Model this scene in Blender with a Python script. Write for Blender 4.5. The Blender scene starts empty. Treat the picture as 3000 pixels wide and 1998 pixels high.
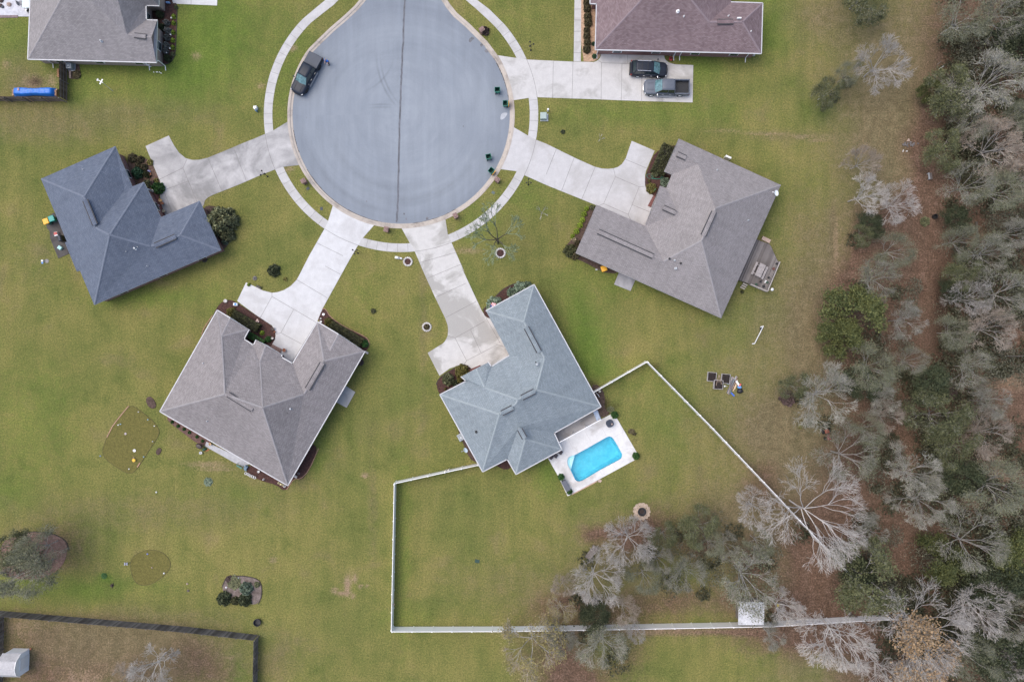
import bpy, math, random
import numpy as np
from mathutils import Vector, Matrix
random.seed(7)
R = math.radians
sc = bpy.context.scene
C = sc.collection

# ------------------------------------------------------------------ camera, sky, sun, exposure
CH, S = 98.8, 22.3            # camera height in metres; photo pixels per metre on the ground
cam_d = bpy.data.cameras.new('camera'); cam = bpy.data.objects.new('camera', cam_d); C.objects.link(cam)
cam.location = (0, 0, CH); cam.rotation_euler = (0, 0, 0)
cam_d.sensor_width = 36.0; cam_d.lens = 18.0 * (S * CH) / 1500.0
cam_d.clip_end = 6000; cam_d.clip_start = 1
sc.camera = cam
SUN_EL, SUN_AZ = 64, 290      # azimuth clockwise from north (image up)
w = bpy.data.worlds.new('World'); sc.world = w; w.use_nodes = True
nt = w.node_tree; sky = nt.nodes.new('ShaderNodeTexSky'); sky.sky_type = 'NISHITA'; sky.sun_disc = False
sky.sun_elevation = R(SUN_EL); sky.sun_rotation = R(SUN_AZ); sky.air_density = 1.0; sky.dust_density = 4.0; sky.ozone_density = 1.0
bg = nt.nodes['Background']; bg.inputs['Strength'].default_value = 0.138
nt.links.new(sky.outputs[0], bg.inputs[0])
sd = bpy.data.lights.new('sun', 'SUN'); sd.energy = 0.85; sd.angle = R(55); sd.color = (1.0, 0.96, 0.90)
so = bpy.data.objects.new('sun', sd); C.objects.link(so)
so.rotation_euler = (R(90 - SUN_EL), 0, R(180 - SUN_AZ))
so.location = (-40, 0, 60)
sc.view_settings.view_transform = 'Standard'; sc.view_settings.look = 'None'
sc.view_settings.gamma = 1; sc.view_settings.exposure = 0.68

# ------------------------------------------------------------------ coordinates
def W(px, py, z=0.0):
    k = (1 - z / CH) / S
    return Vector(((px - 1500) * k, (999 - py) * k, z))
def ZF(ox, oy, s):
    return lambda x, y: (ox + x / s, oy + y / s)

# ------------------------------------------------------------------ materials
MATS = {}
def new_mat(name):
    m = bpy.data.materials.new(name); m.use_nodes = True; n = m.node_tree
    b = n.nodes['Principled BSDF']; return m, n, b
def lk(n, a, b): n.links.new(a, b)
def tex_noise(n, scale, detail=4, rough=0.55, vec=None, dist=0.0):
    t = n.nodes.new('ShaderNodeTexNoise'); t.inputs['Scale'].default_value = scale
    t.inputs['Detail'].default_value = detail; t.inputs['Roughness'].default_value = rough
    t.inputs['Distortion'].default_value = dist
    if vec is not None: lk(n, vec, t.inputs['Vector'])
    return t.outputs['Fac']
def ramp(n, fac, stops):
    r = n.nodes.new('ShaderNodeValToRGB'); e = r.color_ramp.elements
    e[0].position, e[0].color = stops[0][0], (*stops[0][1], 1)
    e[1].position, e[1].color = stops[-1][0], (*stops[-1][1], 1)
    for p, c in stops[1:-1]:
        q = e.new(p); q.color = (*c, 1)
    lk(n, fac, r.inputs[0]); return r.outputs[0]
def mixc(n, fac, a, b, mode='MIX'):
    m = n.nodes.new('ShaderNodeMix'); m.data_type = 'RGBA'; m.blend_type = mode
    for sock, v in ((m.inputs[0], fac), (m.inputs[6], a), (m.inputs[7], b)):
        if isinstance(v, (int, float)): sock.default_value = v
        elif isinstance(v, tuple): sock.default_value = (*v, 1) if len(v) == 3 else v
        else: lk(n, v, sock)
    return m.outputs[2]
def mth(n, op, a, b=0.0, clamp=False):
    m = n.nodes.new('ShaderNodeMath'); m.operation = op; m.use_clamp = clamp
    for sock, v in ((m.inputs[0], a), (m.inputs[1], b)):
        if isinstance(v, (int, float)): sock.default_value = v
        else: lk(n, v, sock)
    return m.outputs[0]
def sc3(c, k): return tuple(max(0, min(1, x * k)) for x in c)
def mat(name, col, rough=0.8, var=0.0, scale=3.0, col2=None, metal=0.0, bump=0.0, bscale=20, coat=0, spec=None, coord='Object', fine=0.0, fscale=25):
    """plain surface with two scales of procedural variation"""
    if name in MATS: return MATS[name]
    m, n, b = new_mat(name); MATS[name] = m
    b.inputs['Roughness'].default_value = rough; b.inputs['Metallic'].default_value = metal
    if spec is not None: b.inputs['Specular IOR Level'].default_value = spec
    if coat: b.inputs['Coat Weight'].default_value = coat; b.inputs['Coat Roughness'].default_value = 0.2
    b.inputs['Base Color'].default_value = (*col, 1)
    if var or col2 or fine:
        tc = n.nodes.new('ShaderNodeTexCoord').outputs[coord]
        c2 = col2 or sc3(col, 1 + var); c1 = col if col2 else sc3(col, 1 - var)
        f = tex_noise(n, scale, 5, 0.6, tc)
        out = ramp(n, f, [(0.34, c1), (0.66, c2)])
        if fine:
            g = tex_noise(n, fscale, 2, 0.5, tc)
            out = mixc(n, 1.0, out, ramp(n, g, [(0.3, (1 - fine,) * 3), (0.7, (1.0,) * 3)]), 'MULTIPLY')
        lk(n, out, b.inputs['Base Color'])
    if bump:
        tc2 = n.nodes.new('ShaderNodeTexCoord').outputs[coord]
        bn = n.nodes.new('ShaderNodeBump'); bn.inputs['Strength'].default_value = bump; bn.inputs['Distance'].default_value = 0.05
        lk(n, tex_noise(n, bscale, 3, 0.6, tc2), bn.inputs['Height']); lk(n, bn.outputs[0], b.inputs['Normal'])
    return m

def concrete(name, col, stain, amount=0.5, sscale=0.35, lo=0.45, hi=0.62):
    if name in MATS: return MATS[name]
    m, n, b = new_mat(name); MATS[name] = m
    tc = n.nodes.new('ShaderNodeTexCoord').outputs['Object']
    f1 = tex_noise(n, sscale, 6, 0.62, tc, 0.6)
    k = mth(n, 'MULTIPLY', ramp(n, f1, [(lo, (0, 0, 0)), (hi, (1, 1, 1))]), amount)
    base = ramp(n, tex_noise(n, 1.3, 5, 0.6, tc), [(0.3, sc3(col, 0.92)), (0.7, sc3(col, 1.05))])
    c = mixc(n, k, base, stain)
    g = tex_noise(n, 9, 3, 0.6, tc)
    c = mixc(n, 1.0, c, ramp(n, g, [(0.3, (0.90,) * 3), (0.65, (1,) * 3)]), 'MULTIPLY')
    lk(n, c, b.inputs['Base Color']); b.inputs['Roughness'].default_value = 0.85
    return m

def shingle(name, col, col2):
    if name in MATS: return MATS[name]
    m, n, b = new_mat(name); MATS[name] = m
    uv = n.nodes.new('ShaderNodeUVMap').outputs[0]
    br = n.nodes.new('ShaderNodeTexBrick'); lk(n, uv, br.inputs['Vector'])
    br.inputs['Scale'].default_value = 1.0; br.inputs['Brick Width'].default_value = 0.34; br.inputs['Row Height'].default_value = 0.15
    br.inputs['Mortar Size'].default_value = 0.012; br.inputs['Bias'].default_value = 0
    br.inputs['Color1'].default_value = (*col, 1); br.inputs['Color2'].default_value = (*col2, 1)
    br.inputs['Mortar'].default_value = (*sc3(col, 0.55), 1)
    f = tex_noise(n, 5.0, 3, 0.8, uv)
    c = mixc(n, 1.0, br.outputs['Color'], ramp(n, f, [(0.3, (0.85,) * 3), (0.7, (1.1,) * 3)]), 'MULTIPLY')
    f2 = tex_noise(n, 0.18, 4, 0.6, uv)
    c = mixc(n, 1.0, c, ramp(n, f2, [(0.35, (0.93,) * 3), (0.65, (1.05,) * 3)]), 'MULTIPLY')
    # rain streaks running down the slope
    mp = n.nodes.new('ShaderNodeMapping'); mp.inputs['Scale'].default_value = (1.5, 0.12, 1); lk(n, uv, mp.inputs[0])
    c = mixc(n, 1.0, c, ramp(n, tex_noise(n, 1, 4, 0.6, mp.outputs[0]), [(0.35, (0.94,) * 3), (0.6, (1.03,) * 3)]), 'MULTIPLY')
    lk(n, c, b.inputs['Base Color']); b.inputs['Roughness'].default_value = 0.9; b.inputs['Specular IOR Level'].default_value = 0.25
    return m

def brick(name, col, col2, mortar=(0.35, 0.32, 0.29)):
    if name in MATS: return MATS[name]
    m, n, b = new_mat(name); MATS[name] = m
    uv = n.nodes.new('ShaderNodeUVMap').outputs[0]
    br = n.nodes.new('ShaderNodeTexBrick'); lk(n, uv, br.inputs['Vector'])
    br.inputs['Scale'].default_value = 1.0; br.inputs['Brick Width'].default_value = 0.22; br.inputs['Row Height'].default_value = 0.075
    br.inputs['Mortar Size'].default_value = 0.008
    br.inputs['Color1'].default_value = (*col, 1); br.inputs['Color2'].default_value = (*col2, 1); br.inputs['Mortar'].default_value = (*mortar, 1)
    lk(n, br.outputs[0], b.inputs['Base Color']); b.inputs['Roughness'].default_value = 0.9
    return m

def leaf_mat(name, c1, c2, rough=0.6, trans=0.0):
    """leaf / twig colour: random per clump plus a slow drift through the crown"""
    if name in MATS: return MATS[name]
    m, n, b = new_mat(name); MATS[name] = m
    g = n.nodes.new('ShaderNodeNewGeometry')
    tc = n.nodes.new('ShaderNodeTexCoord').outputs['Object']
    f = mth(n, 'ADD', mth(n, 'MULTIPLY', g.outputs['Random Per Island'], 0.5), mth(n, 'MULTIPLY', tex_noise(n, 0.6, 3, 0.5, tc), 0.6))
    oi = n.nodes.new('ShaderNodeObjectInfo')
    col = ramp(n, f, [(0.25, c1), (0.85, c2)])
    v = n.nodes.new('ShaderNodeHueSaturation'); lk(n, col, v.inputs['Color'])
    lk(n, mth(n, 'ADD', mth(n, 'MULTIPLY', oi.outputs['Random'], 0.35), 0.82), v.inputs['Value'])
    lk(n, v.outputs[0], b.inputs['Base Color']); b.inputs['Roughness'].default_value = rough
    b.inputs['Specular IOR Level'].default_value = 0.2
    return m

# ------------------------------------------------------------------ mesh builder
class MB:
    def __init__(s): s.v, s.f, s.mi, s.uv = [], [], [], []
    def face(s, pts, mi=0, uv=None):
        i = len(s.v); s.v += [tuple(p) for p in pts]; s.f.append(tuple(range(i, i + len(pts)))); s.mi.append(mi); s.uv.append(uv)
    def mesh(s, vs, fs, mi=0):
        i = len(s.v); s.v += [tuple(p) for p in vs]
        for f in fs: s.f.append(tuple(i + a for a in f)); s.mi.append(mi); s.uv.append(None)
        return s
    def box(s, c, d, rz=0, mi=0, taper=1.0, rx=0, ry=0):
        m = Matrix.Translation(c) @ Matrix.Rotation(rz, 4, 'Z') @ Matrix.Rotation(ry, 4, 'Y') @ Matrix.Rotation(rx, 4, 'X')
        vs = []
        for z in (-.5, .5):
            t = 1.0 if z < 0 else taper
            for x, y in ((-.5, -.5), (.5, -.5), (.5, .5), (-.5, .5)):
                vs.append(m @ Vector((x * d[0] * t, y * d[1] * t, z * d[2])))
        return s.mesh(vs, [(3, 2, 1, 0), (4, 5, 6, 7), (0, 1, 5, 4), (1, 2, 6, 5), (2, 3, 7, 6), (3, 0, 4, 7)], mi)
    def tube(s, p0, p1, r0, r1=None, n=8, mi=0, caps=True):
        p0, p1 = Vector(p0), Vector(p1); r1 = r0 if r1 is None else r1
        d = (p1 - p0); d = d.normalized() if d.length > 1e-9 else Vector((0, 0, 1))
        a = d.orthogonal().normalized(); b = d.cross(a)
        vs = []
        for p, r in ((p0, r0), (p1, r1)):
            for i in range(n):
                t = 2 * math.pi * i / n; vs.append(p + (a * math.cos(t) + b * math.sin(t)) * r)
        fs = [(i, (i + 1) % n, n + (i + 1) % n, n + i) for i in range(n)]
        if caps: fs += [tuple(range(n))[::-1], tuple(range(n, 2 * n))]
        return s.mesh(vs, fs, mi)
    def path(s, pts, r, n=6, mi=0):
        for a, b in zip(pts[:-1], pts[1:]): s.tube(a, b, r, r, n, mi)
        return s
    def prism(s, poly, z0, z1, mi=0, mi_side=None):
        n = len(poly)
        ar = sum(poly[i][0] * poly[(i + 1) % n][1] - poly[(i + 1) % n][0] * poly[i][1] for i in range(n))
        if ar < 0: poly = poly[::-1]
        vs = [(p[0], p[1], z0) for p in poly] + [(p[0], p[1], z1) for p in poly]
        i0 = len(s.v); s.v += vs
        s.f.append(tuple(i0 + n + i for i in range(n))); s.mi.append(mi); s.uv.append(None)
        s.f.append(tuple(i0 + i for i in range(n))[::-1]); s.mi.append(mi); s.uv.append(None)
        for i in range(n):
            s.f.append((i0 + i, i0 + (i + 1) % n, i0 + n + (i + 1) % n, i0 + n + i)); s.mi.append(mi if mi_side is None else mi_side); s.uv.append(None)
        return s
    def lathe(s, prof, c=(0, 0, 0), n=20, mi=0, sx=1, sy=1, rz=0):
        vs = []
        for r, z in prof:
            for i in range(n):
                t = 2 * math.pi * i / n; x, y = r * math.cos(t) * sx, r * math.sin(t) * sy
                vs.append((c[0] + x * math.cos(rz) - y * math.sin(rz), c[1] + x * math.sin(rz) + y * math.cos(rz), c[2] + z))
        fs = []
        for k in range(len(prof) - 1):
            for i in range(n):
                fs.append((k * n + i, k * n + (i + 1) % n, (k + 1) * n + (i + 1) % n, (k + 1) * n + i))
        return s.mesh(vs, fs, mi)
    def strip(s, pts, wdt, z0, z1, mi=0, closed=False):
        """a wall / band of width wdt along a plan polyline"""
        L = offset_line(pts, wdt / 2, closed); Rr = offset_line(pts, -wdt / 2, closed); n = len(pts)
        rng = range(n if closed else n - 1)
        for i in rng:
            j = (i + 1) % n
            s.box_pts([Rr[i], Rr[j], L[j], L[i]], z0, z1, mi)
        return s
    def box_pts(s, q, z0, z1, mi=0): return s.prism(q, z0, z1, mi)
    def build(s, name, m, parent=None, smooth=False, bevel=0, world=False, kind=None, offset=None, subsurf=0):
        me = bpy.data.meshes.new(name)
        vs = s.v
        if world and parent is not None:
            l = parent.location; a = -parent.rotation_euler.z; ca, sa = math.cos(a), math.sin(a)
            vs = [((x - l.x) * ca - (y - l.y) * sa, (x - l.x) * sa + (y - l.y) * ca, z - l.z) for x, y, z in s.v]
        me.from_pydata(vs, [], s.f); me.update()
        for mm in (m if isinstance(m, (list, tuple)) else [m]): me.materials.append(mm)
        me.polygons.foreach_set('material_index', s.mi)
        if smooth: me.polygons.foreach_set('use_smooth', [True] * len(s.f))
        if any(u is not None for u in s.uv):
            ul = me.uv_layers.new(name='UVMap')
            for p, u in zip(me.polygons, s.uv):
                if u is None: continue
                for li, c in zip(p.loop_indices, u): ul.data[li].uv = c
        o = bpy.data.objects.new(name, me); C.objects.link(o)
        if parent is not None: o.parent = parent
        if bevel:
            md = o.modifiers.new('bevel', 'BEVEL'); md.width = bevel; md.segments = 2; md.limit_method = 'ANGLE'
        if subsurf:
            md = o.modifiers.new('sub', 'SUBSURF'); md.levels = subsurf; md.render_levels = subsurf
        if kind: o['kind'] = kind
        return o

def offset_line(pts, d, closed=False):
    pts = [Vector((p[0], p[1])) for p in pts]; n = len(pts); out = []
    for i in range(n):
        a = pts[i - 1] if (closed or i > 0) else None
        b = pts[(i + 1) % n] if (closed or i < n - 1) else None
        d1 = (pts[i] - a).normalized() if a is not None else None
        d2 = (b - pts[i]).normalized() if b is not None else None
        if d1 is None: d1 = d2
        if d2 is None: d2 = d1
        n1 = Vector((-d1.y, d1.x)); n2 = Vector((-d2.y, d2.x)); m = n1 + n2
        if m.length < 1e-5: m = n1
        m.normalize(); k = d / max(0.35, m.dot(n1)); out.append(pts[i] + m * k)
    return out

def setp(o, label, cat, group=None):
    o['label'] = label; o['category'] = cat
    if group: o['group'] = group
    return o
def thing(name, label, cat, loc=(0, 0, 0), rz=0, group=None):
    o = bpy.data.objects.new(name, None); C.objects.link(o); o.location = loc; o.rotation_euler = (0, 0, rz)
    o.empty_display_size = 0.3
    return setp(o, label, cat, group)
def copy_tree(o, loc, rz=0, label=None, sc_=None, cat=None, group=None):
    c = o.copy(); C.objects.link(c); c.location = loc; c.rotation_euler = (0, 0, rz)
    if sc_ is not None: c.scale = sc_ if hasattr(sc_, '__len__') else (sc_,) * 3
    if label: c['label'] = label
    if cat: c['category'] = cat
    if group: c['group'] = group
    for ch in list(o.children):
        d = ch.copy(); C.objects.link(d); d.parent = c
        for g in list(ch.children):
            e = g.copy(); C.objects.link(e); e.parent = d
    return c
def wpoly(pts, z=0.0): return [W(x, y, z) for x, y in pts]
def smooth_poly(pts, it=2, closed=True):
    for _ in range(it):
        out = []; n = len(pts)
        for i in range(n if closed else n - 1):
            a, b = pts[i], pts[(i + 1) % n]
            out += [(a[0] * .75 + b[0] * .25, a[1] * .75 + b[1] * .25), (a[0] * .25 + b[0] * .75, a[1] * .25 + b[1] * .75)]
        if not closed: out = [pts[0]] + out + [pts[-1]]
        pts = out
    return pts
def arc(cx, cy, r, a0, a1, n):
    return [(cx + r * math.cos(R(a0 + (a1 - a0) * i / n)), cy + r * math.sin(R(a0 + (a1 - a0) * i / n))) for i in range(n + 1)]

# ------------------------------------------------------------------ palette
WHITE = mat('white_paint', (0.78, 0.79, 0.80), 0.45, 0.04, 2)
BLACK = mat('black_plastic', (0.018, 0.019, 0.022), 0.5, 0.2, 4)
RUBBER = mat('tyre_rubber', (0.02, 0.02, 0.02), 0.85)
CHROME = mat('chrome', (0.75, 0.76, 0.78), 0.22, metal=0.9)
GLASS = mat('dark_glass', (0.02, 0.035, 0.04), 0.06, spec=0.8)
WSHIELD = mat('windscreen_glass', (0.10, 0.20, 0.22), 0.05, 0.35, 4, spec=1.0)
PALEGREY = mat('pale_grey_metal', (0.42, 0.45, 0.48), 0.5, 0.08, 3)
WOODGREY = mat('weathered_wood', (0.20, 0.175, 0.16), 0.85, 0.25, 3, fine=0.3, fscale=14)
MULCH = mat('dark_mulch', (0.055, 0.028, 0.024), 0.95, 0.0, 5, col2=(0.12, 0.055, 0.045), fine=0.5, fscale=11, bump=0.8, bscale=9)
MULCHB = mat('brown_mulch', (0.07, 0.045, 0.035), 0.95, 0.0, 4, col2=(0.15, 0.10, 0.08), fine=0.5, fscale=11, bump=0.8, bscale=9)
STRAW = mat('pine_straw', (0.42, 0.27, 0.17), 0.95, 0.0, 5, col2=(0.62, 0.43, 0.30), fine=0.35, fscale=12, bump=0.6, bscale=9)
GREENP = mat('green_plastic', (0.015, 0.17, 0.125), 0.45, 0.12, 3)
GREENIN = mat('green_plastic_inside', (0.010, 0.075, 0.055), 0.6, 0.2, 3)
YELLOWP = mat('yellow_plastic', (0.80, 0.40, 0.03), 0.45, 0.08, 3)
TERRA = mat('terracotta', (0.36, 0.15, 0.08), 0.8, 0.2, 5)
STONEW = mat('white_stone', (0.55, 0.53, 0.51), 0.85, 0.22, 3)
STONEP = mat('pink_stone', (0.45, 0.34, 0.28), 0.85, 0.2, 5)
BLUE = mat('blue_tarp', (0.01, 0.12, 0.52), 0.4, 0.25, 1.5)
LBLUE = mat('pale_blue_plastic', (0.30, 0.50, 0.62), 0.4, 0.1, 3)
RED = mat('red_paint', (0.45, 0.03, 0.035), 0.4, 0.2, 3)
BRICKM = brick('mailbox_brick', (0.20, 0.10, 0.085), (0.28, 0.17, 0.14))
JOINT = mat('joint', (0.20, 0.19, 0.185), 0.95, 0.3, 0.8)
# ------------------------------------------------------------------ ground sheet
CX, CY = 1175, 337
road_l = [(1086, -700), (1086, -90), (1083, -40), (1072, 0), (1049, 28), (1019, 56), (975, 94), (940, 128), (917, 151)]
road_r = [(1444, 168), (1418, 133), (1387, 102), (1364, 79), (1328.6, 48.5), (1308, 23), (1293, 0), (1284, -40), (1281, -90), (1281, -700)]
a_l = math.degrees(math.atan2(151 - CY, 917 - CX)) % 360       # image angle, y down
a_r = math.degrees(math.atan2(168 - CY, 1444 - CX)) % 360
circ = arc(CX, CY, 319, a_l, a_r - 360, 90)
road_edge = road_l + circ[1:-1] + road_r
road_w = [W(x, y) for x, y in road_edge]
pool_deck_px = [(1621, 1343), (1790, 1211), (1809, 1225.5), (1862, 1326), (1861, 1345), (1680, 1432), (1665, 1453), (1660, 1452)]

def pip(P, X, Y):
    """numpy point in polygon"""
    ins = np.zeros(X.shape, bool); n = len(P)
    for i in range(n):
        x0, y0 = P[i][0], P[i][1]; x1, y1 = P[(i + 1) % n][0], P[(i + 1) % n][1]
        if y0 == y1: continue
        c = ((y0 > Y) != (y1 > Y)) & (X < (x1 - x0) * (Y - y0) / (y1 - y0) + x0); ins ^= c
    return ins
def smoothstep(a, b, x):
    t = np.clip((x - a) / (b - a), 0, 1); return t * t * (3 - 2 * t)

dx = 0.3
xs = np.concatenate([[-1500, -500, -200, -110], np.arange(-74, 74.01, dx), [110, 200, 500, 1500]])
ys = np.concatenate([[-1500, -500, -200, -90], np.arange(-52, 54.01, dx), [90, 200, 500, 1500]])
X, Y = np.meshgrid(xs, ys); PX = X * S + 1500; PY = 999 - Y * S
Z = np.zeros_like(X)
kmid = offset_line(road_edge, -7, False)
if pip(road_edge, np.array([kmid[60].x]), np.array([kmid[60].y]))[0]: kmid = offset_line(road_edge, 7, False)
kmid = [(p.x, p.y) for p in kmid]
inside = pip(kmid, PX, PY); Z[inside] = -0.35
pd_in = [(1632, 1370), (1790, 1232), (1853, 1335), (1670, 1437)]
pool_c = W(1746, 1337)
Z[pip(pd_in, PX, PY)] = -2.3
# surface kinds painted by region: (centre px, centre py, rx, ry, strength)
LIT = np.zeros_like(X); DRY = np.zeros_like(X); GRN = np.zeros_like(X); BARE = np.zeros_like(X); DK = np.zeros_like(X)
def blob(A, x, y, rx, ry, s, p=2.0):
    d = ((PX - x) / rx) ** 2 + ((PY - y) / ry) ** 2
    A += s * np.exp(-d ** (p / 2))
# woods boundary on the right
bx = np.interp(PY, [-200, 0, 300, 520, 700, 900, 1050, 1200, 1400, 1600, 1998, 2200],
               [2760, 2740, 2730, 2700, 2560, 2440, 2460, 2480, 2420, 2330, 2500, 2500])
LIT += smoothstep(-110, 90, PX - bx) * 0.8
DRY += smoothstep(-380, 0, PX - bx) * 0.68 * (PY > -400)
for a in [(2640, 640, 80, 60, .9), (2500, 900, 60, 160, .7), (2520, 720, 22, 90, .7), (2730, 780, 40, 260, .6), (2200, 1640, 45, 55, .9),
          (1900, 1530, 60, 45, .6), (1780, 1556, 60, 24, .55), (1840, 1590, 60, 40, .6), (2000, 1600, 90, 70, .35), (2050, 1560, 30, 40, .5), (1930, 1770, 160, 40, .35),
          (1740, 1800, 160, 50, .5), (1640, 1910, 120, 70, .6), (1850, 1930, 60, 70, .3), (1680, 2000, 120, 60, .8), (2360, 1800, 130, 90, .9), (2330, 1870, 160, 40, .6), (2200, 1850, 320, 10, .8),
          (2380, 1620, 150, 110, .4), (2240, 1440, 60, 50, .55), (2700, 1700, 120, 220, .4), (2600, 1530, 140, 160, .5),
          (180, 1600, 60, 60, .5), (60, 1860, 120, 70, .35), (120, 1990, 190, 60, .4), (600, 1960, 90, 60, .35), (330, 1900, 200, 60, .1), (2690, 425, 60, 45, .5),
          (2000, 1740, 120, 40, .25), (380, 1990, 300, 60, .25), (560, 1900, 60, 40, .25), (2718, 760, 34, 320, .8), (1735, 1570, 36, 22, .5), (1650, 1770, 60, 30, .6), (2240, 1380, 40, 30, .5), (2060, 1600, 40, 40, .6), (1880, 1560, 40, 30, .6), (2130, 1760, 40, 30, .3)]:
    blob(LIT, *a)
for a in [(2560, 260, 190, 190, .5), (2420, 40, 100, 80, .6), (2640, 450, 130, 80, .6), (1780, 1640, 130, 130, .45), (2080, 1520, 220, 90, .45), (2230, 1250, 160, 120, .45),
          (2260, 1480, 120, 70, .5), (1640, 1760, 160, 90, .5), (170, 1600, 150, 80, .25), (2200, 1760, 280, 60, .5), (300, 1850, 330, 60, .9), (370, 1940, 380, 90, 1.0),
          (130, 380, 260, 50, .35), (60, 240, 60, 90, .5), (330, 330, 260, 40, .35), (100, 760, 120, 160, .15), (2700, 1200, 600, 600, .5),
          (380, 1500, 400, 60, .25), (820, 1300, 260, 200, .18), (1400, 1700, 260, 130, .12), (2300, 400, 150, 14, .35), (1240, 900, 12, 300, .3), (1090, 1500, 14, 160, .3), (2440, 690, 8, 90, .5)]:
    blob(DRY, *a)
for a in [(640, 90, 130, 190, .85), (520, 180, 110, 120, .75), (300, 200, 150, 110, .7), (60, 100, 90, 90, .6), (870, 180, 60, 130, .6), (830, 320, 30, 60, .4), (1500, 40, 120, 60, .25),
          (2250, 60, 60, 110, .75), (2050, 200, 60, 90, .7), (1900, 330, 300, 40, .5), (1720, 1010, 60, 90, .95), (1690, 900, 40, 90, .5), (1760, 1080, 60, 40, .7),
          (1600, 1400, 40, 60, .75), (930, 1280, 50, 110, .8), (420, 870, 160, 28, .7), (640, 1010, 28, 200, .5), (100, 1230, 120, 160, .45), (30, 1450, 80, 60, .45),
          (60, 1700, 120, 40, .5), (690, 1960, 40, 80, 1.1), (520, 1930, 40, 40, .5), (240, 1890, 50, 30, .5), (1180, 1600, 26, 260, .6), (1180, 1800, 80, 30, .4), (2390, 1950, 80, 60, .75), (2200, 1000, 100, 260, .2), (1990, 1180, 140, 120, .45),
          (2420, 320, 60, 40, .5), (700, 1450, 60, 40, .5), (760, 1850, 60, 50, .4), (250, 1740, 60, 40, .5), (310, 1690, 20, 14, .8), (2330, 860, 60, 120, .25), (1540, 570, 80, 60, .4),
          (1800, 820, 140, 60, .45), (2150, 920, 110, 40, .5), (1400, 650, 60, 60, .5), (1320, 950, 60, 120, .2), (1060, 900, 80, 160, .2), (900, 560, 60, 60, .35), (300, 1720, 200, 30, .4)]:
    blob(GRN, *a)
for a in [(1018, 1713, 8, 24, 1.1), (1007, 1738, 20, 6, 1.1), (1040, 1695, 7, 12, .8), (980, 1728, 10, 8, .7), (1056, 1717, 6, 6, .8), (1075, 1716, 5, 5, .7), (1069, 1393, 9, 7, 1.0), (1035, 1747, 6, 6, .8),
          (100, 245, 26, 22, .8), (152, 238, 16, 22, .6), (18, 190, 12, 12, .5), (858, 142, 12, 9, .8), (764, 252, 12, 8, .5), (846, 496, 14, 8, .6), (2735, 388, 18, 12, .5), (2352, 402, 34, 4, .7), (2400, 412, 26, 4, .5),
          (575, 165, 14, 12, .5), (2450, 720, 6, 80, .4), (60, 1830, 60, 30, .35), (240, 1990, 60, 30, .4), (1370, 735, 40, 8, .5), (2960, 1110, 60, 30, .8), (2930, 1380, 50, 50, .6), (2680, 1400, 60, 60, .3),
          (540, 1165, 0.1, 0.1, 0), (2120, 383, 70, 5, .3), (2240, 392, 60, 4, .45), (1500, 1520, 10, 8, .0), (800, 1640, 10, 8, .6), (640, 1310, 20, 12, .5), (610, 1360, 60, 8, .6), (635, 1375, 50, 6, .5), (1860, 1845, 330, 14, .5)]:
    blob(BARE, *a)
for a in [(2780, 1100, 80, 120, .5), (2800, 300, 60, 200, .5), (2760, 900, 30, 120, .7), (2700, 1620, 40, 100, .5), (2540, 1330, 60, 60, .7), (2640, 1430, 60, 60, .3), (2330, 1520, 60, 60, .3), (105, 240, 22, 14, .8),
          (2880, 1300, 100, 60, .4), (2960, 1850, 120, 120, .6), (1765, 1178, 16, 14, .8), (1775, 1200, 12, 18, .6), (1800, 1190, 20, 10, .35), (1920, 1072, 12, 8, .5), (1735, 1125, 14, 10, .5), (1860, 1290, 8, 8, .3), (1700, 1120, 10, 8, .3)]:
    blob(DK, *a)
co = np.stack([np.clip(LIT, 0, 1), np.clip(DRY, 0, 1), np.clip(GRN, 0, 1), np.ones_like(X)], -1).reshape(-1, 4)
co2 = np.stack([np.clip(BARE, 0, 1), np.clip(DK, 0, 1), 0 * X, np.ones_like(X)], -1).reshape(-1, 4)
ny, nx = X.shape
verts = np.stack([X, Y, Z], -1).reshape(-1, 3)
idx = np.arange(nx * ny).reshape(ny, nx)
faces = np.stack([idx[:-1, :-1], idx[:-1, 1:], idx[1:, 1:], idx[1:, :-1]], -1).reshape(-1, 4)
me = bpy.data.meshes.new('lawn')
me.vertices.add(len(verts)); me.vertices.foreach_set('co', verts.ravel().astype(np.float32))
me.loops.add(len(faces) * 4); me.loops.foreach_set('vertex_index', faces.ravel().astype(np.int32))
me.polygons.add(len(faces)); me.polygons.foreach_set('loop_start', np.arange(0, len(faces) * 4, 4, dtype=np.int32))
me.update(calc_edges=True); me.validate()
for nm, cc in (('cover', co), ('soil', co2)):
    at = me.color_attributes.new(nm, 'FLOAT_COLOR', 'POINT'); at.data.foreach_set('color', cc.ravel().astype(np.float32))
lawn = bpy.data.objects.new('lawn', me); C.objects.link(lawn); lawn['kind'] = 'structure'

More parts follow.
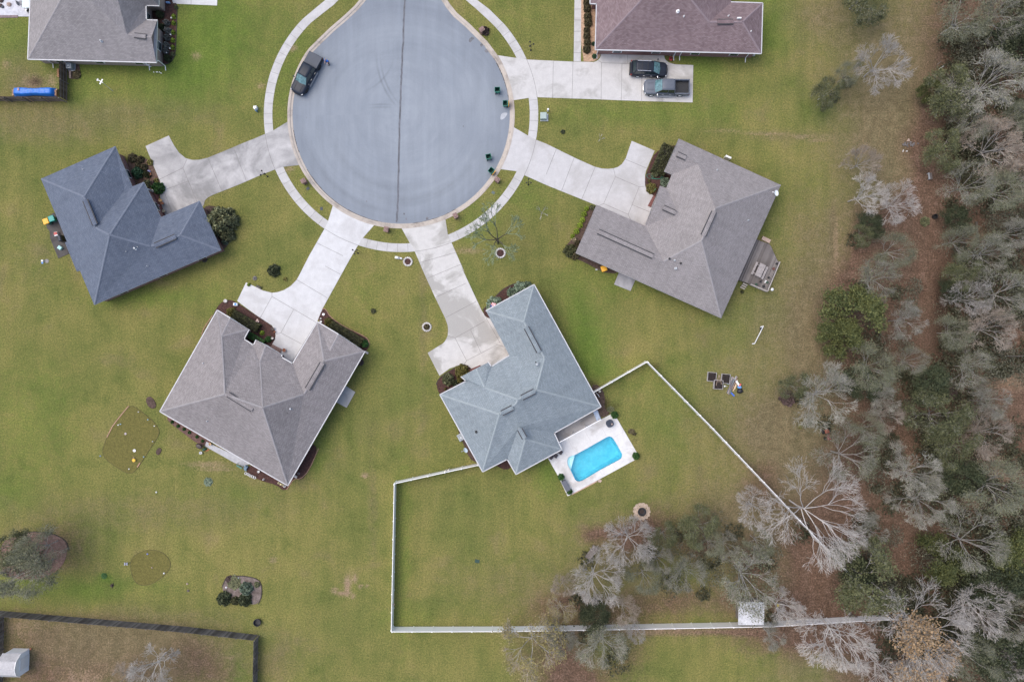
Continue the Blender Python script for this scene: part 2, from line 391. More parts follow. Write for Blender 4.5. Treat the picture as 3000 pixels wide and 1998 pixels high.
m, n, b = new_mat('lawn_ground')
tc = n.nodes.new('ShaderNodeTexCoord').outputs['Object']
at = n.nodes.new('ShaderNodeAttribute'); at.attribute_name = 'cover'
at2 = n.nodes.new('ShaderNodeAttribute'); at2.attribute_name = 'soil'
sp = n.nodes.new('ShaderNodeSeparateColor'); lk(n, at.outputs['Color'], sp.inputs[0])
sp2 = n.nodes.new('ShaderNodeSeparateColor'); lk(n, at2.outputs['Color'], sp2.inputs[0])
nA = tex_noise(n, 0.22, 6, 0.6, tc, 0.4)       # metre-wide patches
nB = tex_noise(n, 1.1, 5, 0.65, tc, 0.2)
nC = tex_noise(n, 4.2, 4, 0.7, tc)            # tufts
nD = tex_noise(n, 6.8, 1, 0.5, tc)           # blades
mp = n.nodes.new('ShaderNodeMapping'); mp.inputs['Scale'].default_value = (0.5, 0.08, 1); mp.inputs['Rotation'].default_value = (0, 0, R(8)); lk(n, tc, mp.inputs[0])
nS = tex_noise(n, 1.6, 3, 0.5, mp.outputs[0])  # mowing streaks
grass = ramp(n, nA, [(0.28, (0.118, 0.140, 0.034)), (0.42, (0.165, 0.172, 0.046)), (0.58, (0.195, 0.186, 0.054)), (0.72, (0.205, 0.178, 0.070))])
green = ramp(n, nB, [(0.3, (0.085, 0.155, 0.018)), (0.7, (0.130, 0.190, 0.026))])
dry = ramp(n, nB, [(0.3, (0.130, 0.103, 0.056)), (0.7, (0.215, 0.172, 0.098))])
lit = ramp(n, mixc(n, 0.5, nC, nB), [(0.3, (0.064, 0.042, 0.030)), (0.5, (0.140, 0.084, 0.060)), (0.7, (0.228, 0.152, 0.120))])
bare = ramp(n, nB, [(0.3, (0.26, 0.17, 0.11)), (0.7, (0.37, 0.26, 0.19))])
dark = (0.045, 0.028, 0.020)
def wob(chan, k, gain=1.0, noise=nB):
    a = mth(n, 'ADD', mth(n, 'MULTIPLY', chan, gain), mth(n, 'MULTIPLY', mth(n, 'SUBTRACT', noise, 0.5), k))
    return mth(n, 'MULTIPLY', a, mth(n, 'MULTIPLY', chan, 6, True), True)
c = mixc(n, mth(n, 'MULTIPLY', wob(sp.outputs[2], 1.4), 0.85), grass, green)
c = mixc(n, 1.0, c, ramp(n, tex_noise(n, 0.09, 5, 0.7, tc, 0.6), [(0.36, (0.80, 0.88, 0.82)), (0.64, (1.14, 1.07, 1.10))]), 'MULTIPLY')
nM = mixc(n, 0.5, nA, nB)
c = mixc(n, wob(sp.outputs[1], 1.7, 1.15, nM), c, dry)
c = mixc(n, wob(sp.outputs[0], 1.9, 1.35, nM), c, lit)
c = mixc(n, wob(sp2.outputs[0], 1.6, 1.0, nC), c, bare)
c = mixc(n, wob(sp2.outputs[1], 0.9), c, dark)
c = mixc(n, 1.0, c, ramp(n, nS, [(0.35, (0.92, 0.94, 0.92)), (0.65, (1.08, 1.06, 1.05))]), 'MULTIPLY')
c = mixc(n, 1.0, c, ramp(n, nC, [(0.32, (0.70, 0.75, 0.70)), (0.68, (1.22, 1.18, 1.14))]), 'MULTIPLY')
c = mixc(n, 1.0, c, ramp(n, nD, [(0.3, (0.70, 0.73, 0.70)), (0.7, (1.22, 1.20, 1.16))]), 'MULTIPLY')
hs = n.nodes.new('ShaderNodeHueSaturation'); hs.inputs['Saturation'].default_value = 0.92; hs.inputs['Value'].default_value = 0.98; lk(n, c, hs.inputs['Color'])
lk(n, hs.outputs[0], b.inputs['Base Color']); b.inputs['Roughness'].default_value = 0.95; b.inputs['Specular IOR Level'].default_value = 0.1
bp = n.nodes.new('ShaderNodeBump'); bp.inputs['Strength'].default_value = 0.6; bp.inputs['Distance'].default_value = 0.06
lk(n, mth(n, 'ADD', nC, nD), bp.inputs['Height']); lk(n, bp.outputs[0], b.inputs['Normal'])
me.materials.append(m)

# ------------------------------------------------------------------ road
m, n, b = new_mat('asphalt')
tc = n.nodes.new('ShaderNodeTexCoord').outputs['Object']
cc = W(CX, CY)
mp = n.nodes.new('ShaderNodeMapping'); mp.inputs['Location'].default_value = (-cc.x, -cc.y, 0); lk(n, tc, mp.inputs[0])
gr = n.nodes.new('ShaderNodeVectorMath'); gr.operation = 'LENGTH'; lk(n, mp.outputs[0], gr.inputs[0])
cmb = n.nodes.new('ShaderNodeCombineXYZ'); lk(n, mth(n, 'MULTIPLY', gr.outputs['Value'], 1.0), cmb.inputs[0])
sepx = n.nodes.new('ShaderNodeSeparateXYZ'); lk(n, mp.outputs[0], sepx.inputs[0])
ang = n.nodes.new('ShaderNodeMath'); ang.operation = 'ARCTAN2'; lk(n, sepx.outputs[1], ang.inputs[0]); lk(n, sepx.outputs[0], ang.inputs[1])
lk(n, mth(n, 'MULTIPLY', ang.outputs[0], 1.2), cmb.inputs[1])
swirl = tex_noise(n, 0.8, 5, 0.7, cmb.outputs[0], 0.5)
mp2 = n.nodes.new('ShaderNodeMapping'); mp2.inputs['Scale'].default_value = (1.2, 0.10, 1); lk(n, tc, mp2.inputs[0])
streak = tex_noise(n, 1.0, 4, 0.6, mp2.outputs[0])
big = tex_noise(n, 0.12, 4, 0.55, tc)
fine = tex_noise(n, 14, 3, 0.7, tc)
c = ramp(n, big, [(0.3, (0.215, 0.245, 0.285)), (0.7, (0.270, 0.302, 0.342))])
c = mixc(n, 1.0, c, ramp(n, swirl, [(0.3, (0.92, 0.925, 0.935)), (0.7, (1.05, 1.05, 1.05))]), 'MULTIPLY')
edge_ = ramp(n, mth(n, 'MULTIPLY', gr.outputs['Value'], 1 / 14.4), [(0.80, (1, 1, 1)), (0.97, (0.86, 0.865, 0.88))])
c = mixc(n, 1.0, c, edge_, 'MULTIPLY')
c = mixc(n, 1.0, c, ramp(n, streak, [(0.3, (0.93,) * 3), (0.7, (1.05,) * 3)]), 'MULTIPLY')
c = mixc(n, 1.0, c, ramp(n, fine, [(0.25, (0.88,) * 3), (0.75, (1.1,) * 3)]), 'MULTIPLY')
def tyre_arc(c, cx, cy, r, wd, ax, ay, ar, dark):
    def dist(x, y):
        v = n.nodes.new('ShaderNodeVectorMath'); v.operation = 'DISTANCE'; lk(n, tc, v.inputs[0]); q = W(x, y); v.inputs[1].default_value = (q.x, q.y, -0.09); return v.outputs['Value']
    d = mth(n, 'ABSOLUTE', mth(n, 'SUBTRACT', dist(cx, cy), r / S)); k = mth(n, 'SUBTRACT', 1.0, mth(n, 'DIVIDE', d, wd), True)
    k = mth(n, 'MULTIPLY', k, mth(n, 'SUBTRACT', 1.4, mth(n, 'DIVIDE', dist(ax, ay), ar / S * .7), True), True)
    k = mth(n, 'MULTIPLY', k, mth(n, 'MULTIPLY', tex_noise(n, 1.1, 4, .6, tc), 1.5 * dark), True)
    return mixc(n, k, c, (0.11, 0.125, 0.145))
for a_ in ((1330, 160, 227, .22, 1125, 240, 100, .55), (1330, 160, 216, .20, 1130, 240, 95, .5), (1010, 130, 150, .22, 1135, 245, 80, .4), (1120, 700, 394, .20, 1115, 308, 40, .5), (1120, 700, 386, .20, 1115, 315, 40, .4),
           (CX, CY, 250, .9, 1240, 560, 240, .38), (CX, CY, 215, .8, 1090, 500, 220, .34), (CX, CY, 285, .7, 1010, 560, 200, .36), (1120, 300, 150, .6, 1040, 230, 120, .18), (1260, 260, 140, .7, 1370, 260, 130, .15)):
    c = tyre_arc(c, *a_)
lk(n, c, b.inputs['Base Color']); b.inputs['Roughness'].default_value = 0.88
ASPH = m
mb = MB()
poly = [W(x, y) for x, y in road_edge]
mb.prism(poly, -0.34, -0.09)
mb.build('road', ASPH, kind='structure')
# seam crack and patches: thin fillings lying in the road surface
CRACK = mat('crack_filler', (0.10, 0.105, 0.115), 0.8, 0.3, 2)
CRACKH = mat('crack_halo', (0.155, 0.165, 0.19), 0.9, 0.25, 1.2)
crk = [(1187, -60), (1186, 0), (1183, 60), (1182, 110), (1178, 170), (1176, 215), (1175, 250), (1173, 300), (1171, 350), (1170, 400), (1168, 460), (1167, 520), (1165, 590), (1163, 640), (1161.5, 655)]
cr2 = []
for a, b2 in zip(crk[:-1], crk[1:]):
    for t in np.linspace(0, 1, 5)[:-1]:
        cr2.append((a[0] + (b2[0] - a[0]) * t + random.uniform(-.9, .9), a[1] + (b2[1] - a[1]) * t))
mb = MB(); mb.strip([W(*p) for p in cr2], 0.26, -0.089, -0.086); mb.build('road_seam', CRACKH, kind='structure')
mb = MB()
for k in range(len(cr2) - 1):
    mb.strip([W(*cr2[k]), W(*cr2[k + 1])], random.choice((0.03, 0.05, 0.09, 0.12)), -0.085, -0.082)
mb.build('road_crack', CRACK, kind='structure')
PATCH = mat('pale_asphalt', (0.40, 0.42, 0.45), 0.9, 0.1, 3)
SKID = mat('tyre_mark', (0.212, 0.238, 0.272), 0.9, 0.25, 2)
SPOT = mat('oil_spot', (0.05, 0.05, 0.055), 0.8, 0.4, 5)
mb = MB(); mb.prism(smooth_poly([W(1467, 335), W(1476, 330), W(1488, 331), W(1483, 341), W(1474, 350), W(1465, 352)]), -0.0895, -0.086)
mb.build('road_patch', PATCH, kind='structure')
mb = MB()
for (x, y, r) in [(1627, 694, 0), (1226, 693, 3), (1272, 687, 3), (1184, 627, 3), (1251, 641, 6), (1190, 641, 3), (1378, 118, 6), (1410, 132, 5), (1425, 150, 6), (1384, 112, 5), (878, 455, 3), (885, 475, 4), (893, 492, 3), (858, 300, 3), (857, 320, 2), (1074, 590, 2), (1357, 370, 2), (898, 344, 1.5), (1444, 515, 3), (1483, 265, 8), (1455, 187, 5)]:
    if r and math.hypot(x - CX, y - CY) < 316:
        q = [(x + r * random.uniform(.6, 1.2) * math.cos(t), y + r * random.uniform(.6, 1.2) * math.sin(t)) for t in np.linspace(0, 6.28, 9)[:-1]]
        mb.prism([W(*p) for p in q], -0.0892, -0.0868)
mb.build('road_stains', mat('road_damp', (0.14, 0.145, 0.16), 0.7, 0.3, 3), kind='structure')

# kerb: gutter pan plus rolled top, following the asphalt edge
KERB = concrete('kerb_concrete', (0.47, 0.42, 0.37), (0.22, 0.19, 0.17), 0.7, 0.5, 0.5, 0.66)
prof = [(-0.02, -0.34), (-0.02, -0.078), (0.22, -0.055), (0.30, 0.02), (0.42, 0.045), (0.63, 0.045), (0.63, -0.34)]
rows = []
base = [Vector((p.x, p.y)) for p in road_w]
offs = {}
rings = []
for d, z in prof:
    o = offset_line(base, d, False)   # outside is on the left/right decided below
    rings.append([(p.x, p.y, z) for p in o])
# make sure the kerb lies outside the asphalt
tst = offset_line(base, 0.3, False)[40]
if (tst - Vector((cc.x, cc.y))).length < 319 / S:
    rings = []
    for d, z in prof:
        o = offset_line(base, -d, False); rings.append([(p.x, p.y, z) for p in o])
mb = MB(); N = len(base)
vs = [p for r_ in rings for p in r_]
fs = [(k * N + i, k * N + i + 1, (k + 1) * N + i + 1, (k + 1) * N + i) for k in range(len(rings) - 1) for i in range(N - 1)]
mb.mesh(vs, fs); mb.build('kerb', KERB, kind='structure')
# dark damp line in the gutter
mb = MB()
g = []
for a0, a1 in [(100, 150), (160, 172), (200, 214), (-42, -20), (60, 84), (-28, -8)]:
    pts = [W(CX + 319.6 * math.cos(R(a)), CY + 319.6 * math.sin(R(a))) for a in np.linspace(a0, a1, 24)]
    for k in range(len(pts) - 1):
        mb.strip([pts[k], pts[k + 1]], random.uniform(0.06, 0.22), -0.0896, -0.074)
mb.build('gutter_dirt', mat('gutter_dirt', (0.09, 0.085, 0.085), 0.9, 0.4, 2), kind='structure')

# ------------------------------------------------------------------ pavement (sidewalk) ring
WALK = concrete('pavement_concrete', (0.52, 0.515, 0.515), (0.39, 0.38, 0.365), 0.6, 0.45)
outer = [(988, -60), (955, 0), (927, 23)] + arc(CX, CY, 402, math.degrees(math.atan2(59 - CY, 889 - CX)) % 360, (math.degrees(math.atan2(71 - CY, 1476.5 - CX)) % 360) - 360, 110) + [(1433, 28), (1396, 0), (1362, -60)]
inner = [(1015, -60), (993, 0), (978, 15)] + arc(CX, CY, 377, math.degrees(math.atan2(69 - CY, 914 - CX)) % 360, (math.degrees(math.atan2(69 - CY, 1439 - CX)) % 360) - 360, 110) + [(1395, 27), (1363, 0), (1335, -60)]
mb = MB()
wo = [W(*p) for p in outer]; wi = [W(*p) for p in inner]; N = len(wo)
vs = [(p.x, p.y, 0.02) for p in wo] + [(p.x, p.y, 0.02) for p in wi] + [(p.x, p.y, -0.1) for p in wo] + [(p.x, p.y, -0.1) for p in wi]
fs = []
for i in range(N - 1):
    fs += [(i, i + 1, N + i + 1, N + i), (2 * N + i, i, i + 1, 2 * N + i + 1)[::-1], (N + i, N + i + 1, 3 * N + i + 1, 3 * N + i)[::-1]]
mb.mesh(vs, fs); mb.build('pavement', WALK, kind='structure')
mb = MB()
for a_ in np.arange(-42, 222.1, 4.45):
    p0 = W(CX + 377.5 * math.cos(R(a_)), CY + 377.5 * math.sin(R(a_))); p1 = W(CX + 401.5 * math.cos(R(a_)), CY + 401.5 * math.sin(R(a_)))
    mb.strip([Vector(p0[:2]), Vector(p1[:2])], 0.035, 0.018, 0.0235)
mb.build('pavement_joints', JOINT, kind='structure')

# ------------------------------------------------------------------ driveways
def ring_arc(a, b, r=333, n=10):
    a0 = math.degrees(math.atan2(a[1] - CY, a[0] - CX)); a1 = math.degrees(math.atan2(b[1] - CY, b[0] - CX))
    if a1 - a0 > 180: a1 -= 360
    if a0 - a1 > 180: a1 += 360
    return arc(CX, CY, r, a0, a1, n)
def slab(name, px, m, z1=0.028, joints=(), jw=0.045, z0=-0.12, ringjoint=None):
    mb = MB(); mb.prism([W(*p) for p in px], z0, z1); o = mb.build(name, m, kind='structure')
    jl = [[W(*p) for p in j] for j in joints]
    if ringjoint: jl.append([W(*p) for p in ring_arc(ringjoint[0], ringjoint[1], 402, 14)])
    if jl:
        mb = MB()
        for j in jl: mb.strip(j, jw, z1 - 0.004, z1 + 0.004)
        mb.build(name + '_joints', JOINT, kind='structure')
    return o
ZC = ZF(100, 380, 3.015); ZD = ZF(450, 780, 2.306); ZE = ZF(1240, 780, 2.306); ZFh = ZF(1600, 380, 2.613); ZB = ZF(1650, 0, 3.92); ZA = ZF(0, 0, 3.92)
Z4 = ZF(750, 350, 3.92); Z5 = ZF(1150, 400, 3.92); Z3 = ZF(1150, 0, 3.92)
CONC_C = concrete('driveway_stained_concrete', (0.50, 0.49, 0.49), (0.19, 0.19, 0.19), 0.8, 0.16, 0.40, 0.58)
CONC_D = concrete('driveway_white_concrete', (0.60, 0.605, 0.615), (0.46, 0.455, 0.455), 0.6, 0.3, 0.48, 0.64)
CONC_E = concrete('driveway_damp_concrete', (0.56, 0.55, 0.535), (0.35, 0.34, 0.32), 0.85, 0.22, 0.47, 0.56)
CONC_F = concrete('driveway_pale_concrete', (0.52, 0.515, 0.52), (0.40, 0.39, 0.38), 0.7, 0.22, 0.48, 0.62)
CONC_B = concrete('driveway_mottled_concrete', (0.54, 0.53, 0.52), (0.31, 0.30, 0.28), 0.75, 0.28, 0.50, 0.66)
dC = ring_arc((840.6, 357.6), (875, 485)) + [(826.5, 490), (801, 499), (750, 519.6), (700, 541.5), (650.6, 561), (625, 571), (609, 579), (600, 588), (597.5, 600), (575, 640), (500, 660), (478, 620), (466, 560), (466.5, 526), (426.7, 429), (494.7, 398), ZC(1235, 140), ZC(1280, 205), ZC(1340, 255), ZC(1400, 270), ZC(1460, 268), ZC(1535, 250), ZC(1755, 160), (700, 425), (750, 405), (773, 395), (801, 383)]
slab('driveway_west', dC, CONC_C, joints=[[(609, 463), (650.6, 561)], [(684, 431.5), (722, 531)], [ZC(1315, 340), ZC(1440, 640)], [ZC(1112, 440), ZC(1315, 340)], [ZC(1145, 537), ZC(1365, 455)], [ZC(1315, 340), ZC(1350, 265)], [ZC(1145, 540), ZC(1215, 720)]],
     ringjoint=((773, 395), (801, 499)))
dD = ring_arc((1095.7, 661), (974, 605)) + [Z4(825, 1180), Z4(780, 1270), Z4(610, 1568), ZD(1015, 0), ZD(985, 60), ZD(965, 95), ZD(925, 135), ZD(880, 162), ZD(840, 175), ZD(800, 180), ZD(740, 165), ZD(700, 145), ZD(625, 110), ZD(565, 235), ZD(600, 262), ZD(720, 350), ZD(800, 400), ZD(822, 440), ZD(825, 470), ZD(818, 500), ZD(800, 525), ZD(850, 640), ZD(960, 720), ZD(1115, 430), ZD(1105, 375), ZD(1145, 280), ZD(1300, 0), Z4(1100, 1568), Z4(1170, 1450), Z4(1225, 1365)]
slab('driveway_south_west', dD, CONC_D, joints=[[ZD(1160, 0), ZD(1262, 55)], [ZD(965, 90), ZD(1175, 215)], [ZD(800, 180), ZD(800, 205), ZD(1100, 380)], [ZD(800, 205), ZD(720, 350)], [ZD(945, 295), ZD(860, 450)], [ZD(825, 460), ZD(860, 450), ZD(1000, 525)], [ZD(1100, 380), ZD(935, 650)], [Z4(700, 1420), Z4(1000, 1568)]],
     ringjoint=((949, 674), (1048.5, 720)))
dE = ring_arc((1304, 641), (1177, 670)) + [(1202, 715), (1216, 739), (1242, 800), ZE(75, 200), ZE(150, 355), ZE(165, 400), ZE(168, 430), ZE(165, 470), ZE(152, 498), ZE(135, 520), ZE(30, 585), ZE(110, 740), ZE(180, 690), ZE(270, 660), ZE(310, 690), ZE(330, 720), ZE(480, 760), ZE(640, 640), ZE(600, 500), ZE(450, 330), ZE(425, 345), ZE(395, 300), ZE(255, 0), (1361.7, 800), (1323.5, 712.5), (1312, 688)]
slab('driveway_south', dE, CONC_E, joints=[[(1229, 770), (1336, 740)], [ZE(30, 82), ZE(262, -15)], [ZE(85, 210), ZE(290, 115)], [ZE(155, 345), ZE(355, 240)], [ZE(168, 470), ZE(215, 485), ZE(415, 372)], [ZE(215, 485), ZE(293, 638), ZE(275, 665)], [ZE(293, 638), ZE(500, 530), ZE(550, 545)], [ZE(320, 430), ZE(390, 585)], [ZE(425, 350), ZE(520, 520)]],
     ringjoint=((1216, 739), (1323.5, 712.5)))
dF = ring_arc((1504.6, 374), (1466, 495.7)) + [Z5(1415, 400), Z5(1490, 410), Z5(1520, 450), (1600, 542.6), ZFh(385, 580), ZFh(420, 640), ZFh(640, 740), ZFh(800, 740), ZFh(815, 640), ZFh(850, 520), ZFh(830, 510), ZFh(800, 485), ZFh(775, 460), ZFh(762, 435), ZFh(757, 410), ZFh(757, 350), ZFh(765, 315), ZFh(775, 290), ZFh(830, 163), ZFh(655, 88), ZFh(640, 130), ZFh(610, 220), ZFh(580, 265), ZFh(550, 287), ZFh(520, 297), ZFh(475, 302), ZFh(430, 300), ZFh(370, 285), ZFh(235, 225), (1600, 422), Z5(1645, 40), (1546.7, 398)]
slab('driveway_east', dF, CONC_F, joints=[[ZFh(78, 150), ZFh(0, 345)], [ZFh(215, 215), ZFh(118, 470)], [ZFh(375, 288), ZFh(272, 535)], [ZFh(515, 297), ZFh(530, 362), ZFh(440, 568), ZFh(628, 650)], [ZFh(530, 362), ZFh(712, 440), ZFh(628, 650), ZFh(650, 700)], [ZFh(655, 575), ZFh(800, 635)], [ZFh(598, 225), ZFh(775, 300)], [ZFh(712, 440), ZFh(758, 435)], [ZFh(440, 568), ZFh(400, 585)]],
     ringjoint=((1569.6, 410), (1537.8, 515)))
dB = ring_arc((1457, 164.5), (1504.6, 294.6)) + [(1548, 288), (1575, 285.7), (1619, 287.5), (1676, 289.5), (1750, 292), (1820, 295), (1880, 297), (2029, 301), (2031, 192), (1979, 190), (1968, 187.5), (1958.7, 183.7), (1951, 178), (1947, 171), (1944.6, 155.6), (1944, 140), (1764, 136), (1761, 150), (1759.7, 166), (1756.5, 172), (1752, 177), (1746, 181), (1739, 183), (1702, 182), (1679, 182), (1540, 175.5), (1512, 171)]
slab('driveway_north_east', dB, CONC_B, joints=[[(1621, 180.6), (1619, 287.5)], [(1678.6, 182), (1676, 289.5)], [(1762, 185), (1761, 293)], [(1822, 187), (1820, 294.6)], [(1881, 189), (1879.5, 296)], [(1940.8, 191), (1939.5, 298)], [ZB(405, 700), (1762, 185), (1940.8, 191), (1954, 183)], [(1838.8, 142), (1838.8, 187)]],
     ringjoint=((1540, 175.5), (1575, 285.7)))
slab('driveway_north_west', [(504.6, -90), (505, 12), (600, 16), (636, 17.5), (640, -90)], CONC_D, joints=[[(560, -90), (560, 14.5)]])
slab('path', [(1684.4, -90), (1706, -90), (1701.5, 181), (1680.6, 181)], WALK, 0.024, joints=[[(1680, y), (1706, y)] for y in (-4, 28, 60, 93, 124.5, 156)])
slab('patio_north_west', [(-60, -90), (90, -90), (86, 50), (54, 49.5), (54, 46), (-60, 46)], concrete('patio_white_gravel', (0.60, 0.61, 0.66), (0.42, 0.43, 0.48), 0.8, 1.2, 0.45, 0.6), 0.05)
PAVER = brick('paver_edge', (0.20, 0.14, 0.15), (0.30, 0.22, 0.22))
slab('paver_edging', [(-60, 46.5), (53, 46.5), (53, 53), (-60, 54)], mat('purple_paver', (0.20, 0.15, 0.16), 0.85, 0.3, 4), 0.06)
slab('patio_slab_east', [ZFh(560, 1085), ZFh(520, 1185), ZFh(645, 1235), ZFh(700, 1110)], concrete('slab_grey', (0.38, 0.38, 0.40), (0.24, 0.24, 0.25), 0.8, 0.5, 0.45, 0.6), 0.09)
slab('patio_slab_south_west', [ZD(1295, 805), ZD(1363, 850), ZD(1305, 955), ZD(1200, 900)], concrete('slab_grey_b', (0.42, 0.42, 0.42), (0.30, 0.30, 0.30), 0.7, 0.5, 0.45, 0.6), 0.09)
ZP2 = ZF(560, 1280, 7.36)
slab('back_patio', [ZP2(330, 100), ZP2(300, 195), ZP2(930, 550), ZP2(1140, 640), ZP2(1300, 560)], concrete('slab_blue_grey', (0.47, 0.48, 0.51), (0.33, 0.33, 0.35), 0.6, 0.8), 0.06)
ZP1 = ZF(100, 610, 8.254)
slab('patio_west', [ZP1(480, 110), ZP1(290, 260), ZP1(310, 480), ZP1(380, 560), ZP1(395, 740), ZP1(590, 1215), ZP1(850, 1105), ZP1(700, 400)], concrete('slab_black_stained', (0.085, 0.078, 0.075), (0.045, 0.04, 0.04), 0.8, 0.6), 0.06)
# ------------------------------------------------------------------ planting beds
def bed(px, m=MULCH, z=0.05, sm=2, name='mulch_bed', zedge=None, edge_m=None, ew=0.09, open_=None):
    q = smooth_poly(px, sm) if sm else px
    mb = MB(); mb.prism([W(*p) for p in q], -0.1, z); mb.build(name, m, kind='structure')
ZG1 = ZF(640, 860, 7.127); ZG2 = ZF(370, 430, 7.468); ZG3 = ZF(1860, 420, 7.127); ZG4 = ZF(400, 0, 7.843); ZG5 = ZF(1260, 1050, 12.0625); ZG6 = ZF(1650, 560, 6.029)
bed([ZG4(340, 130), ZG4(700, -200), ZG4(815, -200), ZG4(820, 90), ZG4(935, 95), ZG4(925, 500), ZG4(905, 1000), ZG4(900, 1200), ZG4(840, 1380), ZG4(720, 1480), ZG4(560, 1490), ZG4(480, 1400), ZG4(400, 800)], sm=1)
bed([(1703, -60), (1702, 181), (1735, 182), (1752, 175), (1760, 160), (1760, 130), (1765, -60)], STRAW, 0.05, 1)
bed([ZG2(20, 210), ZG2(250, 200), ZG2(420, 250), ZG2(560, 360), ZG2(640, 540), ZG2(760, 800), ZG2(800, 1000), ZG2(600, 1200), ZG2(300, 900), ZG2(60, 600)], mat('needle_mulch', (0.10, 0.06, 0.045), 0.95, 0, 4, col2=(0.20, 0.13, 0.095), fine=0.4, fscale=10), 0.045, 1)
bed([ZC(1480, 660), ZC(1500, 900), ZC(1620, 1080), ZC(1700, 1045), ZC(1740, 960), ZC(1770, 860), ZC(1760, 760), ZC(1660, 690)], MULCHB, 0.045, 2)
bed([ZD(400, 340), ZD(425, 280), ZD(470, 235), ZD(520, 225), ZD(560, 245), ZD(700, 335), ZD(800, 400), ZD(822, 440), ZD(822, 490), ZD(800, 530), ZD(780, 580), ZD(680, 620), ZD(560, 520), ZD(440, 420)], MULCH, 0.05, 1)
bed([ZD(1105, 375), ZD(1140, 290), ZD(1160, 285), ZD(1195, 345), ZD(1290, 410), ZD(1400, 460), ZD(1450, 490), ZD(1460, 530), ZD(1440, 570), ZD(1380, 640), ZD(1200, 500)], MULCH, 0.05, 1)
bed([ZD(95, 1010), ZD(95, 1045), ZD(200, 1125), ZD(300, 1200), ZD(360, 1215), ZD(420, 1150), ZD(150, 990)], mat('red_mulch', (0.13, 0.07, 0.06), 0.95, 0, 5, col2=(0.20, 0.12, 0.105), fine=0.4, fscale=10), 0.05, 1)
bed([ZD(640, 1345), ZD(620, 1380), ZD(700, 1440), ZD(840, 1480), ZD(870, 1512), ZD(900, 1508), ZD(950, 1430), ZD(1000, 1445), ZD(1050, 1380), ZD(1115, 1230), ZD(1060, 1190), ZD(940, 1300)], MULCH, 0.05, 1)
bed([ZE(88, 790), ZE(100, 850), ZE(125, 870), ZE(300, 860), ZE(330, 700), ZE(290, 662), ZE(240, 672), ZE(130, 735)], MULCH, 0.05, 1)
bed([ZE(400, 300), ZE(420, 345), ZE(480, 360), ZE(740, 200), ZE(730, 125), ZE(680, 108), ZE(600, 125), ZE(530, 165), ZE(470, 230)], MULCH, 0.05, 1)
bed([ZG3(420, 190), ZG3(320, 400), ZG3(220, 680), ZG3(205, 850), ZG3(230, 950), ZG3(330, 1060), ZG3(430, 1120), ZG3(640, 1000), ZG3(850, 600), ZG3(900, 50), ZG3(700, 60)], MULCH, 0.05, 1)
bed([ZG6(460, 250), ZG6(560, 270), ZG6(640, 300), ZG6(330, 1060), ZG6(900, 1350), ZG6(980, 1460), ZG6(700, 1440), ZG6(330, 1230), ZG6(60, 1150), ZG6(20, 1000), ZG6(150, 850), ZG6(300, 620)], MULCHB, 0.05, 1)
bed([ZE(470, 1330), ZE(500, 1350), ZE(560, 1380), ZE(620, 1340), ZE(560, 1260)], MULCH, 0.05, 1)
bed([ZE(1130, 800), ZE(1190, 800), ZE(1230, 870), ZE(1220, 960), ZE(1270, 990), ZE(1200, 1030), ZE(1150, 960)], MULCHB, 0.045, 1)
bed([ZE(230, 1100), ZE(260, 1170), ZE(310, 1300), ZE(370, 1330), ZE(340, 1200), ZE(280, 1100)], MULCHB, 0.045, 1)
bed([(663, 1690), (700, 1686), (745, 1692), (765, 1705), (766, 1745), (756, 1768), (735, 1770), (700, 1760), (662, 1745), (650, 1720)], mat('bare_soil_bed', (0.15, 0.115, 0.10), 0.95, 0, 1.5, col2=(0.27, 0.22, 0.20), fine=0.4, fscale=9), 0.05, 1)
bed([(0, 1590), (40, 1572), (80, 1556), (150, 1560), (190, 1580), (200, 1610), (185, 1660), (120, 1700), (0, 1690)], mat('red_brown_mulch', (0.16, 0.095, 0.075), 0.95, 0, 3, col2=(0.26, 0.17, 0.14), fine=0.4, fscale=9), 0.045, 2)
ZL = ZF(0, 1100, 3.92)
bed([ZL(1690, 245), ZL(1740, 240), ZL(1790, 310), ZL(1795, 365), ZL(1750, 385), ZL(1700, 350), ZL(1678, 290)], MULCHB, 0.09, 2, 'mulch_oval')
bed([ZL(1830, 820), ZL(1860, 850), ZL(1840, 900), ZL(1805, 915), ZL(1788, 870)], MULCHB, 0.09, 1, 'mulch_patch')
OLIVE = mat('olive_turf_bed', (0.135, 0.125, 0.028), 0.95, 0, 3, col2=(0.19, 0.168, 0.045), fine=0.45, fscale=10)
EDGE = mat('dark_edging', (0.06, 0.05, 0.04), 0.9, 0.3, 2)
EDGO = mat('olive_edging', (0.085, 0.075, 0.03), 0.9, 0.3, 2)
EDGEP = mat('pink_edging', (0.42, 0.25, 0.18), 0.85, 0.2, 2)
loopA = smooth_poly([ZL(1490, 330), ZL(1600, 390), ZL(1760, 520), ZL(1835, 620), ZL(1820, 700), ZL(1700, 880), ZL(1560, 1100), ZL(1480, 1130), ZL(1380, 1080), ZL(1160, 925), ZL(1215, 730), ZL(1330, 520)], 2)
loopB = smooth_poly([(383, 1635), (410, 1616), (443, 1608), (478, 1617), (499, 1640), (500, 1663), (480, 1687), (445, 1711), (415, 1716), (393, 1702), (383, 1670)], 2)
for lp, nm in ((loopA, 'outlined_turf_bed'), (loopB, 'oval_turf_bed')):
    mb = MB(); mb.prism([W(*p) for p in lp], -0.05, 0.03); mb.build(nm, OLIVE, kind='structure')
    mb = MB(); mb.strip([W(*p) for p in lp], 0.05, 0, 0.045, closed=True); mb.build(nm + '_edging', EDGO, kind='structure')
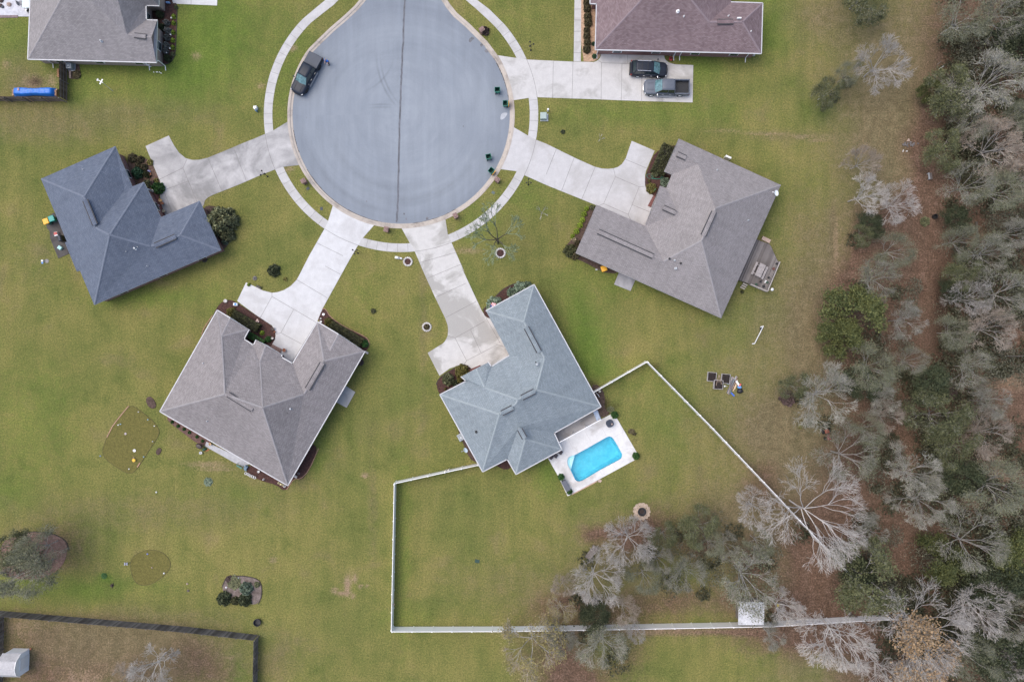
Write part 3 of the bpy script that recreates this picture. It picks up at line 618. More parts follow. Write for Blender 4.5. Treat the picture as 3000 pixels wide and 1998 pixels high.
mb = MB(); mb.strip([W(*ZL(x, y)) for x, y in [(1480, 350), (1420, 420), (1340, 520), (1290, 590), (1230, 710)]], 0.09, 0, 0.08); mb.strip([W(*ZL(1610, 1000)), W(*ZL(1578, 1050))], 0.1, 0, 0.08); mb.build('bed_edging_stones', EDGEP, kind='structure')
mb = MB()
for pl in ([ZG4(820, 95), ZG4(935, 95), ZG4(925, 500), ZG4(905, 1000), ZG4(895, 1220), ZG4(830, 1390), ZG4(720, 1480), ZG4(580, 1485)], [ZE(400, 300), ZE(470, 225), ZE(530, 160), ZE(600, 122), ZE(680, 105), ZE(730, 120)],
           [(650, 1720), (662, 1692), (700, 1685), (745, 1691), (766, 1705), (768, 1745), (757, 1769)], [(40, 1572), (80, 1556), (150, 1560), (195, 1582), (202, 1612)],
           [ZE(88, 800), ZE(98, 770), ZE(130, 735), ZE(240, 672), ZE(290, 662), ZE(330, 700)]):
    mb.strip([W(*p) for p in smooth_poly(pl, 1, False)], 0.10, 0, 0.09)
mb.build('bed_edging', EDGE, kind='structure')
mb = MB()
for pl in ([ZD(1140, 290), ZD(1160, 285), ZD(1195, 345), ZD(1290, 410), ZD(1400, 460), ZD(1450, 490), ZD(1460, 530)], [ZD(1115, 1230), ZD(1050, 1380), ZD(990, 1440), ZD(950, 1430), ZD(900, 1508)], [ZD(325, 465), ZD(340, 420), ZD(400, 330)]):
    mb.strip([W(*p) for p in smooth_poly(pl, 1, False)], 0.10, 0, 0.09)
mb.build('timber_edging', mat('timber_edging', (0.30, 0.18, 0.12), 0.85, 0.25, 3), kind='structure')
# ------------------------------------------------------------------ houses
PITCH = 0.56
VENTM = mat('vent_shadow_grey', (0.05, 0.05, 0.055), .8)
GUTW = mat('gutter_white', (0.50, 0.51, 0.53), 0.5, 0.08, 2)
def inset_poly(P, d):
    ar = sum(P[i].x * P[(i + 1) % len(P)].y - P[(i + 1) % len(P)].x * P[i].y for i in range(len(P)))
    o = offset_line(P, d if ar > 0 else -d, True)
    return [Vector((p.x, p.y)) for p in o]

class House:
    def __init__(s, name, label, zf, ze=2.75, roof_m=None, wall_m=None, gutter=True):
        s.zf, s.ze, s.N = zf, ze, {}; s.rm, s.wm = roof_m, wall_m; s.faces = []; s.name = name; s.label = label; s.gut = gutter
    def eave(s, /, **k):
        for a, p in k.items():
            z = s.ze + (p[2] if len(p) > 2 else 0); s.N[a] = W(*s.zf(p[0], p[1]), z)
    def ridge(s, name, x, y, e0, e1, hmax=9, dz=0):
        a, b = s.N[e0], s.N[e1]; d = (b - a); d.z = 0; d.normalize(); z = 5.0
        for _ in range(14):
            p = W(*s.zf(x, y), z); q = p - a; dist = abs(q.x * d.y - q.y * d.x); z = min(hmax, s.ze + PITCH * dist)
        s.N[name] = W(*s.zf(x, y), z + dz)
    def build(s, outline, faces, caps=(), gables=(), gutters=(), vents=(), pipes=(), overhang=0.45, windows=True, wseed=1):
        N = s.N
        cen = sum((N[o] for o in outline), Vector((0, 0, 0))) / len(outline)
        root = thing(s.name, s.label, 'house', (cen.x, cen.y, 0)); s.root = root
        th = 0.10
        mb = MB()
        for f in faces:
            pts = [N[a] for a in f]
            e = (pts[1] - pts[0]); e.z = 0; e.normalize()
            nrm = Vector((0, 0, 0))
            for i in range(len(pts)):
                a, b_ = pts[i], pts[(i + 1) % len(pts)]
                nrm += Vector(((a.y - b_.y) * (a.z + b_.z), (a.z - b_.z) * (a.x + b_.x), (a.x - b_.x) * (a.y + b_.y)))
            if nrm.z < 0: pts = pts[::-1]; nrm = -nrm
            nrm.normalize(); o0 = N[f[0]]
            up = nrm.cross(e)
            uv = [((p - o0).dot(e) + 50, (p - o0).dot(up) + 50) for p in pts]
            mb.face(pts, 0, uv)
        # eave fascia down the outline and a soffit below
        O = [N[a] for a in outline]; n = len(O)
        for i in range(n):
            a, b_ = O[i], O[(i + 1) % n]
            mb.face([a, b_, b_ - Vector((0, 0, 0.2)), a - Vector((0, 0, 0.2))], 1)
        mb.face([Vector((p.x, p.y, s.ze - 0.2)) for p in O], 1)
        roof = mb.build('roof', [s.rm, WHITE if s.gut else PALEGREY], root, world=True)
        me = roof.data; bm_tri = None
        # wall
        I = inset_poly(O, overhang); mb = MB(); wz = s.ze - 0.19
        for i in range(n):
            a, b_ = I[i], I[(i + 1) % n]; L = (b_ - a).length
            mb.face([(a.x, a.y, -0.1), (b_.x, b_.y, -0.1), (b_.x, b_.y, wz), (a.x, a.y, wz)], 0, [(0, 0), (L, 0), (L, wz + .1), (0, wz + .1)])
        for (a, ap, b_) in gables:
            ia, ib = I[outline.index(a)], I[outline.index(b_)]; A = N[ap]
            mid = Vector((A.x, A.y)); e = (ib - ia).normalized(); t = (mid - ia).dot(e); q = ia + e * t
            mb.face([(ia.x, ia.y, wz), (ib.x, ib.y, wz), (q.x, q.y, A.z - 0.22 - 0.02)], 0, [(0, wz), ((ib - ia).length, wz), (t, A.z)])
        wall = mb.build('wall', s.wm, root, world=True)
        # gutters
        for g in gutters:
            mb = MB(); pts = [N[a] for a in g]
            for a, b_ in zip(pts[:-1], pts[1:]):
                d = (b_ - a); L = Vector((d.x, d.y)).length; ang = math.atan2(d.y, d.x); mid = (a + b_) / 2
                c2 = Vector((cen.x, cen.y)); nn = Vector((-d.y, d.x)).normalized()
                # push to the outside
                ii = outline.index(g[0])
                ar = sum(O[i].x * O[(i + 1) % n].y - O[(i + 1) % n].x * O[i].y for i in range(n))
                k = 1 if ar < 0 else -1
                if outline.index(g[0]) > outline.index(g[1]) and not (outline.index(g[1]) == 0 and outline.index(g[0]) == n - 1): k = -k
                if outline.index(g[0]) == 0 and outline.index(g[1]) == n - 1: k = -k
                mid2 = mid + Vector((nn.x, nn.y, 0)) * k * 0.05
                tilt = math.atan2(b_.z - a.z, L)
                mb.box((mid2.x, mid2.y, mid2.z - 0.05), (L + 0.08, 0.12, 0.12), ang, ry=-tilt)
            mb.build('gutter', GUTW, root, world=True)
        if not s.gut:
            pass
        # hip and ridge caps
        mb = MB(); cw = 0.12
        for (a, b_) in caps:
            A, B = N[a].copy(), N[b_].copy()
            d = (B - A).normalized(); A = A + d * 0.05; B = B - d * 0.05
            sd_ = d.cross(Vector((0, 0, 1))).normalized() * cw; up = Vector((0, 0, 0.035))
            mb.face([A - sd_ - up * .6, B - sd_ - up * .6, B + up, A + up], 0, [(0, 0), ((B - A).length, 0), ((B - A).length, .2), (0, .2)])
            mb.face([A + up, B + up, B + sd_ - up * .6, A + sd_ - up * .6], 0, [(0, 0), ((B - A).length, 0), ((B - A).length, .2), (0, .2)])
        if caps: mb.build('ridge_cap', s.cm, root, world=True)
        for (x0, y0, x1, y1, e0, e1) in vents:
            zz = []
            for (x, y) in ((x0, y0), (x1, y1)):
                a, b_ = N[e0], N[e1]; d = (b_ - a); d.z = 0; d.normalize(); z = 5
                for _ in range(14):
                    p = W(*s.zf(x, y), z); q = p - a; z = s.ze + PITCH * abs(q.x * d.y - q.y * d.x)
                zz.append(W(*s.zf(x, y), z))
            A, B = zz; z = max(A.z, B.z); A.z = B.z = z; d = B - A; L = d.length; ang = math.atan2(d.y, d.x); mid = (A + B) / 2
            mb = MB(); mb.box((mid.x, mid.y, z + 0.03), (L, 0.74, 0.09), ang, 0); v = mb.build('ridge_vent', VENTM, root, world=True)
            mb = MB()
            for sgn in (-1, 1):
                nn = Vector((-d.y, d.x, 0)).normalized() * sgn
                a_, b2 = A - d.normalized() * .08, B + d.normalized() * .08
                top, edge = Vector((0, 0, 0.13)), nn * 0.245 + Vector((0, 0, 0.085))
                L2 = (b2 - a_).length
                mb.face([a_ + edge, b2 + edge, b2 + top, a_ + top], 0, [(0, 0), (L2, 0), (L2, .25), (0, .25)])
            mb.build('vent_cap', s.rm, root, world=True)
        for (x, y, h, r, m_, e0, e1) in pipes:
            a, b_ = N[e0], N[e1]; d = (b_ - a); d.z = 0; d.normalize(); z = 5
            for _ in range(14):
                p = W(*s.zf(x, y), z); q = p - a; z = s.ze + PITCH * abs(q.x * d.y - q.y * d.x)
            p = W(*s.zf(x, y), z); mb = MB(); mb.lathe([(r * 1.9, -0.1), (r * 1.9, 0.05), (r, 0.12), (r, h), (0, h)], (p.x, p.y, p.z), 10)
            mb.build('vent_pipe', m_, root, world=True)
        # windows, doors
        if windows:
            rnd = random.Random(wseed)
            ar = sum(I[i].x * I[(i + 1) % n].y - I[(i + 1) % n].x * I[i].y for i in range(n))
            for i in range(n):
                a, b_ = I[i], I[(i + 1) % n]; d = b_ - a; L = d.length
                if L < 2.6: continue
                d.normalize(); nn = Vector((d.y, -d.x)) * (1 if ar > 0 else -1); ang = math.atan2(d.y, d.x)
                k = max(1, int(L // 4.2))
                for j in range(k):
                    t = L * (j + 0.5) / k; p = a + d * t + nn * 0.03
                    if (i, j) in getattr(s, 'skip', ()): continue
                    kind = getattr(s, 'special', {}).get((i, j))
                    ww, hh, zc = (1.0, 1.35, 1.45)
                    fr = MB(); fr.box((p.x, p.y, zc), (ww + 0.16, 0.07, hh + 0.16), ang)
                    fo = fr.build('window', WHITE, root, world=True)
                    pn = MB(); q = p + nn * 0.045
                    pn.box((q.x, q.y, zc), (ww, 0.02, hh), ang); po = pn.build('pane', GLASS, None, world=False); po.parent = fo
                    q2 = p + nn * 0.06
                    for v_ in po.data.vertices: v_.co = v_.co - root.location
                    sl = MB(); sl.box((q2.x - root.location.x, q2.y - root.location.y, zc), (ww, 0.03, 0.05), ang); so_ = sl.build('sash_bar', WHITE, None); so_.parent = fo
        return root

SH_GREY = shingle('grey_shingle', (0.245, 0.232, 0.240), (0.315, 0.30, 0.305))
SH_GREYD = shingle('warm_grey_shingle', (0.240, 0.222, 0.225), (0.308, 0.288, 0.292))
SH_BLUE = shingle('slate_blue_shingle', (0.115, 0.140, 0.192), (0.152, 0.180, 0.236))
SH_AQUA = shingle('pale_blue_green_shingle', (0.225, 0.268, 0.298), (0.285, 0.330, 0.358))
SH_PLUM = shingle('plum_shingle', (0.185, 0.135, 0.145), (0.262, 0.203, 0.213))
SH_TAUPE = shingle('taupe_shingle', (0.262, 0.244, 0.246), (0.322, 0.302, 0.305))
CAP = {}
for nm_, cc_ in (('g', (0.33, 0.315, 0.325)), ('gd', (0.325, 0.31, 0.318)), ('b', (0.172, 0.202, 0.262)), ('a', (0.325, 0.375, 0.40)), ('p', (0.27, 0.215, 0.235)), ('t', (0.325, 0.31, 0.318))):
    CAP[nm_] = mat('ridge_cap_' + nm_, sc3(cc_, 0.87), 0.9, 0.08, 2)
BR_RED = brick('red_brick', (0.17, 0.055, 0.05), (0.24, 0.09, 0.08))
BR_TAN = brick('tan_brick', (0.30, 0.22, 0.18), (0.38, 0.29, 0.25))
BR_MIX = brick('brown_brick', (0.20, 0.12, 0.10), (0.28, 0.19, 0.165))

# --- house west: slate blue roof
h = House('house', 'single storey house with slate blue hip roof and red brick walls', ZC, roof_m=SH_BLUE, wall_m=BR_RED, gutter=False); h.cm = CAP['b']
h.eave(c1=(715, 148), c2=(60, 435), c2a=(289, 990), c2b=(272, 998), c3=(376, 1253), c3b=(403, 1243), c4=(530, 1548), c5=(1650, 1065), c6=(1462, 630), c7=(1118, 775), c9=(968, 463), c10=(865, 504))
h.ridge('R1', 440, 592, 'c2', 'c1'); h.ridge('R2', 552, 868, 'c1', 'c10'); h.ridge('R3', 665, 930, 'c2', 'c2a'); h.ridge('R4', 1030, 1032, 'c4', 'c5'); h.ridge('R5', 1290, 932, 'c4', 'c5')
h.N['R2'].z = h.N['R1'].z
h.ridge('V1', 795, 534, 'c9', 'c10', 9, 0)
h.N['V1'] = W(*ZC(800, 536), h.ze + 0.35)
h.build(['c2', 'c2a', 'c2b', 'c3', 'c3b', 'c4', 'c5', 'c6', 'c7', 'c9', 'c10', 'c1'],
        [['c2', 'c1', 'R1'], ['c4', 'c3b', 'c3', 'c2b', 'c2a', 'c2', 'R1', 'R2', 'R3'], ['c1', 'c10', 'V1', 'R2', 'R1'], ['c9', 'c10', 'V1', 'R2', 'R3'], ['c7', 'c9', 'R3', 'R4'], ['c6', 'c7', 'R4', 'R5'], ['c5', 'c6', 'R5'], ['c4', 'c5', 'R5', 'R4', 'R3']],
        caps=[('c1', 'R1'), ('c2', 'R1'), ('R1', 'R2'), ('R2', 'R3'), ('c9', 'R3'), ('R3', 'c4'), ('R3', 'R4'), ('R4', 'R5'), ('c6', 'R5'), ('c5', 'R5')],
        vents=[(452, 625, 540, 840, 'c2', 'c2a'), (1070, 1025, 1250, 945, 'c4', 'c5')],
        pipes=[(438, 356, .3, .05, PALEGREY, 'c2', 'c1'), (898, 1050, .45, .12, PALEGREY, 'c4', 'c5'), (822, 1080, .35, .05, PALEGREY, 'c4', 'c5'), (1007, 1207, .35, .05, PALEGREY, 'c4', 'c5'), (920, 1040, .3, .05, PALEGREY, 'c4', 'c5')])
hC = h
# --- house south west: warm grey roof, white gutters
h = House('house', 'single storey house with big warm grey shingle roof beside the bright white driveway', ZD, roof_m=SH_GREYD, wall_m=BR_TAN); h.cm = CAP['gd']
h.eave(a=(45, 980), b=(430, 300), b1=(517, 352, .55), c=(642, 428), d=(607, 492), e=(675, 537), f=(693, 500), f1=(757, 535, .6), g=(865, 597), g1=(860, 615), k=(940, 660), l=(1107, 378), l1=(1248, 462, .7), m=(1425, 575), s=(905, 1478))
h.ridge('V', 458, 474, 'c', 'b'); h.ridge('R1', 480, 865, 'a', 'b'); h.ridge('R2', 735, 955, 'a', 's'); h.ridge('V2', 718, 648, 'f', 'g'); h.ridge('R3', 1015, 865, 's', 'm'); h.ridge('R4', 1150, 640, 's', 'm'); h.ridge('V3', 1190, 572, 'l', 'm')
h.N['R3'].z = h.N['R4'].z = (h.N['R3'].z + h.N['R4'].z) / 2
h.build(['a', 'b', 'b1', 'c', 'd', 'e', 'f', 'f1', 'g', 'g1', 'k', 'l', 'l1', 'm', 's'],
        [['a', 's', 'R2', 'R1'], ['a', 'b', 'V', 'R1'], ['b', 'b1', 'V'], ['b1', 'c', 'V'], ['c', 'd', 'V'], ['d', 'e', 'R2', 'R1', 'V'], ['e', 'f', 'V2', 'R2'], ['f', 'f1', 'V2'], ['f1', 'g', 'V2'], ['g1', 'k', 'R3', 'R2', 'V2', 'g'], ['k', 'l', 'R4', 'R3'], ['l', 'l1', 'V3', 'R4'], ['l1', 'm', 'V3'], ['V3', 'm', 'R4'], ['s', 'm', 'R4', 'R3', 'R2']],
        caps=[('a', 'R1'), ('b', 'V'), ('V', 'R1'), ('c', 'V'), ('R1', 'R2'), ('R2', 's'), ('V2', 'R2'), ('R2', 'R3'), ('R3', 'R4'), ('R4', 'm'), ('R4', 'l'), ('b1', 'V'), ('f1', 'V2'), ('l1', 'V3')],
        gutters=[('a', 'b'), ('b', 'b1'), ('c', 'd'), ('d', 'e'), ('e', 'f'), ('g', 'g1'), ('g1', 'k'), ('k', 'l'), ('l', 'l1'), ('m', 's'), ('s', 'a')],
        vents=[(503, 865, 668, 965, 'a', 's'), (1040, 830, 1142, 655, 's', 'm')],
        pipes=[(336, 655, .3, .05, PALEGREY, 'a', 'b'), (364, 1046, .3, .05, PALEGREY, 'a', 's'), (928, 962, .4, .12, PALEGREY, 's', 'm'), (908, 992, .3, .06, BLACK, 's', 'm')])
hD = h
# --- house south: pale blue green roof
h = House('house', 'single storey house with pale blue green roof beside the swimming pool', ZE, roof_m=SH_AQUA, wall_m=BR_RED); h.cm = CAP['a']
h.eave(e1=(748, 127), e2=(425, 303), e3=(583, 605), e4=(460, 680), e5=(437, 650), q=(358, 690, .35), e6=(257, 745), e7=(293, 776), e8=(115, 868), e9=(402, 1385), e10=(568, 1300), e11=(627, 1402), e12=(933, 1237), e13=(882, 1125), e14=(1198, 948))
h.ridge('R1', 680, 375, 'e1', 'e14'); h.ridge('R2', 820, 620, 'e1', 'e14'); h.ridge('R3', 765, 835, 'e14', 'e13'); h.ridge('R4', 640, 900, 'e14', 'e13'); h.ridge('R4b', 622, 935, 'e14', 'e13'); h.ridge('R5', 515, 1000, 'e14', 'e13')
h.N['R2'].z = h.N['R1'].z; h.ridge('V', 415, 820, 'e6', 'e5'); h.ridge('Wn', 645, 1085, 'e14', 'e13'); h.ridge('R6', 690, 1168, 'e11', 'e12'); h.N['Wn'].z = h.N['R6'].z
h.N['R5'].z -= .1
h.build(['e2', 'e1', 'e14', 'e13', 'e12', 'e11', 'e10', 'e9', 'e8', 'e7', 'e6', 'q', 'e5', 'e4', 'e3'],
        [['e2', 'e1', 'R1'], ['e1', 'e14', 'R3', 'R2', 'R1'], ['e2', 'e3', 'R2', 'R1'], ['e14', 'e13', 'Wn', 'e10', 'e9', 'R5', 'R4b', 'R4', 'R3'], ['e13', 'e12', 'R6', 'Wn'], ['e11', 'e10', 'Wn', 'R6'], ['e12', 'e11', 'R6'],
         ['e8', 'e9', 'R5'], ['e8', 'e7', 'V', 'R4', 'R4b', 'R5'], ['e7', 'e6', 'V'], ['e6', 'q', 'V'], ['q', 'e5', 'V'], ['e4', 'e3', 'R2', 'R3', 'R4', 'V', 'e5']],
        caps=[('e1', 'R1'), ('e2', 'R1'), ('R1', 'R2'), ('R2', 'R3'), ('R3', 'R4'), ('R3', 'e14'), ('R4', 'R4b'), ('R4b', 'R5'), ('R5', 'e8'), ('R5', 'e9'), ('Wn', 'R6'), ('R6', 'e12'), ('R6', 'e11'), ('R4', 'V'), ('V', 'q')],
        gutters=[('e2', 'e1'), ('e1', 'e14'), ('e14', 'e13'), ('e13', 'e12'), ('e12', 'e11'), ('e11', 'e10'), ('e10', 'e9'), ('e9', 'e8'), ('e8', 'e7'), ('e7', 'e6'), ('e5', 'e4'), ('e4', 'e3')],
        vents=[(697, 415, 783, 578, 'e1', 'e14'), (665, 888, 752, 843, 'e14', 'e13'), (530, 992, 603, 955, 'e14', 'e13'), (652, 1100, 684, 1155, 'e11', 'e12')],
        pipes=[(358, 1118, .25, .1, BLACK, 'e8', 'e9'), (770, 662, .4, .09, PALEGREY, 'e1', 'e14'), (760, 648, .4, .05, BLACK, 'e1', 'e14')], wseed=3)
for v_ in ():
    pass
hE = h
# --- house east: taupe gabled roof
h = House('house', 'single storey house with taupe grey gabled roof and wooden deck on its right', ZFh, roof_m=SH_TAUPE, wall_m=BR_RED, gutter=False); h.cm = CAP['t']
s1 = (963.4, 344.7); s2 = (921, 447); s3 = (872, 431)
h.eave(f1=(1015, 70), f2=(1797, 425), f3=(1340, 1443), f4=(225, 945), f5=(385, 575), f6=(757, 737), s1=s1, s2=s2, s3=s3, f10=(903, 320))
def mid_gable(h, name, a, b_, dz=0):
    A, B = h.N[a], h.N[b_]; mdd = (A + B) / 2; L = (Vector((A.x, A.y)) - Vector((B.x, B.y))).length
    h.N[name] = Vector((mdd.x, mdd.y, h.ze + PITCH * L / 2 + dz))
mid_gable(h, 'g1', 'f1', 'f10'); mid_gable(h, 'g2', 'f4', 'f5'); mid_gable(h, 'p1', 's3', 'f6')
v_dir = (h.N['f2'] - h.N['f1']).normalized()
hwd = lambda a, b_: (h.N[a] - h.N[b_]).length / 2
def along(h, g, half):
    G = h.N[g]; t = (h.N['s1'] - G); t.z = 0; L = t.dot(v_dir) + half
    return G + v_dir * L
h.N['gE'] = along(h, 'g1', hwd('f1', 'f10')); h.N['hE'] = along(h, 'g2', hwd('f4', 'f5')); h.N['pE'] = along(h, 'p1', hwd('s3', 'f6'))
h.ridge('R1', 1296, 603, 'f2', 'f3'); h.ridge('R2', 1190, 850, 'f2', 'f3'); h.N['R2'].z = h.N['R1'].z
h.build(['f1', 'f2', 'f3', 'f4', 'f5', 'f6', 's3', 's2', 's1', 'f10'],
        [['f1', 'f2', 'R1', 'gE', 'g1'], ['f10', 's1', 'gE', 'g1'], ['s1', 's2', 'pE', 'f6', 'hE', 'R2', 'R1', 'gE'], ['s3', 's2', 'pE', 'p1'], ['p1', 'pE', 'f6'], ['f5', 'f6', 'hE', 'g2'], ['f4', 'f3', 'R2', 'hE', 'g2'], ['f2', 'f3', 'R2', 'R1']],
        caps=[('R1', 'f2'), ('R2', 'f3'), ('R1', 'R2'), ('hE', 'R2')], gables=[('f1', 'g1', 'f10'), ('f4', 'g2', 'f5'), ('s3', 'p1', 'f6')],
        vents=[(1285, 630, 1203, 812, 'f2', 'f3')],
        pipes=[(1308, 310, .3, .06, PALEGREY, 'f1', 'f2'), (1546, 695, .3, .06, PALEGREY, 'f2', 'f3'), (944, 988, .3, .08, BLACK, 'f4', 'f3'), (984, 1000, .3, .07, PALEGREY, 'f4', 'f3'), (1031, 1023, .3, .08, BLACK, 'f4', 'f3'), (992, 1062, .4, .1, PALEGREY, 'f4', 'f3')], wseed=4)
# the ridge vents on the gabled wings lie along their ridges
def ridge_vent(h, a, b_, t0, t1):
    A0, B0 = h.N[a], h.N[b_]; A = A0.lerp(B0, t0); B = A0.lerp(B0, t1); d = B - A; ang = math.atan2(d.y, d.x); md = (A + B) / 2
    mb = MB(); mb.box((md.x, md.y, md.z + 0.0), (d.length, 0.70, 0.11), ang); mb.build('ridge_vent', VENTM, h.root, world=True)
    mb = MB(); L2 = d.length
    for sgn in (-1, 1):
        nn = Vector((-d.y, d.x, 0)).normalized() * sgn; top, edge = Vector((0, 0, 0.12)), nn * 0.235 + Vector((0, 0, 0.08))
        mb.face([A + edge, B + edge, B + top, A + top], 0, [(0, 0), (L2, 0), (L2, .25), (0, .25)])
    mb.build('vent_cap', h.rm, h.root, world=True)
ridge_vent(h, 'g1', 'gE', 0.15, 0.5); ridge_vent(h, 'p1', 'pE', 0.35, 0.85); ridge_vent(h, 'g2', 'hE', 0.14, 0.86)
hF = h
# --- house north west: grey roof, cut by the top edge
h = House('house', 'grey shingle house with tan brick gable at the top left edge of the photo', ZA, roof_m=SH_GREY, wall_m=BR_TAN); h.cm = CAP['g']
h.eave(sw=(322, 680), se=(1795, 718), sn=(1805, 240), sx=(1676, 236), ea=(1672, 62), wa=(1824, 66), wb=(1822, -760), nw=(390, -1010))
h.ridge('gi', 1460, 400, 'sw', 'se'); h.ridge('RA', 812, -215, 'sw', 'se'); 
h.N['g'] = W(*ZA(1738, 432), h.N['gi'].z)
h.N['RB'] = W(*ZA(900, -420), h.N['RA'].z)
h.N['wr'] = W(*ZA(1560, -190), h.ze + 3.2); h.N['wi'] = W(*ZA(1300, -190), h.ze + 3.2)
h.build(['sw', 'se', 'sn', 'sx', 'ea', 'wa', 'wb', 'nw'],
        [['sw', 'se', 'g', 'gi', 'RA'], ['sw', 'nw', 'RB', 'RA'], ['sx', 'sn', 'g', 'gi'], ['sx', 'ea', 'wi', 'RB', 'RA', 'gi'], ['ea', 'wa', 'wr', 'wi'], ['wa', 'wb', 'wr'], ['wb', 'nw', 'RB', 'wi', 'wr']],
        caps=[('sw', 'RA'), ('RA', 'RB')], gables=[('se', 'g', 'sn')],
        gutters=[('sw', 'se'), ('nw', 'sw'), ('sn', 'sx'), ('sx', 'ea'), ('ea', 'wa')],
        vents=[], pipes=[(1168, 478, .4, .09, PALEGREY, 'sw', 'se')], wseed=5)
ridge_vent(h, 'gi', 'g', 0.3, 0.78)
hA = h
# --- house north east: plum roof
h = House('house', 'plum shingle house with white gutters behind the two vehicles, cut by the top edge', ZB, roof_m=SH_PLUM, wall_m=BR_RED); h.cm = CAP['p']
h.eave(sw=(372, 570), se=(2272, 615), ne=(2288, 42), nb=(1928, 30), nc=(1926, -1100), nw=(400, -1150), pa=(388, -230), pb=(312, -230), pc=(312, 42), pd=(386, 44))
h.ridge('Re', 2060, 252, 'se', 'ne'); h.ridge('Rw', 1680, 252, 'sw', 'se'); h.ridge('PB', 1205, -330, 'sw', 'se'); h.N['Rw'].z = h.N['Re'].z
h.N['PC'] = W(*ZB(1210, -560), h.N['PB'].z)
h.ridge('pv', 470, -90, 'pc', 'pd')
h.N['Rw'].z = h.N['Re'].z
h.build(['sw', 'se', 'ne', 'nb', 'nc', 'nw', 'pa', 'pb', 'pc', 'pd'],
        [['sw', 'se', 'Re', 'Rw', 'PB'], ['sw', 'pd', 'pa', 'nw', 'PC', 'PB'], ['se', 'ne', 'Re'], ['ne', 'nb', 'Rw', 'Re'], ['nb', 'nc', 'PC', 'PB', 'Rw'], ['nc', 'nw', 'PC'], ['pd', 'pc', 'pb', 'pa']],
        caps=[('sw', 'PB'), ('se', 'Re'), ('ne', 'Re'), ('Re', 'Rw'), ('Rw', 'PB')],
        gutters=[('sw', 'se'), ('se', 'ne'), ('ne', 'nb'), ('pb', 'pc'), ('pc', 'pd'), ('pd', 'sw')],
        vents=[], pipes=[(1316, 135, .35, .12, WHITE, 'sw', 'se'), (1385, 192, .3, .05, WHITE, 'sw', 'se'), (1897, 188, .3, .05, WHITE, 'ne', 'nb'), (2155, 365, .3, .05, WHITE, 'se', 'ne')], wseed=6)
ridge_vent(h, 'Rw', 'Re', 0.25, 0.72)
mb = MB(); p = W(*ZB(2020, 213), 4.6); mb.box(p, (0.5, 0.16, 0.3)); mb.build('attic_vent', WHITE, h.root, world=True)
hB = h
# downspouts
def downspout(h, x, y, dx_, dy_, m_=WHITE, n_=None):
    p = W(*h.zf(x, y), h.ze - .1); q = Vector((p.x + dx_, p.y + dy_, h.ze - .5)); mb = MB()
    mb.tube(p, q, .055, n=6); mb.tube(q, (q.x, q.y, .25), .055, n=6); mb.tube((q.x, q.y, .25), (q.x - dx_ * .6, q.y - dy_ * .6 - .3, .08), .055, n=6)
    mb.build('downspout', m_, h.root, world=True)
for x, y in ((415, 578), (1320, 600), (1390, 598), (2165, 622)): downspout(hB, x, y, -.05, .38)
for x, y in ((470, 688), (1605, 715), (1795, 718)): downspout(hA, x, y, .05, .38)
# white columns and porches
def column(h, x, y, r=.14, hh=2.5, m_=WHITE):
    p = W(*h.zf(x, y), 0); mb = MB(); mb.lathe([(r * 1.5, 0), (r * 1.5, .15), (r, .2), (r * .88, hh - .15), (r * 1.4, hh - .1), (r * 1.4, hh), (0, hh)], p, 12)
    mb.build('column', m_, h.root, world=True, smooth=False)
for x, y in ((1045, 545), (1098, 675)): column(hC, x, y)
column(hD, 525, 378); column(hD, 648, 437); column(hD, 770, 552)
# entry steps and low brick walls
def brickwall(h, name, pts, wd, z0, z1, m_=BR_RED):
    mb = MB()
    for a, b_ in zip(pts[:-1], pts[1:]): mb.strip([W(*h.zf(*a), 0), W(*h.zf(*b_), 0)], wd, z0, z1)
    mb.build(name, m_, h.root, world=True)
RB = mat('red_brick_plain', (0.20, 0.085, 0.075), 0.9, 0.3, 6, fine=0.3)
mb = MB()
mb.prism([W(*ZG2(x, y)) for x, y in ((540, 1060), (690, 1040), (850, 1500), (700, 1560))], 0, .16)
mb.prism([W(*ZG2(x, y)) for x, y in ((520, 1090), (610, 1060), (770, 1500), (660, 1560), (420, 1100))], 0, .32)
mb.build('porch_step', RB, hC.root, world=True)
mb = MB(); mb.prism([W(*ZG2(x, y)) for x, y in ((440, 960), (570, 1010), (740, 1500), (600, 1600))], 0.3, .36); mb.build('porch_floor', mat('porch_concrete', (0.22, 0.215, 0.21), .9, .2, 2), hC.root, world=True)
mb = MB(); mb.prism([W(*ZD(x, y)) for x, y in ((805, 528), (868, 560), (855, 590), (820, 610), (770, 570))], 0, .17); mb.build('porch_step', mat('brown_brick_step', (0.24, 0.155, 0.13), .9, .25, 5), hD.root, world=True)
mb = MB(); mb.prism([W(*ZE(x, y)) for x, y in ((310, 698), (385, 667), (392, 682), (320, 720))], 0, .17); mb.build('porch_step', RB, hE.root, world=True)
mb = MB(); mb.prism([W(*ZE(x, y)) for x, y in ((497, 645), (550, 618), (560, 640), (505, 665))], 0, .17); mb.build('door_step', PALEGREY, hE.root, world=True)
mb = MB(); mb.prism([W(*ZG3(x, y)) for x, y in ((380, 1095), (430, 1110), (330, 1340), (265, 1310))], 0, .17); mb.build('porch_step', RB, hF.root, world=True)
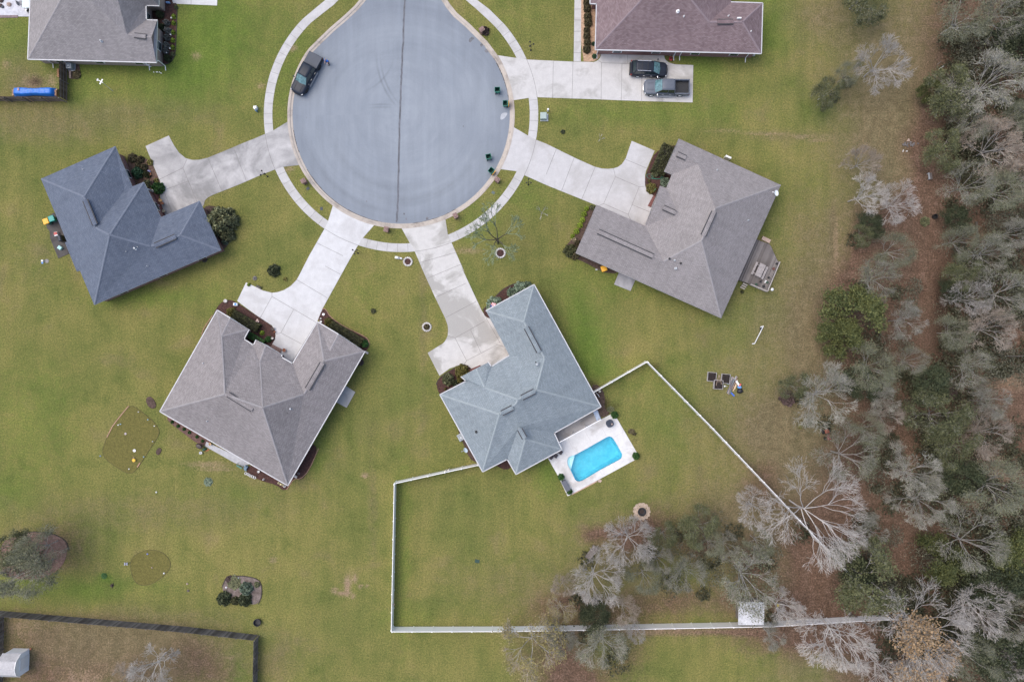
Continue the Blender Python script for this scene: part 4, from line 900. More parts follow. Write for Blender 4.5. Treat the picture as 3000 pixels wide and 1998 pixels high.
# open pool-side lanai of the blue green house: screen beam on slim posts
a, b_ = W(*ZE(917, 1190), 2.5), W(*ZE(1200, 1035), 2.5); c_ = W(*ZE(1170, 985), 2.5)
mb = MB(); d = b_ - a; mb.box(((a.x + b_.x) / 2, (a.y + b_.y) / 2, 2.5), (d.length, .10, .12), math.atan2(d.y, d.x)); mb.build('lanai_beam', WHITE, hE.root, world=True)
for t in (0.02, .35, .66, .98):
    q = a.lerp(b_, t); mb = MB(); mb.box((q.x, q.y, 1.25), (.1, .1, 2.45), math.atan2(d.y, d.x)); mb.build('lanai_post', WHITE, hE.root, world=True)
# ------------------------------------------------------------------ swimming pool, deck
from mathutils.geometry import tessellate_polygon
ZP = ZF(1600, 1180, 5.6)
def ring_slab(name, outer, hole, z, z0, m_):
    o3 = [Vector((p.x, p.y, 0)) for p in outer]; h3 = [Vector((p.x, p.y, 0)) for p in hole]
    tr = tessellate_polygon([o3, h3]); allv = o3 + h3; mb = MB()
    for t in tr:
        a, b_, c_ = [allv[i] for i in t]
        if (b_ - a).cross(c_ - a).z < 0: b_, c_ = c_, b_
        mb.face([(q.x, q.y, z) for q in (a, b_, c_)])
    for L in (o3, h3):
        for i in range(len(L)):
            a, b_ = L[i], L[(i + 1) % len(L)]
            mb.face([(a.x, a.y, z), (b_.x, b_.y, z), (b_.x, b_.y, z0), (a.x, a.y, z0)])
    return mb
deck_px = [(1090, 172), (1165, 262), (1505, 845), (1475, 925), (370, 1522), (350, 1525), (190, 1190), (35, 915), (60, 760), (160, 610), (214, 657), (905, 268)]
pool_px = [(475, 850), (700, 728), (995, 560), (1030, 549), (1070, 558), (1100, 585), (1180, 715), (1242, 835), (1246, 875), (1225, 915), (1180, 942), (880, 1103), (600, 1270), (545, 1288), (500, 1280), (470, 1250), (405, 1112),
           (378, 1065), (352, 1015), (345, 960), (352, 915), (375, 885), (420, 865)]
dk = [W(*ZP(*p)) for p in deck_px]; pl = [W(*ZP(*p)) for p in pool_px]
DECKM = concrete('pool_deck_concrete', (0.70, 0.70, 0.70), (0.44, 0.42, 0.40), 0.75, 0.35, 0.52, 0.68)
ring_slab('pool_deck', dk, pl, 0.06, -0.1, DECKM).build('pool_deck', DECKM, kind='structure')
mb = MB()
for j in [[(640, 470), (735, 640)], [(860, 320), (990, 540)], [(1110, 560), (1260, 480)], [(360, 590), (440, 760)], [(1250, 910), (1350, 930)], [(870, 1110), (930, 1190)], [(590, 1275), (640, 1345)], [(490, 1285), (450, 1400)], [(270, 730), (340, 870)], [(200, 900), (330, 920)], [(1090, 1000), (1140, 1085)], [(700, 1220), (750, 1290)]]:
    mb.strip([W(*ZP(*p)) for p in j], .03, .057, .064)
mb.build('pool_deck_joints', mat('joint_pale', (0.50, 0.49, 0.48), 0.95), kind='structure')
lan = [(108, 488), (214, 655), (905, 266), (850, 120)]
mb = MB(); mb.prism([W(*ZP(*p)) for p in lan], -.1, .056); mb.build('lanai_floor', concrete('lanai_concrete', (0.40, 0.38, 0.365), (0.24, 0.22, 0.205), 0.8, .4, .4, .6), kind='structure')
cpt = W(1747, 1345)
pool = thing('swimming_pool', 'turquoise in-ground swimming pool with white corner steps set in a white deck', 'swimming pool', (cpt.x, cpt.y, 0))
POOLW = mat('pool_liner', (0.08, 0.55, 0.70), 0.5, 0.0, .8, col2=(0.14, 0.64, 0.78), fine=.12, fscale=3)
mb = MB(); n_ = len(pl)
flo = offset_line([(p.x, p.y) for p in pl], 0.25 if sum(pl[i].x * pl[(i + 1) % n_].y - pl[(i + 1) % n_].x * pl[i].y for i in range(n_)) > 0 else -0.25, True)
main_w = [W(*ZP(*p)) for p in pool_px]
zf_ = lambda p: -1.15 - 0.55 * max(0, min(1, (p.x - W(*ZP(620, 900)).x) / 4.5))
for i in range(n_):
    a, b_ = pl[i], pl[(i + 1) % n_]; fa, fb = flo[i], flo[(i + 1) % n_]
    mb.face([(a.x, a.y, .02), (b_.x, b_.y, .02), (b_.x, b_.y, -.8), (a.x, a.y, -.8)])
    mb.face([(a.x, a.y, -.8), (b_.x, b_.y, -.8), (fb.x, fb.y, zf_(fb)), (fa.x, fa.y, zf_(fa))])
fc = [Vector((p.x, p.y, 0)) for p in flo]
for t in tessellate_polygon([fc]):
    mb.face([(fc[i].x, fc[i].y, zf_(fc[i])) for i in t])
mb.build('basin', POOLW, pool, world=True)
STEP = mat('pool_step_white', (0.78, 0.88, 0.88), 0.5)
stp = [(475, 850), (420, 865), (375, 885), (352, 915), (345, 960), (352, 1015), (378, 1065), (405, 1112)]
for k, (f, z) in enumerate(((1.0, -.20), (.72, -.42), (.45, -.66))):
    A, B = W(*ZP(475, 850)), W(*ZP(405, 1112))
    pts = []
    for p in stp:
        q = W(*ZP(*p)); t = (q - A).dot(B - A) / (B - A).length_squared; base_ = A + (B - A) * t; pts.append(base_ + (q - base_) * (1 - (1 - f) * .0) )
    if k: # lower treads reach further into the pool
        nn = (W(*ZP(700, 980)) - W(*ZP(440, 980))).normalized(); A2, B2 = A + nn * .02 * k, B + nn * .02 * k
    mb = MB(); pts2 = []
    ce = (A + B) / 2
    for q in pts: pts2.append(ce + (q - ce) * (1 - .0 * k))
    if k == 0:
        inner_ = [A + (B - A) * t for t in ()]
        mb.prism([ce + (q - ce) * .995 for q in pts], -1.2, z)
    else:
        nn = (W(*ZP(700, 980)) - W(*ZP(440, 980))).normalized()
        L = len(pts); arcp = [A.lerp(B, t) + nn * (.0 + .0 * math.sin(math.pi * t)) for t in np.linspace(0, 1, 6)]
        continue
    mb.build('step', STEP, pool, world=True)
mb = MB()
for f in (.62, .8):
    mb.strip([Vector(((A + B) / 2 + (q - (A + B) / 2) * f)[:2]) for q in pts[0:]], .04, -.198, -.185)
mb.build('step_nosing', mat('step_line', (0.25, 0.66, 0.76), .5), pool, world=True)
m, n, b = new_mat('pool_water_surface')
tr_ = n.nodes.new('ShaderNodeBsdfTransparent'); tr_.inputs[0].default_value = (0.80, 0.97, 1.0, 1)
gl = n.nodes.new('ShaderNodeBsdfGlossy'); gl.inputs['Roughness'].default_value = 0.08
mx = n.nodes.new('ShaderNodeMixShader'); mx.inputs[0].default_value = 0.06
tcw = n.nodes.new('ShaderNodeTexCoord').outputs['Object']
bp = n.nodes.new('ShaderNodeBump'); bp.inputs['Strength'].default_value = .5; bp.inputs['Distance'].default_value = .03
lk(n, tex_noise(n, 5, 3, .5, tcw), bp.inputs['Height']); lk(n, bp.outputs[0], gl.inputs['Normal'])
lk(n, tr_.outputs[0], mx.inputs[1]); lk(n, gl.outputs[0], mx.inputs[2]); lk(n, mx.outputs[0], n.nodes['Material Output'].inputs[0])
WATERM = m
mb = MB(); pc = [Vector((p.x, p.y, 0)) for p in pl]
for t in tessellate_polygon([pc]):
    q = [pc[i] for i in t]
    if (q[1] - q[0]).cross(q[2] - q[0]).z < 0: q = q[::-1]
    mb.face([(v.x, v.y, -.06) for v in q])
mb.build('water', WATERM, pool, world=True)
mb = MB(); mb.strip([W(*ZP(835, 1283)), W(*ZP(420, 1502))], .12, 0, .10); 
tb = mb.build('retaining_board', mat('tan_board', (0.48, 0.33, 0.25), .8, .15, 3)); setp(tb, 'long tan timber board edging the lower side of the pool deck', 'board')
# ------------------------------------------------------------------ fences
def white_fence(name, label, base_px, bay=2.4, hgt=1.83, skip_last=False, cat='fence', tint=mat('vinyl_white', (0.92, 0.925, 0.93), 0.4)):
    pts = [W(*p) for p in base_px]; c0 = sum(pts, Vector((0, 0, 0))) / len(pts)
    root = thing(name, label, cat, (c0.x, c0.y, 0), 0, None)
    for a, b_ in zip(pts[:-1], pts[1:]):
        L = (b_ - a).length; k = max(1, round(L / bay)); d = (b_ - a) / k; ang = math.atan2(d.y, d.x); ln = d.length
        for i in range(k):
            p = a + d * i; mid = p + d / 2
            mb = MB(); mb.box((mid.x, mid.y, .90), (ln - .13, .035, 1.66), ang)
            nb = int(ln / .16)
            for j in range(1, nb):
                q = p + d * (j / nb); mb.box((q.x, q.y, .92), (.012, .044, 1.58), ang, mi=1)
            mb.build('panel', [tint, mat('panel_groove', (0.84, .845, .85), .6)], root, world=True)
            mb = MB(); mb.box((mid.x, mid.y, hgt - .10), (ln - .12, .07, .15), ang); mb.build('rail', tint, root, world=True)
            mb = MB(); mb.box((p.x, p.y, hgt / 2), (.13, .13, hgt + .02), ang); mb.box((p.x, p.y, hgt + .05), (.17, .17, .07), ang, taper=.2); mb.build('post', tint, root, world=True)
    p = pts[-1]; mb = MB(); mb.box((p.x, p.y, hgt / 2), (.13, .13, hgt + .02), 0); mb.box((p.x, p.y, hgt + .05), (.17, .17, .07), 0, taper=.2); mb.build('post', tint, root, world=True)
    return root
white_fence('vinyl_fence', 'white vinyl fence run joining the pale blue green house to the western fence corner', [(1403, 1356), (1162, 1409)])
white_fence('vinyl_fence', 'long straight white vinyl fence running down the left side of the pool yard', [(1161, 1412), (1152.5, 1832)])
white_fence('vinyl_fence', 'long white vinyl fence along the bottom of the pool yard behind the bare trees', [(1155, 1835), (1500, 1834), (1912, 1826.5), (2250, 1820), (2592, 1799)])
white_fence('vinyl_fence', 'short white vinyl fence run from the pale blue green house to the top fence corner', [(1737, 1146), (1889, 1059)])
white_fence('vinyl_fence', 'diagonal white vinyl fence running down right from the top corner into the woods', [(1892, 1061), (2080, 1252), (2262, 1444), (2430, 1623), (2588, 1795)])
PICK = leaf_mat('fence_picket_grey', (0.055, 0.05, 0.05), (0.20, 0.19, 0.19), 0.9)
PICKB = leaf_mat('fence_picket_brown', (0.085, 0.06, 0.045), (0.20, 0.15, 0.115), 0.9)
def wood_fence(label, base_px, m_, hgt=1.83, bay=2.44, inner_side=1, rail=True):
    pts = [W(*p) for p in base_px]; c0 = sum(pts, Vector((0, 0, 0))) / len(pts); root = thing('wooden_fence', label, 'fence', (c0.x, c0.y, 0)); rnd = random.Random(len(label))
    for a, b_ in zip(pts[:-1], pts[1:]):
        L = (b_ - a).length; k = max(1, round(L / bay)); d = (b_ - a) / k; ang = math.atan2(d.y, d.x); ln = d.length; nn = Vector((-d.y, d.x, 0)).normalized() * inner_side
        for i in range(k):
            p = a + d * i; mb = MB(); nb = int(ln / .15)
            for j in range(nb):
                q = p + d * ((j + .5) / nb); hh = hgt + rnd.uniform(-.03, .03); mb.box((q.x, q.y, hh / 2 + .03), (.138, .022, hh), ang + rnd.uniform(-.02, .02), rx=rnd.uniform(-.01, .01))
            mb.build('pickets', m_, root, world=True)
            mb = MB(); mid = p + d / 2 + nn * .04
            for z in (.35, .95, 1.55): mb.box((mid.x, mid.y, z), (ln, .04, .09), ang)
            mb.build('rail', WOODGREY, root, world=True)
            mb = MB(); q = p + nn * .1; mb.box((q.x, q.y, hgt / 2), (.1, .1, hgt), ang); mb.build('post', WOODGREY, root, world=True)
    return root
wood_fence('weathered grey board fence crossing the bottom left, above the brown yard', [(-60, 1784), (0, 1788), (280, 1812), (557, 1836), (756, 1859)], PICK, inner_side=-1)
wood_fence('grey board fence at the right end of the brown yard, reaching the bottom edge', [(757, 1861), (753, 2060)], PICK)
wood_fence('dark board fence along the left edge beside the white shed', [(13, 1794), (8, 2060)], PICK)
wood_fence('brown board fence running down from the tan brick house at the top left', [(198, 196), (198, 297)], PICKB)
wood_fence('brown board fence behind the blue tarp at the left edge', [(196, 298), (-70, 296)], PICKB)
for i, (x0, y0) in enumerate(((75, 286), (124, 286), (0, 287))):
    a, b_ = W(x0 + 2, y0 + 1, 1.6), W(x0 + 24, y0 + 14, .1); mb = MB(); mb.tube(a, b_, .045, n=4)
    o = mb.build('fence_brace', mat('tan_timber', (0.42, 0.30, 0.21), .85, .15, 4)); setp(o, ['pale timber brace leaning on the fence below the middle of the blue tarp', 'pale timber brace leaning on the fence below the right end of the blue tarp', 'pale timber brace leaning on the fence at the left photo edge'][i], 'brace', 'braces on the brown fence')
# far fence in the woods
f_ = wood_fence('dark fence glimpsed through the trees at the right edge', [(2928, 1044), (3060, 1042)], PICK, hgt=1.2)

# ------------------------------------------------------------------ vehicles
def paint(name, col): return mat(name, col, 0.35, 0.06, 1.5, spec=0.22)
def loft(mb, rings, mi=0, cap=True):
    n = len(rings[0]); vs = [p for r_ in rings for p in r_]
    fs = [(k * n + i, k * n + (i + 1) % n, (k + 1) * n + (i + 1) % n, (k + 1) * n + i) for k in range(len(rings) - 1) for i in range(n)]
    if cap: fs += [tuple(range(n))[::-1], tuple(range((len(rings) - 1) * n, len(rings) * n))]
    mb.mesh(vs, fs, mi)
def body_ring(x, w_, z0, zb):
    pts = []
    half = [(w_ * .90, z0), (w_ * .985, z0 + .12), (w_, (z0 + zb) / 2), (w_ * .985, zb - .16), (w_ * .94, zb - .05), (w_ * .80, zb), (w_ * .4, zb + .025)]
    for y, z in half: pts.append((x, y, z))
    for y, z in half[::-1]: pts.append((x, -y, z))
    return pts
def wheel(root, x, y, r, rimm):
    s = 1 if y > 0 else -1; mb = MB(); prof = [(r * .62, -.12), (r * .9, -.12), (r, -.08), (r, .08), (r * .9, .12), (r * .62, .12)]
    vs = []; nn = 20
    for rr, t in prof:
        for i in range(nn):
            a = 2 * math.pi * i / nn; vs.append((x + rr * math.cos(a), y + t, r + rr * math.sin(a)))
    fs = [(k * nn + i, k * nn + (i + 1) % nn, (k + 1) * nn + (i + 1) % nn, (k + 1) * nn + i) for k in range(len(prof) - 1) for i in range(nn)]
    wh = MB(); wh.mesh(vs, fs); w_ = wh.build('tyre', RUBBER, root, smooth=True)
    mb.tube((x, y - .10, r), (x, y + .10 * s if s > 0 else y + .0, r), r * .62, n=16)
    mb = MB(); mb.tube((x, y - .11 if s < 0 else y, r), (x, y if s < 0 else y + .11, r), r * .62, n=16)
    for k in range(5):
        a = 2 * math.pi * k / 5; mb.tube((x, y + s * .115, r), (x + r * .55 * math.cos(a), y + s * .115, r + r * .55 * math.sin(a)), .03, n=5)
    rm = mb.build('rim', rimm, root)
def vehicle(kind, label, px, py, rz, L, Wd, col_m, group=None, roof_m=None, bed_m=None, tonneau=None, rimm=CHROME):
    p = W(px, py, 1.0); root = thing(kind, label, 'pickup truck' if kind == 'pickup_truck' else 'car', (p.x, p.y, -0.09 if px < 1100 else .03), rz, group)
    hw = Wd / 2; F, B_ = L / 2, -L / 2
    pick = kind == 'pickup_truck'
    xw0 = F - (1.38 if pick else 1.02); xw1 = xw0 - (.78 if pick else .85)    # windscreen base / top
    xr = xw1 - (1.62 if pick else 2.25)                                        # rear of roof
    xc = xr - (.10 if pick else .38)                                           # cab rear at the belt
    zb = 1.12 if pick else 1.08; zr = 1.92 if pick else 1.76; z0 = .32 if pick else .25
    hz = 1.10 if pick else .98
    st = [(F + .10, .30, z0 + .15, hz - .36), (F + .05, .58, z0 + .10, hz - .24), (F - .04, .78, z0 + .05, hz - .16), (F - .20, .91, z0, hz - .10), (F - .5, .98, z0, hz - .04), (xw0, 1.0, z0, hz), (xw0 - .25, 1.0, z0, zb)]
    if pick:
        st += [(xc, 1.0, z0, zb)]
        mb = MB(); loft(mb, [body_ring(x, hw * k, a, c_) for x, k, a, c_ in st]); body = mb.build('body', col_m, root, smooth=True)
        mb = MB(); bl = xc - B_; yo = hw * .985; yi = hw * .82
        for s in (-1, 1): mb.box(((xc + B_) / 2 - .01, s * (yo + yi) / 2, .80), (bl - .06, yo - yi, .68))
        mb.box((B_ + .05, 0, .80), (.10, yo * 2 - .04, .68)); mb.box((xc - .05, 0, .80), (.06, yi * 2, .66))
        mb.build('bed', col_m, root, bevel=.03)
        mb = MB(); mb.box(((xc + B_) / 2, 0, .58), (bl - .12, yi * 2 - .01, .06))
        for k in range(9): mb.box(((xc + B_) / 2, -yi + (k + .5) * yi * 2 / 9, .62), (bl - .2, .09, .02))
        mb.build('bed_liner', bed_m or BLACK, root)
        if tonneau: mb = MB(); mb.box(((xc + B_) / 2, 0, 1.165), (bl - .04, yo * 2 - .06, .05)); mb.build('bed_cover', tonneau, root, bevel=.02)
    else:
        st += [(xc, 1.0, z0, zb), (B_ + .30, .98, z0, zb), (B_ + .10, .90, z0 + .05, zb - .12), (B_, .78, z0 + .12, zb - .35)]
        mb = MB(); loft(mb, [body_ring(x, hw * k, a, c_) for x, k, a, c_ in st]); mb.build('body', col_m, root, smooth=True)
    wb, wr = hw * .88, hw * .70
    # glasshouse: windscreen, side windows, rear window, roof
    A = [(xw0 - .02, wb * .94, zb - .02), (xc + .03, wb, zb - .02)]; T = [(xw1, wr, zr - .07), (xr, wr, zr - .07)]
    m1 = lambda p: (p[0], -p[1], p[2])
    wcx = xw0 + .13
    mb = MB(); mb.mesh([A[0], (wcx, 0, zb - .02), m1(A[0]), m1(T[0]), (xw1 + .05, 0, zr - .05), T[0]], [(0, 1, 4, 5), (1, 2, 3, 4)]); mb.build('windscreen', WSHIELD, root)
    mb = MB(); mb.face([m1(A[1]), A[1], T[1], m1(T[1])]); mb.build('rear_window', GLASS, root)
    for s in (1, -1):
        f = (lambda p: p) if s > 0 else m1
        mb = MB(); mb.face([f(A[1]), f(A[0]), f(T[0]), f(T[1])]); mb.build('side_window', GLASS, root)
    mb = MB(); rr = []
    for x, k, z in ((xw1 + .06, .90, zr - .085), (xw1 - .1, .99, zr - .03), (xw1 - .5, 1.02, zr), ((xw1 + xr) / 2, 1.02, zr + .01), (xr + .2, 1.01, zr - .01), (xr - .04, .97, zr - .075)):
        w2 = wr * k; rr.append([(x, w2 * 1.04, z - .07), (x, w2, z - .015), (x, w2 * .5, z + .01), (x, -w2 * .5, z + .01), (x, -w2, z - .015), (x, -w2 * 1.04, z - .07)])
    loft(mb, rr); mb.build('roof', roof_m or col_m, root, smooth=True)
    mb = MB()
    for s in (1, -1):
        mb.tube((A[0][0], s * A[0][1], zb), (T[0][0], s * T[0][1], zr - .05), .045, n=5); mb.tube((A[1][0], s * A[1][1], zb), (T[1][0], s * T[1][1], zr - .05), .055, n=5)
        xm = (A[0][0] * .35 + A[1][0] * .65) if pick else (xw1 + xr) / 2 + .1
        mb.tube((xm, s * wb, zb), (xm, s * wr, zr - .05), .04, n=5)
    mb.build('pillars', col_m, root)
    if not pick:
        mb = MB()
        for k in range(7): mb.box(((xw1 + xr) / 2 - .05, -wr * .78 + k * wr * .26, zr + .025), (xr and abs(xr - xw1) - .5, .035, .02))
        mb.build('roof_ribs', col_m, root)
        for s in (1, -1): mb = MB(); mb.box(((xw1 + xr) / 2 - .1, s * wr * .93, zr + .05), (1.75, .05, .05)); mb.build('roof_rail', CHROME, root)
        for x in (xr + .75, xr + 1.5): mb = MB(); mb.box((x, 0, zr + .06), (.05, wr * 1.86, .04)); mb.build('roof_bar', BLACK, root)
    for s in (1, -1):
        mb = MB(); mb.box((xw0 - .25, s * (hw + .14), zb + .10), (.12, .26, .18)); mb.build('mirror', CHROME if pick and not tonneau else col_m, root, bevel=.03)
        mb = MB(); mb.box((F - .16, s * hw * .74, hz - .26), (.20, .30, .14), s * -.55); mb.build('headlight', mat('lamp_glass', (0.55, 0.58, 0.62), .15, spec=.8), root, bevel=.03)
        mb = MB(); mb.box((B_ + .06, s * hw * .93, .88), (.12, .12, .30)); mb.build('tail_light', mat('tail_red', (0.30, .015, .012), .3), root, bevel=.02)
        for x in ((xw0 - 1.0), (xw0 - 1.95)): mb = MB(); mb.box((x, s * (hw + .01), zb - .20), (.2, .05, .05)); mb.build('door_handle', CHROME, root)
        if pick: mb = MB(); mb.box(((xw0 + xc) / 2, s * (hw + .06), .40), (2.1, .16, .06)); mb.build('running_board', mat('board_grey', (.30, .32, .35), .5), root)
    wx = (F - .95, B_ + 1.15) if pick else (F - .92, B_ + .98); r = .41 if pick else .37
    for x in wx:
        for y in (hw - .12, -(hw - .12)): wheel(root, x, y, r, rimm)
    mb = MB(); mb.prism([(F + .16 - .34 * (y / hw) ** 2 - dd, y * (1 if dd == 0 else .97)) for dd in (0, .12) for y in (np.linspace(-hw * .9, hw * .9, 9) if dd == 0 else np.linspace(hw * .9, -hw * .9, 9))], .42, .62); mb.build('front_bumper', CHROME if pick and not tonneau else BLACK, root, bevel=.04)
    mb = MB(); mb.box((F - .02, 0, .78), (.08, Wd * .50, .24)); mb.build('grille', CHROME if pick and not tonneau else BLACK, root)
    mb = MB(); mb.box((B_ - .06, 0, .48), (.16, Wd * .86, .18)); mb.build('rear_bumper', CHROME if pick and not tonneau else BLACK, root, bevel=.03)
    mb = MB()
    for s in (-1, 1): mb.box((xw0 + .62, s * .42, hz + .03), (.95, .035, .025), s * -.05)
    mb.build('bonnet_crease', col_m, root)
    return root
vehicle('pickup_truck', 'silver grey pickup with open black bed parked on the concrete driveway', 1954.5, 255, math.pi - .01, 5.85, 2.0, paint('silver_paint', (0.115, 0.13, 0.16)), bed_m=BLACK)
vehicle('sport_utility_car', 'black sport utility car with chrome roof rails nosing right on the driveway', 1901.5, 201, -.045, 4.7, 1.95, paint('black_paint', (0.022, 0.027, 0.040)))
DPAINT = paint('dark_navy_paint', (0.018, 0.025, 0.040))
vehicle('pickup_truck', 'black pickup with grey bed cover parked against the kerb of the turning circle', 896, 215, math.atan2(-110, -60), 5.55, 1.98, DPAINT, tonneau=mat('grey_bed_cover', (0.055, 0.066, 0.088), .6, .1, 3), rimm=BLACK)

# ------------------------------------------------------------------ person
def skin_fig(name, verts_, edges_, rad, m_, parent, root_i=0, sub=1):
    me = bpy.data.meshes.new(name); me.from_pydata(verts_, edges_, []); me.update(); me.materials.append(m_)
    o = bpy.data.objects.new(name, me); C.objects.link(o); o.parent = parent
    sk = o.modifiers.new('skin', 'SKIN'); sk.use_smooth_shade = True
    for i, v_ in enumerate(me.skin_vertices[0].data):
        r_ = rad[i]; v_.radius = r_ if hasattr(r_, '__len__') else (r_, r_); v_.use_root = (i == root_i)
    sb = o.modifiers.new('sub', 'SUBSURF'); sb.levels = sub; sb.render_levels = sub
    return o
SKIN = mat('skin', (0.55, 0.33, 0.26), .6)
pp = W(963, 187); person = thing('person', 'person in bright blue T-shirt and dark trousers standing behind the black pickup', 'person', (pp.x, pp.y, -.085), R(-115))
# local frame: x forward, y left
J = {'pel': (0, 0, .95), 'lhip': (0, .10, .90), 'rhip': (0, -.10, .90), 'lkn': (.10, .11, .50), 'rkn': (.02, -.11, .48), 'lan': (.06, .11, .09), 'ran': (-.20, -.11, .10), 'lto': (.22, .12, .03), 'rto': (-.05, -.12, .04),
     'wai': (.01, 0, 1.10), 'che': (.05, 0, 1.32), 'nk': (.09, 0, 1.48), 'hd0': (.11, 0, 1.57), 'hd': (.13, 0, 1.66), 'hdt': (.12, 0, 1.74),
     'lsh': (.06, .19, 1.42), 'rsh': (.06, -.19, 1.42), 'lel': (.06, .27, 1.14), 'rel': (.08, -.27, 1.14), 'lwr': (.30, .20, 1.08), 'rwr': (.30, -.18, 1.06), 'lpa': (.36, .18, 1.08), 'rpa': (.36, -.16, 1.06)}
RA_ = {'pel': (.14, .11), 'lhip': .085, 'rhip': .085, 'lkn': .058, 'rkn': .058, 'lan': .038, 'ran': .038, 'lto': .035, 'rto': .035, 'wai': (.13, .10), 'che': (.155, .11), 'nk': .055, 'hd0': .075, 'hd': (.085, .095), 'hdt': .06,
       'lsh': .06, 'rsh': .06, 'lel': .042, 'rel': .042, 'lwr': .028, 'rwr': .028, 'lpa': (.038, .022), 'rpa': (.038, .022)}
E = [('pel', 'lhip'), ('pel', 'rhip'), ('lhip', 'lkn'), ('rhip', 'rkn'), ('lkn', 'lan'), ('rkn', 'ran'), ('lan', 'lto'), ('ran', 'rto'), ('pel', 'wai'), ('wai', 'che'), ('che', 'nk'), ('nk', 'hd0'), ('hd0', 'hd'), ('hd', 'hdt'), ('che', 'lsh'), ('che', 'rsh'), ('lsh', 'lel'), ('rsh', 'rel'), ('lel', 'lwr'), ('rel', 'rwr'), ('lwr', 'lpa'), ('rwr', 'rpa')]
for sd_ in ('l', 'r'):
    b_ = Vector(J[sd_ + 'pa']); s_ = 1 if sd_ == 'l' else -1
    for k, (dy, ln) in enumerate(((-.028, .060), (-.010, .075), (.010, .070), (.028, .055))):
        a1 = b_ + Vector((.03, dy, -.002)); a2 = a1 + Vector((ln * .55, 0, -.004)); a3 = a2 + Vector((ln * .4, 0, -.022))
        for q, nm in ((a1, 'a'), (a2, 'b'), (a3, 'c')): J[f'{sd_}f{k}{nm}'] = tuple(q); RA_[f'{sd_}f{k}{nm}'] = .009
        E += [(sd_ + 'pa', f'{sd_}f{k}a'), (f'{sd_}f{k}a', f'{sd_}f{k}b'), (f'{sd_}f{k}b', f'{sd_}f{k}c')]
    t1 = b_ + Vector((-.005, -s_ * .045, 0)); t2 = t1 + Vector((.04, -s_ * .02, -.01)); J[sd_ + 't1'] = tuple(t1); J[sd_ + 't2'] = tuple(t2); RA_[sd_ + 't1'] = RA_[sd_ + 't2'] = .010
    E += [(sd_ + 'pa', sd_ + 't1'), (sd_ + 't1', sd_ + 't2')]
def sub_fig(name, keys, m_, grow, sub=1, root='pel'):
    ks = [k for k in J if k in keys]; ix = {k: i for i, k in enumerate(ks)}
    ed = [(ix[a], ix[b_]) for a, b_ in E if a in ix and b_ in ix]
    rd = []
    for k in ks:
        r_ = RA_[k]; rd.append(tuple(x + grow for x in r_) if hasattr(r_, '__len__') else r_ + grow)
    return skin_fig(name, [J[k] for k in ks], ed, rd, m_, person, ix[root], sub)
sub_fig('body', set(J), SKIN, 0, 2)
sub_fig('shirt', {'pel', 'wai', 'che', 'lsh', 'rsh', 'lel', 'rel'}, mat('blue_shirt', (0.01, 0.17, 0.72), .8), .04, 1, 'che')
sub_fig('trousers', {'pel', 'lhip', 'rhip', 'lkn', 'rkn', 'lan', 'ran'}, mat('dark_trousers', (0.018, .018, .022), .85), .018)
mb = MB()
for q in ((.14, .115), (-.12, -.115)): mb.box((q[0], q[1], .045), (.28, .10, .08))
mb.build('shoe', BLACK, person, bevel=.02)
mb = MB(); mb.lathe([(.095, -.02), (.10, .04), (.08, .09), (.03, .115), (0, .12)], (.105, 0, 1.68), 12, sx=1.05); mb.build('hair', mat('fair_hair', (.30, .22, .15), .8), person, smooth=True)
mb = MB()
mb.tube((.215, 0, 1.66), (.245, 0, 1.635), .014, n=6)
for y in (-.092, .092): mb.lathe([(0, -.03), (.02, 0), (0, .03)], (.12, y, 1.655), 6)
mb.build('nose_and_ears', SKIN, person, smooth=True)
mb = MB()
for y in (-.033, .033): mb.lathe([(0, -.008), (.010, 0), (0, .008)], (.212, y, 1.675), 6)
mb.box((.208, 0, 1.60), (.01, .045, .008)); mb.build('eyes_and_mouth', BLACK, person)

